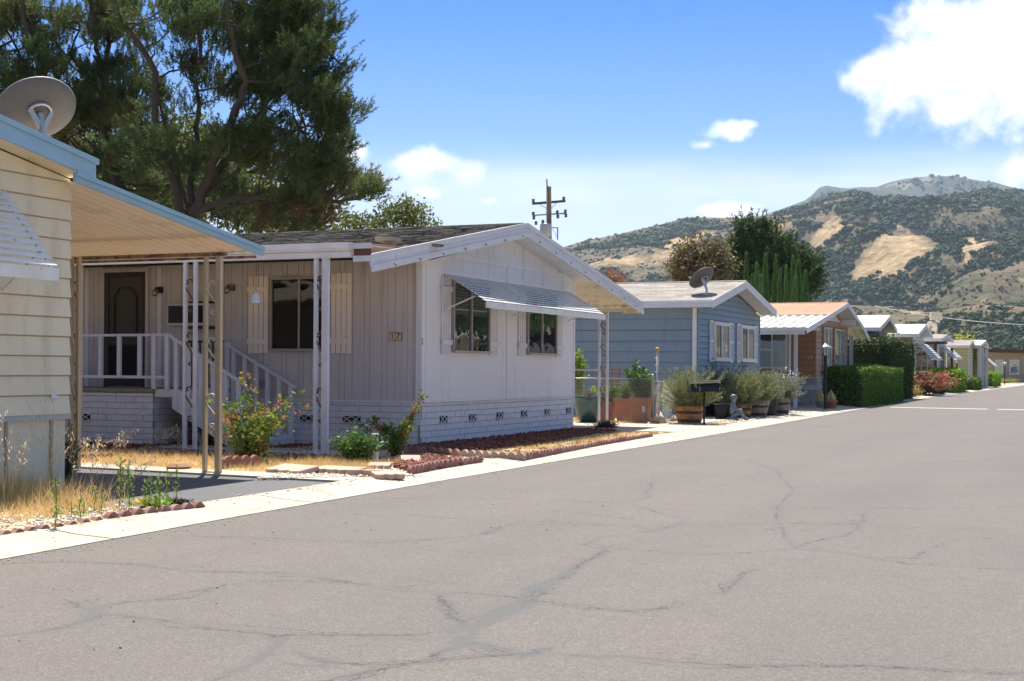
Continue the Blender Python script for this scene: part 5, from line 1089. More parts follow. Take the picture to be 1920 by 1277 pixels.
p1, c1, w1 = rectpot('leftmost terracotta planter behind the fence, holding the trellis', 1120, 1153, 31.9, .50, mat('terracotta_dark', (.33, .10, .05), var=.15), bot=.72)
p2, c2, w2 = rectpot('middle terracotta planter behind the fence, under the red-tipped plant', 1156, 1188, 31.7, .58, terra, bot=.72)
p3, c3, w3 = rectpot('rightmost terracotta planter with a white price sticker beside the fence post', 1184, 1221, 31.35, .62, mat('terracotta_light', (.46, .18, .09), var=.15), bot=.72, sticker=True)
bush('potted_plant', 'low lime-green plant in the leftmost terracotta planter', 'potted plant', (c1, 31.9, .5), 34, .40, .36, 55, .07, lush_l, r=.04, aspect=.7)
bush('potted_plant', 'reddish-green bush in the middle terracotta planter', 'potted plant', (c2, 31.7, .5), 30, .55, .28, 45, .045, rose_l, r=.04, aspect=.6)
ex = []
for (px, py) in ((1190, 675), (1178, 692), (1207, 690), (1195, 700)):
    e = ony(px, py, 31.35); b0 = Vector((c3, 31.35, .5)); ex.append([b0.lerp(e, t) for t in (0, .2, .4, .6, .8, 1)])
bush('potted_plant', 'tall leafy green shrub in the rightmost terracotta planter', 'potted plant', (c3, 31.35, .5), 46, .85, .40, 75, .07, mid_l, r=.05, aspect=.65, extra=ex * 2)
bush('shrub', 'yellow-green shrub behind the fence beside the ball-topped pole', 'shrub', (-9.75, 32.6, .1), 36, 1.0, .36, 45, .06, yel_l, r=.05, aspect=.65, t0=.45)
tr = thing('trellis', 'orange wooden fan trellis standing in the leftmost terracotta planter', 'trellis', (c1, 31.95, .4)); mb = MB(); y = 31.95
P = lambda px, py: ony(px, py, y)
for (u, v) in (((1129, 760), (1124, 696)), ((1144, 760), (1148, 692)), ((1150, 760), (1164, 688))): mb.beam(P(*u), P(*v), .03, .03)
for (u, v) in (((1124, 693), (1165, 693)), ((1125, 714), (1161, 714)), ((1127, 735), (1157, 735))): mb.beam(P(*u), P(*v), .025, .035)
mb.build('slat', orangewood, tr)
# pots and things further left
gp = thing('plant_pot', 'big dark green glazed pot at the far corner of the white home', 'plant pot', (-11.15, 30.4, 0)); MB().lathe((-11.15, 30.4, .03), [(.2, 0), (.27, .2), (.33, .45), (.34, .56), (.37, .58), (.37, .62), (.31, .62), (.3, .5)], 24).build('pot', greenpot, gp, True)
c = Vector((-11.15, 30.4, .55)); bush('potted_plant', 'sparse dry plant in the dark green glazed pot', 'potted plant', c, 10, .28, .16, 25, .04, aut_l, r=.03)
c = ony(1100, 785, 31.6); tag(MB().box(c.x - .13, c.x + .13, 31.5, 31.75, .03, .30).build('block', mat('cream_block', (.6, .52, .38)), None, bevel=.01), 'cream concrete block beside the dark green pot', 'block')
c = ony(1083, 790, 32.4); bush('shrub', 'tall narrow bright green shrub peeking out past the far house corner', 'shrub', (c.x, 32.4, 0), 14, 1.95, .14, 90, .085, lush_l, r=.06, aspect=.45, hmin=.8, t0=.4)
po = thing('pole', 'pale pole with a gold ball on top behind the chain-link fence', 'pole', (-9.62, 31.9, 0)); c = ony(1232, 790, 31.9)
MB().lathe((c.x, 31.9, 0), [(.035, 0), (.035, 1.0), (.024, 1.02), (.024, 1.72)], 10).build('shaft', mat('bamboo_pale', (.55, .52, .46)), po, True); MB().lathe((c.x, 31.9, 1.70), [(.01, 0), (.045, .02), (.055, .06), (.045, .10), (.01, .12)], 12).build('ball', mat('gold_ball', (.5, .33, .1), rough=.35), po, True)
for k in range(3): MB().lathe((c.x - .03, 31.87, 1.2 + .17 * k), [(.005, 0), (.022, .02), (.005, .04)], 8).build('shell_bead', peb_m, po, True)
# wooden half barrels with rosemary
def barrel(label, c, r, h, m, tiltv=0., group='half-barrel planters', hoop=dkbrown):
    o = thing('barrel_planter', label, 'planter', tuple(c), group); n = 20; mb = MB()
    for k in range(n):
        a0 = 2 * math.pi * (k + .04) / n; a1 = 2 * math.pi * (k + .96) / n; prof = [(r * .78, 0), (r * .92, h * .5), (r, h)]
        vs = []
        for (q, z) in prof:
            for a, s in ((a0, 1), (a1, 1), (a1, .93), (a0, .93)): vs.append((c[0] + q * s * math.cos(a) + tiltv * z, c[1] + q * s * math.sin(a), c[2] + z))
        fs = [(0, 3, 2, 1), (8, 9, 10, 11)]
        for i in (0, 4): fs += [(i + j, i + (j + 1) % 4, i + 4 + (j + 1) % 4, i + 4 + j) for j in range(4)]
        mb.add(vs, fs)
    b = mb.build('staves', m, o)
    for t in (.22, .66): rr = r * (.78 + .22 * t) + .004; MB().lathe((c[0] + tiltv * h * t, c[1], c[2] + h * t), [(rr, -.03), (rr + .006, -.03), (rr + .008, .03), (rr, .03)], 28).build('hoop', hoop, o, True)
    MB().lathe((c[0] + tiltv * h * .85, c[1], c[2] + h * .85), [(r * .9, 0), (r * .2, .03)], 16).build('potting_soil', MATS['dark_soil'], o); return o
BR = [(1300, 800, .33, .42, barrelm, 0, 'first golden oak barrel planter behind the mailbox post'), (1398, 789, .28, .38, barrelm, 0, 'small golden barrel planter behind the seated statue'), (1425, 787, .32, .46, barrelg, .15, 'weathered grey barrel with rust stains, right of the small golden one'),
      (1446, 784, .30, .40, mat('dark_barrel', (.07, .05, .045), var=.3), 0, 'dark barrel planter almost hidden under silvery foliage'), (1470, 782, .31, .50, barrelg, 0, 'pale grey barrel planter nearest the brown home')]
SH = [(1.35, .78, 'loose olive-green rosemary bush rising behind the mailbox', rosem_l), (1.3, .72, 'olive-green bush in the small golden barrel', rosem_l), (1.25, .72, 'grey-green bush in the weathered grey barrel', rosem_l), (1.15, .62, 'silvery bush drooping over the dark barrel', leafmat('silvery_leaf', (.17, .19, .11), (.34, .35, .24), .3)), (1.2, .78, 'pale spreading bush with white blossoms by the carport posts', leafmat('silvery_leaf', (.17, .19, .11), (.34, .35, .24), .3))]
for (px, py, r_, h_, m_, tv, lb), (bh, sp, lb2, lm) in zip(BR, SH):
    c = g(px, py); c = Vector((c.x - .25, c.y + .55, .03)); barrel(lb, c, r_, h_, m_, tv); spiky('rosemary_bush', lb2, 'bush', (c.x, c.y, h_ - .1), 190, bh * .85, sp * .85, 90, .06, .014, lm, br=r_ * .9)
c = g(1366, 786); spiky('shrub', 'dark bluish-green shrub against the blue wall behind the statue', 'shrub', (c.x - .45, c.y + .9, .03), 200, 1.6, .85, 90, .07, .016, dkbush_l, br=.35)
c = g(1368, 792); op = thing('plant_pot', 'dark pot directly behind the seated statue', 'plant pot', (c.x - .3, c.y + .45, .03)); MB().lathe((c.x - .3, c.y + .45, .03), [(.15, 0), (.18, .2), (.21, .42), (.18, .42)], 18).build('pot', mat('dark_pot', (.03, .025, .025)), op, True)
# white blossoms
c = g(1466, 782); P = np.array((c.x, c.y + .3, 1.15)) + RS.normal(size=(60, 3)) * [.22, .2, .10]; tag(fastmesh('blossom_cluster', leafquads(P, .045, .8), 4, leafmat('white_petal', (.7, .66, .7), (.8, .78, .8), .2), None), 'white blossoms on the pale spreading bush', 'blossom')
# mailbox
c = g(1320, 800); mo = thing('mailbox', 'black post-mounted double mailbox in front of the blue home', 'mailbox', (c.x, c.y, 0)); MB().tube([(c.x, c.y, 0), (c.x, c.y, .78)], .022, 8).build('post', black, mo, True)
u = Vector(rt0); T = lambda a, z, q: tuple(Vector((c.x, c.y, 0)) + u * a + Vector((-u.y, u.x, 0)) * -q + Vector((0, 0, z)))
mb = MB(); mb.add([T(-.37, .78, .12), T(.33, .80, .12), T(.33, .80, -.2), T(-.37, .78, -.2), T(-.30, .96, .0), T(.34, .99, .0), T(.34, .99, -.2), T(-.30, .96, -.2)], [(0, 1, 2, 3), (7, 6, 5, 4), (0, 4, 5, 1), (1, 5, 6, 2), (2, 6, 7, 3), (3, 7, 4, 0)]); mb.build('box', black, mo, bevel=.006)
mb = MB(); mb.beam(T(-.31, .975, -.10), T(.37, 1.005, -.10), .32, .015); mb.beam(T(-.02, 1.02, -.16), T(.36, 1.04, -.16), .16, .03); mb.build('lid', greywood, mo); mb = MB(); mb.T(T, .335, .345, .84, .94, -.14, -.10); mb.T(T, -.12, -.11, .80, .90, .10, .13); mb.build('latch', chrome, mo)
# seated statue, one skinned body
def skinned(name, joints, edges, radii, m, parent, sub=2):
    me = bpy.data.meshes.new(name); off = wloc(parent) if parent else Vector(); me.from_pydata([tuple(Vector(j) - off) for j in joints], edges, []); o = mkobj(name, me, m, parent)
    sk = o.modifiers.new('skin', 'SKIN'); 
    if not me.skin_vertices: 
        bm = bmesh.new(); bm.from_mesh(me); bm.verts.layers.skin.verify(); bm.to_mesh(me); bm.free()
    for v, r in zip(me.skin_vertices[0].data, radii): v.radius = (r, r)
    me.skin_vertices[0].data[0].use_root = True; sb = o.modifiers.new('sub', 'SUBSURF'); sb.levels = sb.render_levels = sub
    bpy.context.view_layer.update(); dg = bpy.context.evaluated_depsgraph_get(); m2_ = bpy.data.meshes.new_from_object(o.evaluated_get(dg)); o.modifiers.clear(); o.data = m2_; m2_.materials.clear(); m2_.materials.append(m); m2_.polygons.foreach_set('use_smooth', [True] * len(m2_.polygons)); return o
c = g(1372, 791); st = thing('garden_statue', 'small weathered grey statue of a seated child with arms on raised knees, by the barrels', 'statue', (c.x, c.y, .03)); b = Vector((c.x, c.y, .03)); f = Vector(rt0) * .9 - Vector(fw) * .35; f.normalize(); s = Vector((-f.y, f.x, 0))
J = lambda a, q, z: tuple(b + f * a + s * q + Vector((0, 0, z)))
jt = [J(0, 0, .12), J(.02, 0, .26), J(.03, 0, .38), J(.04, 0, .45), J(.05, 0, .54), J(.07, 0, .60),
      J(.03, .09, .37), J(.10, .12, .26), J(.20, .06, .27), J(.26, .03, .27), J(.03, -.09, .37), J(.10, -.12, .26), J(.20, -.06, .27), J(.26, -.03, .27),
      J(.05, .06, .11), J(.22, .08, .23), J(.28, .07, .08), J(.37, .07, .03), J(.05, -.06, .11), J(.20, -.08, .22), J(.32, -.07, .10), J(.44, -.07, .03)]
ed = [(0, 1), (1, 2), (2, 3), (3, 4), (4, 5), (2, 6), (6, 7), (7, 8), (8, 9), (2, 10), (10, 11), (11, 12), (12, 13), (0, 14), (14, 15), (15, 16), (16, 17), (0, 18), (18, 19), (19, 20), (20, 21)]
rd = [.10, .085, .08, .04, .085, .065, .045, .035, .03, .025, .045, .035, .03, .025, .065, .05, .04, .03, .065, .05, .04, .03]
skinned('body', jt, ed, rd, bronze, st)
mb = MB(); mb.lathe(J(.045, 0, .555), [(.02, -.02), (.088, 0), (.094, .04), (.07, .085), (.01, .10)], 14); mb.build('cap', bronze, st, True); MB().lathe(J(.0, 0, 0), [(.16, 0), (.17, .05), (.12, .09)], 12).build('seat_rock', bronze, st, True)
# shell-like stones at the fence foot
for (px, py, s_, lb) in ((1237, 797, .16, 'rounded shell-like stone at the foot of the fence post'), (1265, 795, .15, 'pale shell-like stone between fence and barrel'), (1252, 800, .07, 'small brown stone between the two shell-like stones'), (1217, 799, .07, 'small dark stone at the foot of the fence post')):
    c = g(px, py); rocks('stone', np.array([[c.x, c.y, s_ * .55]]), s_, s_ * 1.01, mat('shell_stone', (.42, .34, .27), var=.4, sc=14), None, 1.0)
    tag([x for x in bpy.data.objects if x.name.startswith('stone') and not x.get('label')][0], lb, 'stone')
# ------------------------------------------------------------------ lamp posts
def lamp_post(label, c, h=2.12, s=1.):
    o = thing('lamp_post', label, 'lamp post', (c[0], c[1], 0), 'black garden lamp posts'); x, y = c[0], c[1]
    MB().lathe((x, y, 0), [(.07, 0), (.07, .06), (.045, .1), (.045, h - .42), (.06, h - .40), (.03, h - .36)], 12).build('pole', black, o, True)
    MB().lathe((x, y, h - .36), [(.07, 0), (.12, .24), (.12, .245), (.02, .25)], 6).build('lantern_glass', mat('frosted_glass', (.5, .52, .5), rough=.3), o)
    mb = MB()
    for k in range(6): a = math.pi / 3 * k; mb.beam((x + .072 * math.cos(a), y + .072 * math.sin(a), h - .36), (x + .124 * math.cos(a), y + .124 * math.sin(a), h - .12), .014, .014)
    mb.build('lantern_frame', black, o); MB().lathe((x, y, h - .12), [(.25, -.03), (.26, -.02), (.12, .07), (.05, .11), (.015, .15)], 16).build('lamp_shade', mat('lamp_hood', (.42, .42, .42), rough=.4), o, True)
lamp_post('black lamp post with pale hood standing in front of the brown home', g(1547, 770))
c = onx(1794, 700, -9.0); lamp_post('black lamp post in front of the small street tree, far down the street', (c.x, c.y)); lamp_post('farthest black lamp post, at the bend in front of the flat building', g(1884, 722))
# cactus pots at the lamp
for (px, py, r_, m_, lb, lb2) in ((1538, 767, .15, concrete, 'small white pot left of the lamp post', 'stubby cactus in the small white pot'), (1558, 769, .19, terra, 'pinkish terracotta pot right of the lamp post', 'yellowish cactus in the pinkish terracotta pot')):
    c = g(px, py); o = thing('plant_pot', lb, 'plant pot', (c.x, c.y, 0)); MB().lathe((c.x, c.y, .02), [(r_ * .7, 0), (r_ * .95, .24), (r_ * 1.05, .24), (r_ * 1.05, .30), (r_ * .8, .30)], 16).build('pot', m_, o, True)
    o = thing('cactus', lb2, 'cactus', (c.x, c.y, .3)); mb = MB()
    for k in range(6): a = k * 1.05; q = (c.x + r_ * .55 * math.cos(a), c.y + r_ * .55 * math.sin(a), .3); mb.lathe(q, [(.03, 0), (.055, .06), (.05, .14 + .03 * (k % 3)), (.01, .2 + .05 * (k % 3))], 8)
    mb.lathe((c.x, c.y, .3), [(.04, 0), (.06, .1), (.05, .28), (.01, .36)], 8); mb.build('body', mat('cactus_skin', (.42, .33, .12), var=.3, sc=20), o, True)
# ------------------------------------------------------------------ hedges
def hedge(label, x0, x1, y0, y1, h, m, n=22000, leaf=.05, rough=.05, round_=.12, name='hedge'):
    cx, cy = (x0 + x1) / 2, (y0 + y1) / 2; o = thing(name, label, 'hedge', (cx, cy, 0))
    def surf(k):
        A = np.array([(x1 - x0) * (y1 - y0), (y1 - y0) * h, (x1 - x0) * h, (y1 - y0) * h, (x1 - x0) * h]); f = RS.choice(5, k, p=A / A.sum()); u = RS.rand(k); v = RS.rand(k); P = np.zeros((k, 3))
        P[:, 0] = np.where(f == 1, x1, np.where(f == 3, x0, x0 + (x1 - x0) * u)); P[:, 1] = np.where(f == 2, y0, np.where(f == 4, y1, y0 + (y1 - y0) * np.where((f == 1) | (f == 3), u, v))); P[:, 2] = np.where(f == 0, h, h * v); return P
    P = surf(n); e = np.minimum(np.minimum(P[:, 0] - x0, x1 - P[:, 0]), np.minimum(P[:, 1] - y0, y1 - P[:, 1])); P[:, 2] -= np.where(P[:, 2] > h - .02, round_ * np.clip(1 - e / (round_ * 2), 0, 1) ** 2, 0)
    B = np.array([mnoise.noise(Vector(p) * 2.1) for p in P]); C = np.array([cx, cy, h * .5]); D = P - C; D /= np.linalg.norm(D, axis=1)[:, None]; P += D * (B[:, None] * rough * 1.6 + RS.normal(size=(n, 1)) * rough * .7)
    P[:, 2] = np.abs(P[:, 2]); fastmesh('foliage', leafquads(P, leaf, .6), 4, m, o)
    i = rough + .05; MB().box(x0 + i, x1 - i, y0 + i, y1 - i, .0, h - i - .04).build('light_block_core', mat('hedge_inside', (.025, .035, .012)), o, bevel=.08); return o  # unseen dark box added inside the leaves to block light
a = g(1614, 766); b = g(1547, 762); e_ = onx(1672, 720, a.x - .1)
hedge('clipped green hedge right of the lamp post, nearest and lower of the two', a.x - 1.55, a.x - .05, 48.6, 58.5, 1.42, hedge_l, 42000, .07, .07, .25)
hedge('tall dark clipped hedge behind the lower one', -11.6, -8.25, 59.3, 65.5, 2.62, hedged_l, 42000, .085, .09, .2)
bush('shrub', 'bright leafy shrub sprouting above the tall dark hedge', 'shrub', (-10.7, 67.5, 0), 60, 3.9, 1.5, 75, .17, lush_l, r=.13, aspect=.55, hmin=.7, t0=.5)
bush('shrub', 'bright leafy shrub against the pinkish-tan wall beside the tall hedge', 'shrub', (-9.7, 69.5, 0), 50, 2.6, .9, 60, .17, lush_l, r=.13, aspect=.55, t0=.3)
def px_hedge(label, p0, p1, ptop, dx, m, n=9000, leaf=.12, rough=.08):
    a = g(*p0); b = g(*p1); h = onx(ptop[0], ptop[1], a.x).z; return hedge(label, a.x - dx, a.x, a.y, max(b.y, a.y + 1.2), h, m, n, leaf, rough, .2)
bush('flower_bed', 'red and pink flowering shrubs growing beyond the tall hedge', 'flowers', (-8.9, 73, 0), 200, 1.35, 2.1, 60, .12, redfl_l, r=.10, hmin=.5, t0=.3)
bush('flower_bed', 'low orange-green flowers at the foot of the tall hedge', 'flowers', (-8.75, 67.5, 0), 80, .6, .9, 45, .08, leafmat('orange_flower', (.45, .2, .08), (.35, .3, .1), .3), r=.08, t0=.1)
bush('shrub', 'green shrub at the right end of the red flowering bed', 'shrub', (-8.5, 78.5, 0), 60, .8, .8, 55, .10, mid_l, r=.08, t0=.1)
px_hedge('lime-green clipped hedge right of the red flowers', (1789, 738), (1799, 735), (1790, 692), 2.6, brighth_l)
px_hedge('low rounded green hedge right of the lime-green one', (1826, 733), (1830, 731), (1826, 708), 2.6, hedge_l)
px_hedge('yellow-green hedge with a shaded end, before the far lamp post', (1862, 726), (1868, 724), (1862, 697), 3.0, brighth_l)
px_hedge('small dark rounded hedge behind the low green one', (1836, 724), (1840, 722), (1836, 697), 2.0, hedged_l, 5000)
c = onx(1892, 700, -11.5); o = thing('topiary', 'small round topiary shrub in front of the flat building', 'shrub', (c.x, c.y, 0)); P = ellip_pts([((c.x, c.y, 1.35), (.8, .8, .55))], 4000, .85); fastmesh('foliage', leafquads(P, .14, .6), 4, hedge_l, o); MB().tube([(c.x, c.y, 0), (c.x, c.y, 1.1)], .08, 7).build('trunk', barkg, o)
for i, (px, lb) in enumerate(((1905, 'olive shrub at the right edge in front of the flat building'), (1917, 'green mounded shrub at the right edge by the road bend'))):
    c = g(px, 716); bush('shrub', lb, 'shrub', (c.x - 1, c.y, 0), 70, 1.0, 1.6, 60, .13, (rosem_l, weed_l)[i], r=.12, t0=.1)
for (px, py, lb) in ((1868, 722, 'yellow wildflowers left of the farthest lamp post'), (1900, 718, 'yellow wildflowers right of the farthest lamp post')):
    c = g(px, py); bush('flower_bed', lb, 'flowers', (c.x - .8, c.y, 0), 70, .5, 1.6, 40, .09, yel_l, r=.08, t0=.1)
# small ornaments in the far beds
c = g(1717, 738); o = thing('goose_ornament', 'white goose ornament below the yellow flower among the far flower bed', 'ornament', (c.x, c.y, 0)); q = lambda a, z: (c.x + rt0[0] * a, c.y + rt0[1] * a, z)
skinned('body', [q(-.15, .3), q(.05, .32), q(.18, .42), q(.20, .62), q(.21, .72), q(.30, .70)], [(0, 1), (1, 2), (2, 3), (3, 4), (4, 5)], [.08, .14, .09, .045, .055, .015], white, o)
c = g(1719, 736); o = thing('sunflower_ornament', 'yellow metal flower on a stem beside the white goose', 'ornament', (c.x, c.y, 0)); MB().tube([(c.x, c.y, 0), (c.x, c.y, 1.3)], .02, 6).build('stem', hedge_l, o)
mb = MB()
for k in range(12): a = k * math.pi / 6; mb.beam((c.x, c.y, 1.3), tuple(Vector((c.x, c.y, 1.3)) + Vector(rt0) * .24 * math.cos(a) + Vector((0, 0, .24 * math.sin(a)))), .11, .02, tuple(-fw))
mb.build('petals', leafmat('yellow_petal', (.75, .5, .02), (.8, .6, .05), .3), o); MB().lathe((c.x - fw[0] * .03, c.y - fw[1] * .03, 1.3), [(.01, -.07), (.07, -.04), (.08, 0), (.07, .04), (.01, .07)], 10).build('flower_centre', brownwood, o)
c = g(1737, 736); o = thing('pinwheel', 'bright blue pinwheel on a thin stick in front of the red flowers', 'pinwheel', (c.x, c.y, 0)); MB().tube([(c.x, c.y, 0), (c.x, c.y, 1.55)], .015, 5).build('stick', white, o)
mb = MB(); 
for k in range(4): a = k * math.pi / 2 + .4; e = Vector((c.x, c.y, 1.5)) + Vector(rt0) * .2 * math.cos(a) + Vector((0, 0, .2 * math.sin(a))); mb.beam((c.x, c.y, 1.5), e, .12, .02, tuple(-fw))
mb.build('blade', mat('bright_blue_plastic', (.02, .18, .7)), o)
for (px, py, lb) in ((1692, 744, 'white solar garden light nearest the tall hedge'), (1695, 735, 'white solar garden light farther back by the tall hedge'), (1729, 742, 'white solar garden light in front of the blue pinwheel'), (1750, 741, 'white solar garden light at the green shrub')):
    c = g(px, py); o = thing('garden_light', lb, 'garden light', (c.x, c.y, 0), 'white solar garden lights'); MB().tube([(c.x, c.y, 0), (c.x, c.y, .3)], .015, 5).build('stake', black, o); MB().lathe((c.x, c.y, .28), [(.05, 0), (.14, .05), (.10, .10), (.02, .12)], 12).build('lamp_cap', white, o, True)
# entrance sign and pink balloons-like blossoms near the bend
c = g(1866, 722); c = Vector((c.x - 2.4, c.y + 4, 0)); o = thing('sign_board', 'white-framed dark sign board with a small white panel near the road bend', 'sign', (c.x, c.y, 0)); U = Vector(rt0)
T = lambda a, z, q: tuple(Vector((c.x, c.y, 0)) + U * a - Vector(fw) * q + Vector((0, 0, z)))
MB().T(T, -.9, .9, 1.0, 2.0, 0, .08).build('panel', darkm, o); mb = MB(); mb.T(T, -1.4, 1.5, 2.02, 2.2, -.1, .2); mb.T(T, -1.1, -.92, 0, 2.6, -.1, .12); mb.T(T, .92, 1.0, 0, 2.0, -.1, .12); mb.build('frame', white, o); MB().T(T, .25, 1.2, .3, .98, .09, .14).build('notice_panel', white, o)
for (dx, z, lb) in ((-.6, 3.3, 'highest pink round ornament above the sign board'), (-.5, 2.75, 'lower pink round ornament above the sign board'), (.9, 2.9, 'pink round ornament at the right of the sign board')):
    o = thing('round_ornament', lb, 'ornament', T(dx, 0, 0)); MB().lathe(T(dx, z, 0), [(.01, -.18), (.15, -.1), (.18, 0), (.15, .1), (.01, .18)], 10).build('ball', mat('pink_ball', (.6, .12, .15)), o, True); MB().tube([T(dx, 0, 0), T(dx, z, 0)], .02, 5).build('stick', chrome, o)
c = g(1840, 727); tag(MB().lathe((c.x - .6, c.y, 0), [(.9, 0), (.7, .35), (.3, .45), (.05, .3)], 12).build('boulder', bronze, None, True), 'grey-blue boulder between the low green hedge and the yellow-green hedge', 'boulder')

# grit and litter along the gutter, dirt drifted on the kerb
def strip(n, y0, y1, d0, d1, z, smin, smax, m, nm):
    y = y0 + (y1 - y0) * RS.rand(n) ** 1.6; x = np.array([kx(v) for v in y]) + d0 + (d1 - d0) * RS.rand(n) ** 1.5; return stuff(rocks(nm, np.c_[x, y, np.full(n, z)], smin, smax, m, None, .5))
strip(1500, 5, 45, .0, .25, .011, .003, .009, MATS['buff_pebble'], 'gutter_grit'); strip(420, 5, 45, -.72, .0, .06, .004, .012, MATS['buff_pebble'], 'kerb_grit'); strip(260, 5, 45, -.3, 2.8, .012, .004, .010, brownwood, 'leaf_litter'); strip(900, 5, 30, -.78, -.60, .058, .006, .02, MATS['buff_pebble'], 'kerb_grit')
# ------------------------------------------------------------------ trees
def limb(mb, pts, r0, r1, depth, dz=0., wob=.0):
    """pts: photo points lifted to a plane 'depth' metres away (plus a drift in depth)"""
    P = []
    for i, (px, py) in enumerate(pts): t = i / (len(pts) - 1); P.append(dep(px, py, depth + dz * t))
    Q = []
    for i in range(len(P) - 1):
        for k in range(3): t = k / 3; Q.append(P[i].lerp(P[i + 1], t) + Vector([rnd.gauss(0, wob) for _ in range(3)]))
    Q.append(P[-1]); n = len(Q); r0 *= .55; r1 *= .6; mb.tube(Q, [r0 + (r1 - r0) * i / (n - 1) for i in range(n)], 8, cap=True); return Q
def shoots(C, centre, L, nper, nl, w):
    """bottle-brush shoots: short needles all round an axis that points up and outward"""
    n = len(C); ax = (C - np.array(centre)) * [1, 1, .5]; ax /= np.linalg.norm(ax, axis=1)[:, None] + 1e-6; ax = ax * .55 + unit(n) * .55 + np.array([0, 0, .75]); ax /= np.linalg.norm(ax, axis=1)[:, None]
    idx = np.repeat(np.arange(n), nper); Lk = (L * (.6 + .7 * RS.rand(n)))[idx]; P = C[idx] + ax[idx] * (Lk * RS.rand(n * nper))[:, None]; D = ax[idx] * .75 + unit(n * nper) * .85; D /= np.linalg.norm(D, axis=1)[:, None]
    return blades(P, D, nl * (.7 + .6 * RS.rand(n * nper)), w)
def tufts(C, L, nper, w, upb=.35):
    n = len(C); idx = np.repeat(np.arange(n), nper); out = unit(n); out[:, 2] += upb * 2; out /= np.linalg.norm(out, axis=1)[:, None]
    D = out[idx] * 1.0 + unit(n * nper) * .75; D /= np.linalg.norm(D, axis=1)[:, None]; P = C[idx] - out[idx] * L * .25 + out[idx] * L * RS.rand(n * nper)[:, None] * .9
    return blades(P, D, L * (.5 + .5 * RS.rand(n * nper)), w)
def pine(label, base, limbs, blobs, depth, ntuft, L=.40, r=.35, m=pine_l, twigs=160, nper=15, w=.035):
    b = dep(base[0], 690, depth); o = thing('pine_tree', label, 'tree', (b.x, b.y, 0)); mb = MB(); Qs = []
    mb.tube([(b.x, b.y, 0), dep(base[0], base[1] + 60, depth), dep(*base, depth)], [r * 1.1, r * .85, r * .7], 10)
    for (pts, r0, r1, dz) in limbs: Qs += limb(mb, [base] + pts if pts[0] != base else pts, r0, r1, depth, dz, .05)
    B = [(dep(px - (26 if 585 < px and py < 300 else 0), py, depth + dd), (rx * .85 / FPX * depth, rx / FPX * depth * 1.1, ry * .9 / FPX * depth)) for (px, py, rx, ry, dd) in blobs]
    # clumps inside each mass, tied back to the limbs by twigs
    nc = ntuft // 19; pads = ellip_pts(B, nc // 4, .5); CC = np.repeat(pads, 4, 0) + RS.normal(size=(len(pads) * 4, 3)) * [.45, .45, .26]; CC = CC[RS.permutation(len(CC))]; nc = len(CC); Qa = np.array([tuple(q) for q in Qs]); ends = []
    for c in CC[:twigs]:
        d = np.linalg.norm(Qa - c, axis=1); k = d.argmin(); a = Vector(Qa[k]); e = Vector(c)
        if d[k] < 4.5: mid = a.lerp(e, .5) + Vector((rnd.gauss(0, .15), rnd.gauss(0, .15), -.12 * d[k] + .1)); mb.tube([a, mid, e], [.045, .03, .012], 4, cap=False)
    mb.build('trunk', bark, o, fix=False, smooth=True)
    idx = np.repeat(np.arange(nc), 21); C = CC[idx] + RS.normal(size=(nc * 21, 3)) * [.21, .21, .15]
    C3 = np.array(dep(base[0], 150, depth)) - np.array([0, 0, 2])
    if len(blobs) != 14:
        low = ([b_ for b_ in B if b_[0].z < 6.6] or B)[:7]; Cd = ellip_pts(low, 36, .2); Cd = np.repeat(Cd, 9, 0) + RS.normal(size=(324, 3)) * .22; Cd = Cd[np.array([(dep(base[0], 300, depth) - Vector(c_)).length < 5.5 for c_ in Cd])]
        if len(Cd): fastmesh('dead_needles', shoots(Cd, C3, L, nper * 2, .12, .026), 3, leafmat('rusty_needles', (.10, .05, .022), (.2, .10, .045), .2), o)
    fastmesh('crown', shoots(C, C3, L * 1.1, int(nper * 2.4), .125, .026), 3, m, o); return o
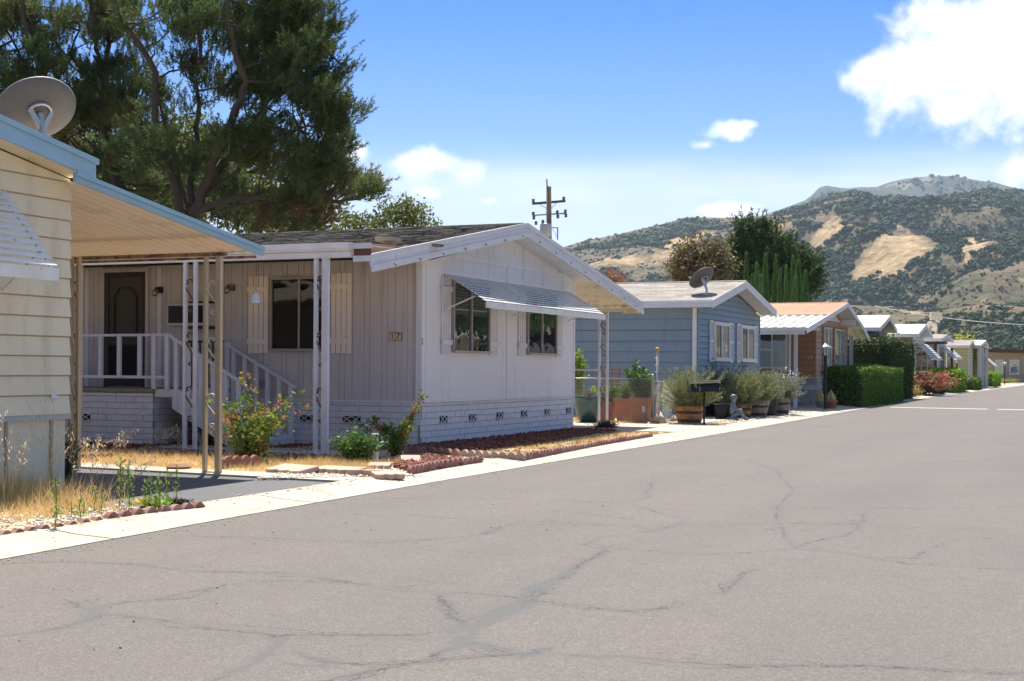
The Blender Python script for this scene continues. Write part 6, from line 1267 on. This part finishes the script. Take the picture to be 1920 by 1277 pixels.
pine('tall multi-stemmed pine, the rightmost and fullest above the carport', (352, 405),
    [([(340, 396), (321, 336), (301, 269), (291, 198), (289, 139), (257, 71), (222, 32), (205, -20)], .30, .12, -1), ([(356, 332), (368, 257), (374, 198), (368, 158)], .22, .10, 1), ([(368, 380), (392, 328), (420, 257), (447, 198), (459, 150), (443, 99), (428, 40), (430, -20)], .34, .12, -2),
     ([(412, 376), (467, 368), (526, 372), (554, 360), (594, 368), (640, 375), (690, 362)], .24, .05, -3), ([(420, 300), (487, 269), (495, 198), (483, 150), (475, 79), (490, -10)], .24, .08, 2), ([(495, 198), (540, 150), (590, 100), (620, 80)], .14, .04, 1), ([(487, 269), (560, 240), (620, 230)], .12, .04, -1), ([(289, 139), (330, 130), (395, 120)], .10, .03, 0), ([(554, 360), (575, 400), (600, 410)], .07, .03, -1)],
    [(600, 30, 48, 40, 0), (560, 70, 75, 60, 1), (500, 60, 70, 60, 2), (600, 120, 50, 45, -1), (640, 60, 22, 25, 0), (550, 160, 70, 50, 0), (620, 215, 45, 36, -1), (660, 195, 18, 22, -1), (560, 250, 80, 50, 1), (640, 255, 30, 30, 0), (500, 300, 70, 45, 0), (590, 310, 60, 32, -1), (640, 350, 40, 22, -2), (690, 362, 26, 18, -3), (560, 345, 50, 30, -1), (590, 395, 60, 28, -1), (500, 395, 50, 25, 1), (420, 330, 50, 40, 2), (450, 250, 40, 40, -1),
     (430, 130, 40, 50, 1), (400, 60, 60, 50, -1), (350, 30, 50, 40, 1), (400, 180, 35, 35, 1), (330, 230, 40, 35, 1), (300, 310, 45, 40, -2), (380, 300, 30, 30, 0), (470, 170, 40, 40, 2), (280, 60, 50, 40, -1), (310, 150, 30, 30, 0), (400, 395, 60, 25, 3), (490, 20, 60, 30, 0), (640, 400, 25, 20, -2), (660, 330, 22, 12, -2), (600, 170, 40, 30, 1), (430, 210, 36, 30, -1), (360, 110, 34, 30, 1), (350, 200, 36, 30, 0), (280, 260, 34, 36, 1), (460, 360, 50, 20, -1), (530, 110, 60, 40, -1)],
    46, 10000, r=.42, twigs=260)
pine('leaning pine in the middle of the group, behind the top of the big dish', (228, 370),
    [([(226, 348), (218, 297), (190, 237), (198, 178), (202, 99), (204, 40), (206, -20)], .30, .12, 2), ([(190, 237), (190, 119), (174, 40), (170, -20)], .2, .1, -1), ([(218, 297), (250, 210), (270, 160)], .12, .05, 0), ([(198, 178), (150, 120), (110, 90), (95, 20)], .12, .06, 1), ([(218, 297), (160, 260), (120, 250)], .10, .04, 1)],
    [(190, 220, 55, 40, 1), (240, 280, 45, 40, 0), (150, 150, 40, 40, -1), (250, 120, 40, 35, 1), (130, 250, 40, 25, 1), (200, 60, 45, 35, 1), (260, 200, 36, 36, -1), (170, 300, 60, 30, 2), (270, 350, 50, 36, 0), (220, 340, 40, 30, 0), (170, 110, 30, 30, 0), (230, 20, 40, 25, 0), (300, 400, 60, 30, 1), (160, 190, 40, 30, 0), (110, 200, 40, 30, 2), (215, 150, 36, 36, 0)],
    50, 4300, r=.38, twigs=160)
pine('leftmost pine, dark branches reaching over the left corner of the picture', (86, 330),
    [([(83, 250), (83, 150), (71, 111), (51, 71), (44, 24), (40, -30)], .30, .12, -1), ([(83, 150), (40, 110), (15, 60), (0, 40)], .12, .05, 0), ([(83, 250), (30, 200), (-30, 160)], .16, .08, 1), ([(71, 111), (60, 40), (62, -10)], .12, .06, 1), ([(83, 180), (120, 130), (140, 90), (150, 40)], .12, .05, 1)],
    [(30, 180, 50, 40, 0), (20, 90, 40, 36, 1), (60, 150, 36, 36, -1), (100, 170, 30, 30, 0), (50, 30, 50, 22, 0), (0, 30, 40, 36, 1), (90, 60, 26, 22, 0), (-40, 120, 50, 60, 0), (110, 110, 24, 22, 0), (10, 150, 40, 30, 2), (90, 220, 50, 36, 1), (130, 30, 24, 20, 0), (0, 230, 50, 30, 0), (60, 90, 24, 26, 0)],
    48, 3000, r=.34, twigs=130)
def leafy(name, label, base, h, blobs, depth, nleaf, size, m, cat='tree', group=None, tr=.12, limbs_=6, cl=.30, per=26, trunkm=barkg, asp=.55):
    b = dep(base, 690, depth); o = thing(name, label, cat, (b.x, b.y, 0), group); B = [(dep(px, py, depth + dd), (rx / FPX * depth, rx / FPX * depth, ry / FPX * depth)) for (px, py, rx, ry, dd) in blobs]
    mb = MB(); mb.tube([(b.x, b.y, 0), (b.x, b.y, h * .4)], [tr, tr * .7], 7)
    for q in B[:limbs_]: c = q[0]; mb.tube([(b.x, b.y, h * .3), Vector((b.x, b.y, h * .4)).lerp(c, .5), c], [tr * .55, tr * .35, tr * .12], 5)
    mb.build('trunk', trunkm, o, smooth=True); fastmesh('crown', leafquads(clumped(B, nleaf // per, per, cl), size, asp), 4, m, o); return o
# lit foliage seen between the pine trunks, and the loose tree above the roof
leafy('leafy_tree', 'yellow-green tree glimpsed low between the pine trunks', 400, 4, [(340, 290, 60, 40, 0), (410, 340, 60, 36, 2), (300, 360, 70, 36, 1), (480, 380, 60, 30, 1), (560, 410, 70, 24, 0), (370, 262, 26, 16, 0), (220, 380, 60, 40, 2)], 60, 17000, .26, dec_l, cl=.6)
leafy('leafy_tree', 'dark green leafy tree low at the left behind the blue-trimmed roof', 160, 4, [(110, 290, 50, 36, 0), (60, 300, 50, 40, 1), (170, 330, 50, 36, 0), (10, 300, 60, 50, 1)], 58, 12000, .26, dec_l, cl=.6)
leafy('leafy_tree', 'airy green tree with thin shoots rising above the shingle roof', 750, 3, [(745, 405, 40, 22, 0), (770, 400, 32, 20, 0), (755, 385, 16, 16, 0), (785, 418, 30, 10, 0), (700, 418, 40, 12, 0), (660, 420, 30, 12, 0), (815, 420, 12, 8, 0)], 48, 3000, .13, dec_l, cl=.16, per=12)
# autumn tree, big dark conifer and the cypress row behind the blue home
leafy('leafy_tree', 'orange-brown leafy tree left of the dark conifer', 1310, 6, [(1298, 482, 22, 18, 0), (1326, 470, 20, 16, 1), (1282, 502, 18, 18, 0), (1345, 495, 20, 24, 0), (1310, 512, 36, 24, 0), (1268, 515, 10, 10, 0), (1350, 470, 12, 10, 0), (1318, 456, 12, 8, 0), (1335, 520, 26, 20, 0), (1290, 465, 8, 8, 0)], 84, 8000, .26, aut_l, cl=.36, tr=.2)
o = leafy('conifer', 'big dark green conifer with a jagged top beyond the blue home', 1450, 8, [(1400, 440, 16, 26, 0), (1420, 450, 22, 34, 0), (1385, 480, 18, 36, 0), (1430, 490, 40, 40, 0), (1460, 480, 30, 30, 1), (1490, 500, 32, 26, 0), (1510, 520, 26, 28, 0), (1470, 540, 50, 34, 0), (1400, 530, 34, 36, 0), (1440, 440, 14, 22, 0), (1405, 415, 7, 10, 0)], 96, 100, .3, pine_d, tr=.35, trunkm=bark)
for c in list(o.children):
    if c.name.startswith('crown'): bpy.data.objects.remove(c)
depth = 96; B = [(dep(px, py, depth + dd), (rx * .88 / FPX * depth, rx * .88 / FPX * depth, ry * .85 / FPX * depth)) for (px, py, rx, ry, dd) in [(1400, 446, 12, 22, 0), (1420, 450, 20, 32, 0), (1388, 480, 16, 34, 0), (1430, 490, 38, 40, 0), (1460, 480, 28, 28, 1), (1490, 500, 30, 24, 0), (1510, 520, 24, 28, 0), (1470, 540, 50, 34, 0), (1405, 530, 32, 36, 0), (1440, 445, 12, 20, 0), (1404, 418, 6, 8, 0)]]
C = clumped(B, 420, 13, .36); fastmesh('crown', shoots(C, np.array(dep(1440, 560, 96)), .7, 18, .26, .07), 3, leafmat('lit_conifer', (.016, .044, .012), (.095, .14, .034), .3), o)
CY = [(1315, 478, 84, 6), (1348, 487, 84, 6), (1377, 490, 84, 8), (1398, 478, 86, 9), (1409, 520, 84, 6), (1418, 497, 82, 9), (1426, 520, 81, 6), (1434, 480, 84, 8), (1453, 482, 86, 9), (1461, 510, 84, 6), (1473, 502, 82, 7), (1486, 485, 86, 8), (1496, 492, 87, 9), (1489, 525, 82, 7), (1509, 512, 85, 9), (1368, 515, 88, 6)]
for i, (px, pt, d, hw) in enumerate(CY):
    top = dep(px, pt, d); b = dep(px, 690, d); hh = top.z; rr = hw / FPX * d; n = 2600; pos = ['leftmost of the row, tip beside the autumn tree', 'second from the left in the row', 'narrow one left of the tallest near the dish'] ; 
    o = thing('cypress', 'slim dark green cypress, ' + ['leftmost of the row', 'second from the left', 'fourth from the left, left of the dark conifer top', 'fifth from the left, tall and in front of the conifer', 'short one tucked right of the fifth', 'wide one left of the row\'s middle', 'short one left of the tall middle pair', 'left of the tall middle pair', 'right of the tall middle pair', 'short one right of the tall middle pair', 'low wide one right of the middle', 'tall one near the right end', 'tall one just left of the right end', 'low one in front near the right end', 'rightmost of the row', 'third from the left, shorter and behind'][i], 'tree', (b.x, b.y, 0), 'row of cypresses behind the blue home')
    t = RS.rand(n) ** .8; prof = rr * 1.05 * (1 - t ** 2.6) ** .8 * (.75 + .25 * np.sin(t * 9 + i)); a = RS.rand(n) * 6.28; P = np.c_[b.x + prof * np.cos(a) * (.7 + .4 * RS.rand(n)), b.y + prof * np.sin(a) * (.7 + .4 * RS.rand(n)), hh * t]
    D = np.c_[np.cos(a) * .25, np.sin(a) * .25, np.ones(n)] + RS.normal(size=(n, 3)) * .12; D /= np.linalg.norm(D, axis=1)[:, None]; fastmesh('crown', blades(P, D, .26, .075), 3, cyp_l, o); MB().tube([(b.x, b.y, 0), (b.x, b.y, hh * .8)], [.12, .03], 6).build('trunk', bark, o)
leafy('street_tree', 'small airy yellow-green tree in front of the pale yellow home', 1807, 2.5, [(1803, 670, 14, 18, 0), (1812, 660, 10, 14, 0), (1798, 685, 14, 12, 0), (1808, 645, 6, 12, 0), (1816, 680, 8, 12, 0)], 104, 4500, .2, yel_l, cl=.35)
leafy('leafy_tree', 'bare reddish tree peeking over the roof left of the blue home', 1150, 3, [(1145, 524, 12, 6, 0), (1158, 530, 10, 5, 0)], 60, 420, .14, leafmat('reddish_leaf', (.25, .10, .05), (.32, .16, .08), .3), cl=.2, per=20)
for (x, y, lb) in ((22, 60, 'dark green tree across the road, mirrored in the awning windows'), (22, 88, 'round green tree across the road, mirrored in the far windows')):
    o = thing('leafy_tree', lb, 'tree', (x, y, 0)); MB().tube([(x, y, 0), (x, y, 3)], [.3, .2], 7).build('trunk', bark, o); fastmesh('crown', leafquads(clumped([((x, y, 6), (5, 9, 4)), ((x, y + 8, 5), (4, 6, 3)), ((x, y - 8, 5), (4, 6, 3))], 900, 16, .7), .8, .6), 4, mid_l, o)
# ------------------------------------------------------------------ utility pole, flood lights, wire
d = 66; B0 = dep(1031, 690, d); o = thing('utility_pole', 'wooden utility pole with two crossarms and a transformer behind the roof peak', 'utility pole', (B0.x, B0.y, 0)); ptt = lambda px, py, dd=0: dep(px, py, d + dd)
MB().tube([(B0.x, B0.y, 0), ptt(1029, 350)], [.17, .12], 10).build('pole', polewood, o, True)
MB().beam(ptt(998, 382, 0), ptt(1060, 377, .3), .09, .11).build('crossarm', polewood, o); MB().beam(ptt(998, 404, 0), ptt(1062, 400, .3), .07, .07).build('crossarm', chrome, o)
mb = MB(); mb.beam(ptt(1012, 383), ptt(1028, 393), .03, .03); mb.beam(ptt(1045, 380), ptt(1031, 392), .03, .03); mb.build('brace', chrome, o)
for (px, py) in ((1000, 376), (1057, 372), (1000, 400), (1001, 408), (1045, 398), (1046, 406), (1060, 396), (1061, 404), (1005, 418), (1018, 416)): q = ptt(px, py); MB().lathe((q.x, q.y, q.z - .1), [(.03, 0), (.09, .04), (.05, .09), (.09, .13), (.03, .2)], 8).build('insulator', mat('insulator_grey', (.10, .11, .12), rough=.3), o, True)
MB().tube([ptt(1026, 352), ptt(1025, 336)], .04, 6).build('lightning_rod', chrome, o); q = ptt(1023, 432); MB().lathe((q.x, q.y, q.z - .35), [(.1, 0), (.28, .04), (.28, .62), (.2, .68), (.05, .72)], 14).build('transformer', mat('transformer_grey', (.45, .46, .47), rough=.4), o, True)
mb = MB(); mb.beam(ptt(1032, 427), ptt(1046, 427), .05, .05); mb.beam(ptt(1045.5, 426), ptt(1045.5, 450), .05, .05); mb.beam(ptt(1036, 429), ptt(1045, 446), .02, .02); mb.build('bracket', chrome, o)
d = 108; q = dep(1755, 690, d); o = thing('floodlight_pole', 'pale pole carrying a boxy cream floodlight above the far roofs', 'floodlight', (q.x, q.y, 0)); MB().tube([(q.x, q.y, 0), dep(1755, 602, d)], .10, 8).build('pole', chrome, o); U = Vector(rt0); tp = dep(1755, 593, d)
mb = MB(); mb.box8([tuple(tp + U * a - Vector(fw) * b_ + Vector((0, 0, z))) for z in (-.30, .28) for (a, b_) in ((-.45, -.2), (.45, -.2), (.45, .2), (-.45, .2))]); mb.build('lamp_box', mat('cream_box', (.55, .48, .36)), o, bevel=.02); MB().beam(dep(1755, 600, d - .2), dep(1762, 604, d - .2), .1, .1).build('arm', white, o)
P = [dep(1640, 574, 118).lerp(dep(1990, 612, 104), t) - Vector((0, 0, .35 * math.sin(math.pi * t))) for t in [i / 16 for i in range(17)]]; tag(MB().tube(P, .028, 5).build('overhead_wire', mat('wire_grey', (.4, .4, .4)), None), 'thin pale overhead wire crossing in front of the hillside', 'wire')
# ------------------------------------------------------------------ hills
def lerp_tab(tab, x):
    xs = [t[0] for t in tab]; ys_ = [t[1] for t in tab]; return np.interp(x, xs, ys_)
RIDGE = [(-3000, 640), (-600, 630), (0, 600), (600, 560), (900, 505), (1065, 461), (1100, 450), (1150, 441), (1190, 430), (1240, 419), (1290, 406), (1340, 407), (1400, 410), (1450, 404), (1500, 392), (1530, 380), (1560, 368), (1600, 363), (1640, 367), (1700, 370), (1760, 371), (1800, 364), (1850, 358), (1920, 362), (2100, 350), (2600, 380), (3600, 480), (5000, 600)]
PEAK = [(-3000, 640), (600, 600), (1100, 520), (1330, 425), (1430, 402), (1460, 392), (1490, 381), (1515, 372), (1530, 352), (1545, 346), (1560, 349), (1585, 352), (1610, 349), (1640, 350), (1665, 340), (1700, 332), (1740, 328), (1775, 328), (1800, 331), (1830, 337), (1860, 341), (1890, 349), (1920, 357), (2100, 380), (2600, 430), (5000, 600)]
TANS = [[(1590, 525), (1610, 480), (1640, 446), (1675, 428), (1715, 432), (1745, 445), (1762, 470), (1740, 478), (1715, 486), (1700, 505), (1650, 522), (1612, 530)], [(1095, 500), (1150, 482), (1260, 470), (1290, 475), (1200, 496), (1110, 508)], [(1500, 408), (1560, 402), (1660, 398), (1640, 420), (1580, 432), (1530, 470), (1500, 450), (1540, 425)],
        [(1795, 470), (1840, 430), (1885, 436), (1850, 470), (1815, 500)], [(1440, 420), (1500, 412), (1490, 432), (1450, 440)], [(1900, 500), (1935, 480), (1935, 530)], [(1230, 455), (1330, 430), (1350, 445), (1260, 470)], [(1760, 470), (1790, 480), (1800, 500), (1770, 500)], [(1700, 590), (1730, 580), (1720, 605)]]
def fbm(x, y, s, o=5, seed=0.):
    return np.array([mnoise.fractal(Vector((a * s + seed, b * s, seed * .7)), 1, 2, o) for a, b in zip(x.ravel(), y.ravel())]).reshape(x.shape)
def hill(name, tab, r0, r1, nx, ny, px0, px1, base_py, rough, seed, m, f_exp=1.0):
    px = np.linspace(px0, px1, nx); t = np.linspace(0, 1.25, ny); PX_, T_ = np.meshgrid(px, t); sil = lerp_tab(tab, PX_); r = r0 + (r1 - r0) * T_
    X_ = (PX_ - PPX) / FPX; ang = np.arctan(X_); 
    tt = np.clip(T_, 0, 1); prof = tt ** f_exp; el_ = (PPY + (PX_ - PPX) * math.tan(ROLL) - sil) / FPX            # slope against depth
    zz = EYE + el_ * r * prof; ex = np.clip(T_ - 1, 0, 1); zz -= ex * el_ * r1 * 2.5
    wx = r * (fw[0] + rt0[0] * X_); wy = r * (fw[1] + rt0[1] * X_); N = fbm(wx, wy, 1 / 260., 6, seed); N2 = 1 - 2 * np.abs(fbm(wx, wy, 1 / 420., 4, seed + 5)); env = np.clip(T_ * 3, 0, 1) * np.clip((1 - T_) * 3.5, 0.04, 1)
    zz += env * rough * (N * .8 + N2 * .55) * el_.clip(.02, 1) / .1; zz = np.where(T_ == 0, -2, zz)
    V = np.stack([wx, wy, zz], -1).reshape(-1, 3); F = []; i = np.arange(ny - 1)[:, None] * nx + np.arange(nx - 1)[None]; F = np.stack([i, i + 1, i + nx + 1, i + nx], -1).reshape(-1, 4)
    o = indexmesh(name, V, F, m, None, True); o['kind'] = 'structure'; return o, V, PX_, T_, wx, wy, zz
def hillmat(name, grass_c, scrub_c, tan_c, bumpd):
    m = bpy.data.materials.new(name); m.use_nodes = True; n = m.node_tree.nodes; l = m.node_tree.links; b = n['Principled BSDF']; b.inputs['Roughness'].default_value = 1; b.inputs['Specular IOR Level'].default_value = .05
    at = n.new('ShaderNodeAttribute'); at.attribute_name = 'cover'; t = n.new('ShaderNodeTexCoord'); sp = n.new('ShaderNodeSeparateColor'); l.new(at.outputs['Color'], sp.inputs[0])
    a = n.new('ShaderNodeTexNoise'); a.inputs['Scale'].default_value = .02; a.inputs['Detail'].default_value = 9; a.inputs['Roughness'].default_value = .7; l.new(t.outputs['Object'], a.inputs['Vector'])
    a2 = n.new('ShaderNodeTexNoise'); a2.inputs['Scale'].default_value = .11; a2.inputs['Detail'].default_value = 6; l.new(t.outputs['Object'], a2.inputs['Vector'])
    mr = n.new('ShaderNodeMapRange'); l.new(a.outputs['Fac'], mr.inputs[0]); mr.inputs[1].default_value = .42; mr.inputs[2].default_value = .6
    x = n.new('ShaderNodeMix'); x.data_type = 'RGBA'; l.new(mr.outputs[0], x.inputs[0]); x.inputs[6].default_value = (*grass_c, 1); x.inputs[7].default_value = (*scrub_c, 1)
    y = n.new('ShaderNodeMix'); y.data_type = 'RGBA'; tm_ = n.new('ShaderNodeMapRange'); tm_.interpolation_type = 'SMOOTHSTEP'; l.new(mth(n, l, 'ADD', mth(n, l, 'MULTIPLY_ADD', a.outputs['Fac'], 3.0, -1.5), sp.outputs[0]), tm_.inputs[0]); tm_.inputs[1].default_value = .30; tm_.inputs[2].default_value = .75; l.new(mth(n, l, 'MULTIPLY', tm_.outputs[0], .85), y.inputs[0]); l.new(x.outputs[2], y.inputs[6]); y.inputs[7].default_value = (*tan_c, 1)
    v = n.new('ShaderNodeVectorMath'); v.operation = 'SCALE'; l.new(y.outputs[2], v.inputs[0]); l.new(mth(n, l, 'MULTIPLY_ADD', a2.outputs['Fac'], 1.3, .35), v.inputs['Scale']); l.new(v.outputs[0], b.inputs['Base Color'])
    bp = n.new('ShaderNodeBump'); bp.inputs['Strength'].default_value = .9; bp.inputs['Distance'].default_value = bumpd; l.new(a2.outputs['Fac'], bp.inputs['Height']); l.new(bp.outputs[0], b.inputs['Normal']); return m
def cover(o, vals):
    ca = o.data.color_attributes.new('cover', 'FLOAT_COLOR', 'POINT'); c = np.zeros((len(vals), 4), np.float32); c[:, 0] = vals; c[:, 3] = 1; ca.data.foreach_set('color', c.ravel())
hm = hillmat('hill_ground', (.14, .108, .068), (.078, .078, .046), (.35, .25, .14), 4.)
pmt = hillmat('mountain_ground', (.085, .088, .072), (.05, .06, .045), (.20, .17, .12), 9.)
near, V, PX_, T_, wx, wy, zz = hill('hills', RIDGE, 620, 1900, 420, 110, -1500, 4200, 650, 44, 3.3, hm, .95)
vec = V - O3; depv = vec @ fw; pxs = PPX + FPX * (vec @ rt) / depv; pys = PPY - FPX * (vec @ up) / depv
tan = np.zeros(len(V))
for poly in TANS: tan = np.maximum(tan, pip(poly, pxs, pys).astype(float))
tn = tan.reshape(PX_.shape); 
for _ in range(5): tn = (tn + np.roll(tn, 1, 0) + np.roll(tn, -1, 0) + np.roll(tn, 1, 1) + np.roll(tn, -1, 1)) / 5
cover(near, tn.ravel())
far, V3, PX3, T3, *_r = hill('mountain', PEAK, 2300, 3900, 420, 70, -1500, 4200, 600, 60, 8.1, pmt, 1.1)
vec = V3 - O3; dp = vec @ fw; qx = PPX + FPX * (vec @ rt) / dp; qy = PPY - FPX * (vec @ up) / dp
cover(far, (pip([(1640, 352), (1690, 338), (1740, 330), (1760, 340), (1700, 352)], qx, qy) * .7 + pip([(1860, 345), (1885, 348), (1920, 358), (1860, 350)], qx, qy) * .6))
# oak and scrub clumps on the slopes: far-off wood
def wood(name, nt, tries, smin, smax, dens_fn, VV, nx, ny, m, per=34, leaf=.34):
    """smin, smax: crown radius as a share of a metre per 1000 m of distance"""
    G_ = VV.reshape(ny, nx, 3); iy = RS.rand(tries) * (ny - 1.01); ix = RS.rand(tries) * (nx - 1.01); a = iy.astype(int); b = ix.astype(int); fy = (iy - a)[:, None]; fx = (ix - b)[:, None]
    P = G_[a, b] * (1 - fy) * (1 - fx) + G_[a + 1, b] * fy * (1 - fx) + G_[a, b + 1] * (1 - fy) * fx + G_[a + 1, b + 1] * fy * fx
    vec = P - O3; dp = vec @ fw; px = PPX + FPX * (vec @ rt) / dp; py = PPY - FPX * (vec @ up) / dp; t_ = iy / (ny - 1) * 1.25
    k = (px > 960) & (px < 2060) & (t_ < 1.0) & (py > 300) & (py < 665); P = P[k]; px = px[k]; py = py[k]; dp = dp[k]
    d = dens_fn(px, py, P); keep = RS.rand(len(P)) < d; P = P[keep][:nt]; n = len(P); s = (smin + (smax - smin) * RS.rand(n) ** 2.2) * dp[keep][:nt] / 1000
    s2 = np.repeat(s, per); dr = unit(n * per); dr[:, 2] = np.abs(dr[:, 2]) * 1.0 - .15; C = np.repeat(P, per, 0) + dr * (s2 * (.55 + .45 * RS.rand(n * per)))[:, None] * [1, 1, .85]; C[:, 2] += s2 * .2
    tg = np.cross(dr, unit(n * per)); tg /= np.linalg.norm(tg, axis=1)[:, None]; tg += dr * .5 * RS.normal(size=(n * per, 1)) * .6; tg /= np.linalg.norm(tg, axis=1)[:, None]
    sd = np.cross(tg, dr); L = (s2 * leaf * (.8 + .6 * RS.rand(n * per)))[:, None] * 1.6; Q = np.stack([C - tg * L * .5, C + sd * L * .45, C + tg * L * .5, C - sd * L * .45], 1).reshape(-1, 3)
    o = fastmesh(name, Q, 4, m, None); o['kind'] = 'stuff'; return o, n
def dens(px, py, P):
    N = np.array([mnoise.fractal(Vector((p[0] / 210, p[1] / 210, 4.2)), 1, 2, 4) for p in P]); N2 = np.array([mnoise.noise(Vector((p[0] / 70, p[1] / 70, 1.2))) for p in P])
    base = np.interp(px, [1000, 1250, 1450, 1560, 1700, 1950], [-.20, -.16, .02, .18, .30, .38]) + np.interp(py, [380, 450, 540, 640], [-.02, .02, .12, .20])
    tp = np.zeros(len(px), bool)
    for poly in TANS: tp |= pip(poly, px, py)
    base = np.where(pip([(1560, 560), (1780, 545), (1900, 600), (1920, 650), (1700, 640)], px, py), base - .10, base)
    v = np.clip((N + N2 * .4 + base) * 3.2, 0, 1); return np.where(tp, .03 * (N2 > .1) + .5 * (v > .9) * (N2 > .25), v)
w1, n1 = wood('oak_woodland', 17000, 330000, 2.0, 4.4, dens, V, 420, 110, hill_l)
w2, n2 = wood('low_scrub', 20000, 280000, .7, 1.5, lambda px, py, P: np.clip(dens(px, py, P) * .4 + .3, 0, 1) * ~np.any([pip(q, px, py) for q in TANS], 0), V, 420, 110, leafmat('dry_scrub', (.06, .06, .035), (.13, .105, .075), 0, rough=1), per=12, leaf=.6)
def dens2(px, py, P):
    N = np.array([mnoise.fractal(Vector((p[0] / 400, p[1] / 400, 2.2)), 1, 2, 4) for p in P]); return np.clip((N - .12) * 2.5, 0, 1) * .8 + pip([(1795, 331), (1812, 333), (1822, 343), (1805, 342)], px, py) * 1.
w3, n3 = wood('oak_woodland', 6000, 80000, 1.2, 2.6, dens2, V3, 420, 70, hill_l, per=20, leaf=.5)
# ------------------------------------------------------------------ summer haze
hz = MB().box(-2600, 5200, -900, 4600, -3.5, 800).build('haze', None, None); hz['kind'] = 'stuff'
hmz = bpy.data.materials.new('haze'); hmz.use_nodes = True; n = hmz.node_tree.nodes; l = hmz.node_tree.links; n.remove(n['Principled BSDF']); pv = n.new('ShaderNodeVolumePrincipled')
pv.inputs['Color'].default_value = (.66, .82, 1, 1); pv.inputs['Density'].default_value = 7e-5; pv.inputs['Anisotropy'].default_value = .2; l.new(pv.outputs[0], n['Material Output'].inputs['Volume']); hz.data.materials.append(hmz)
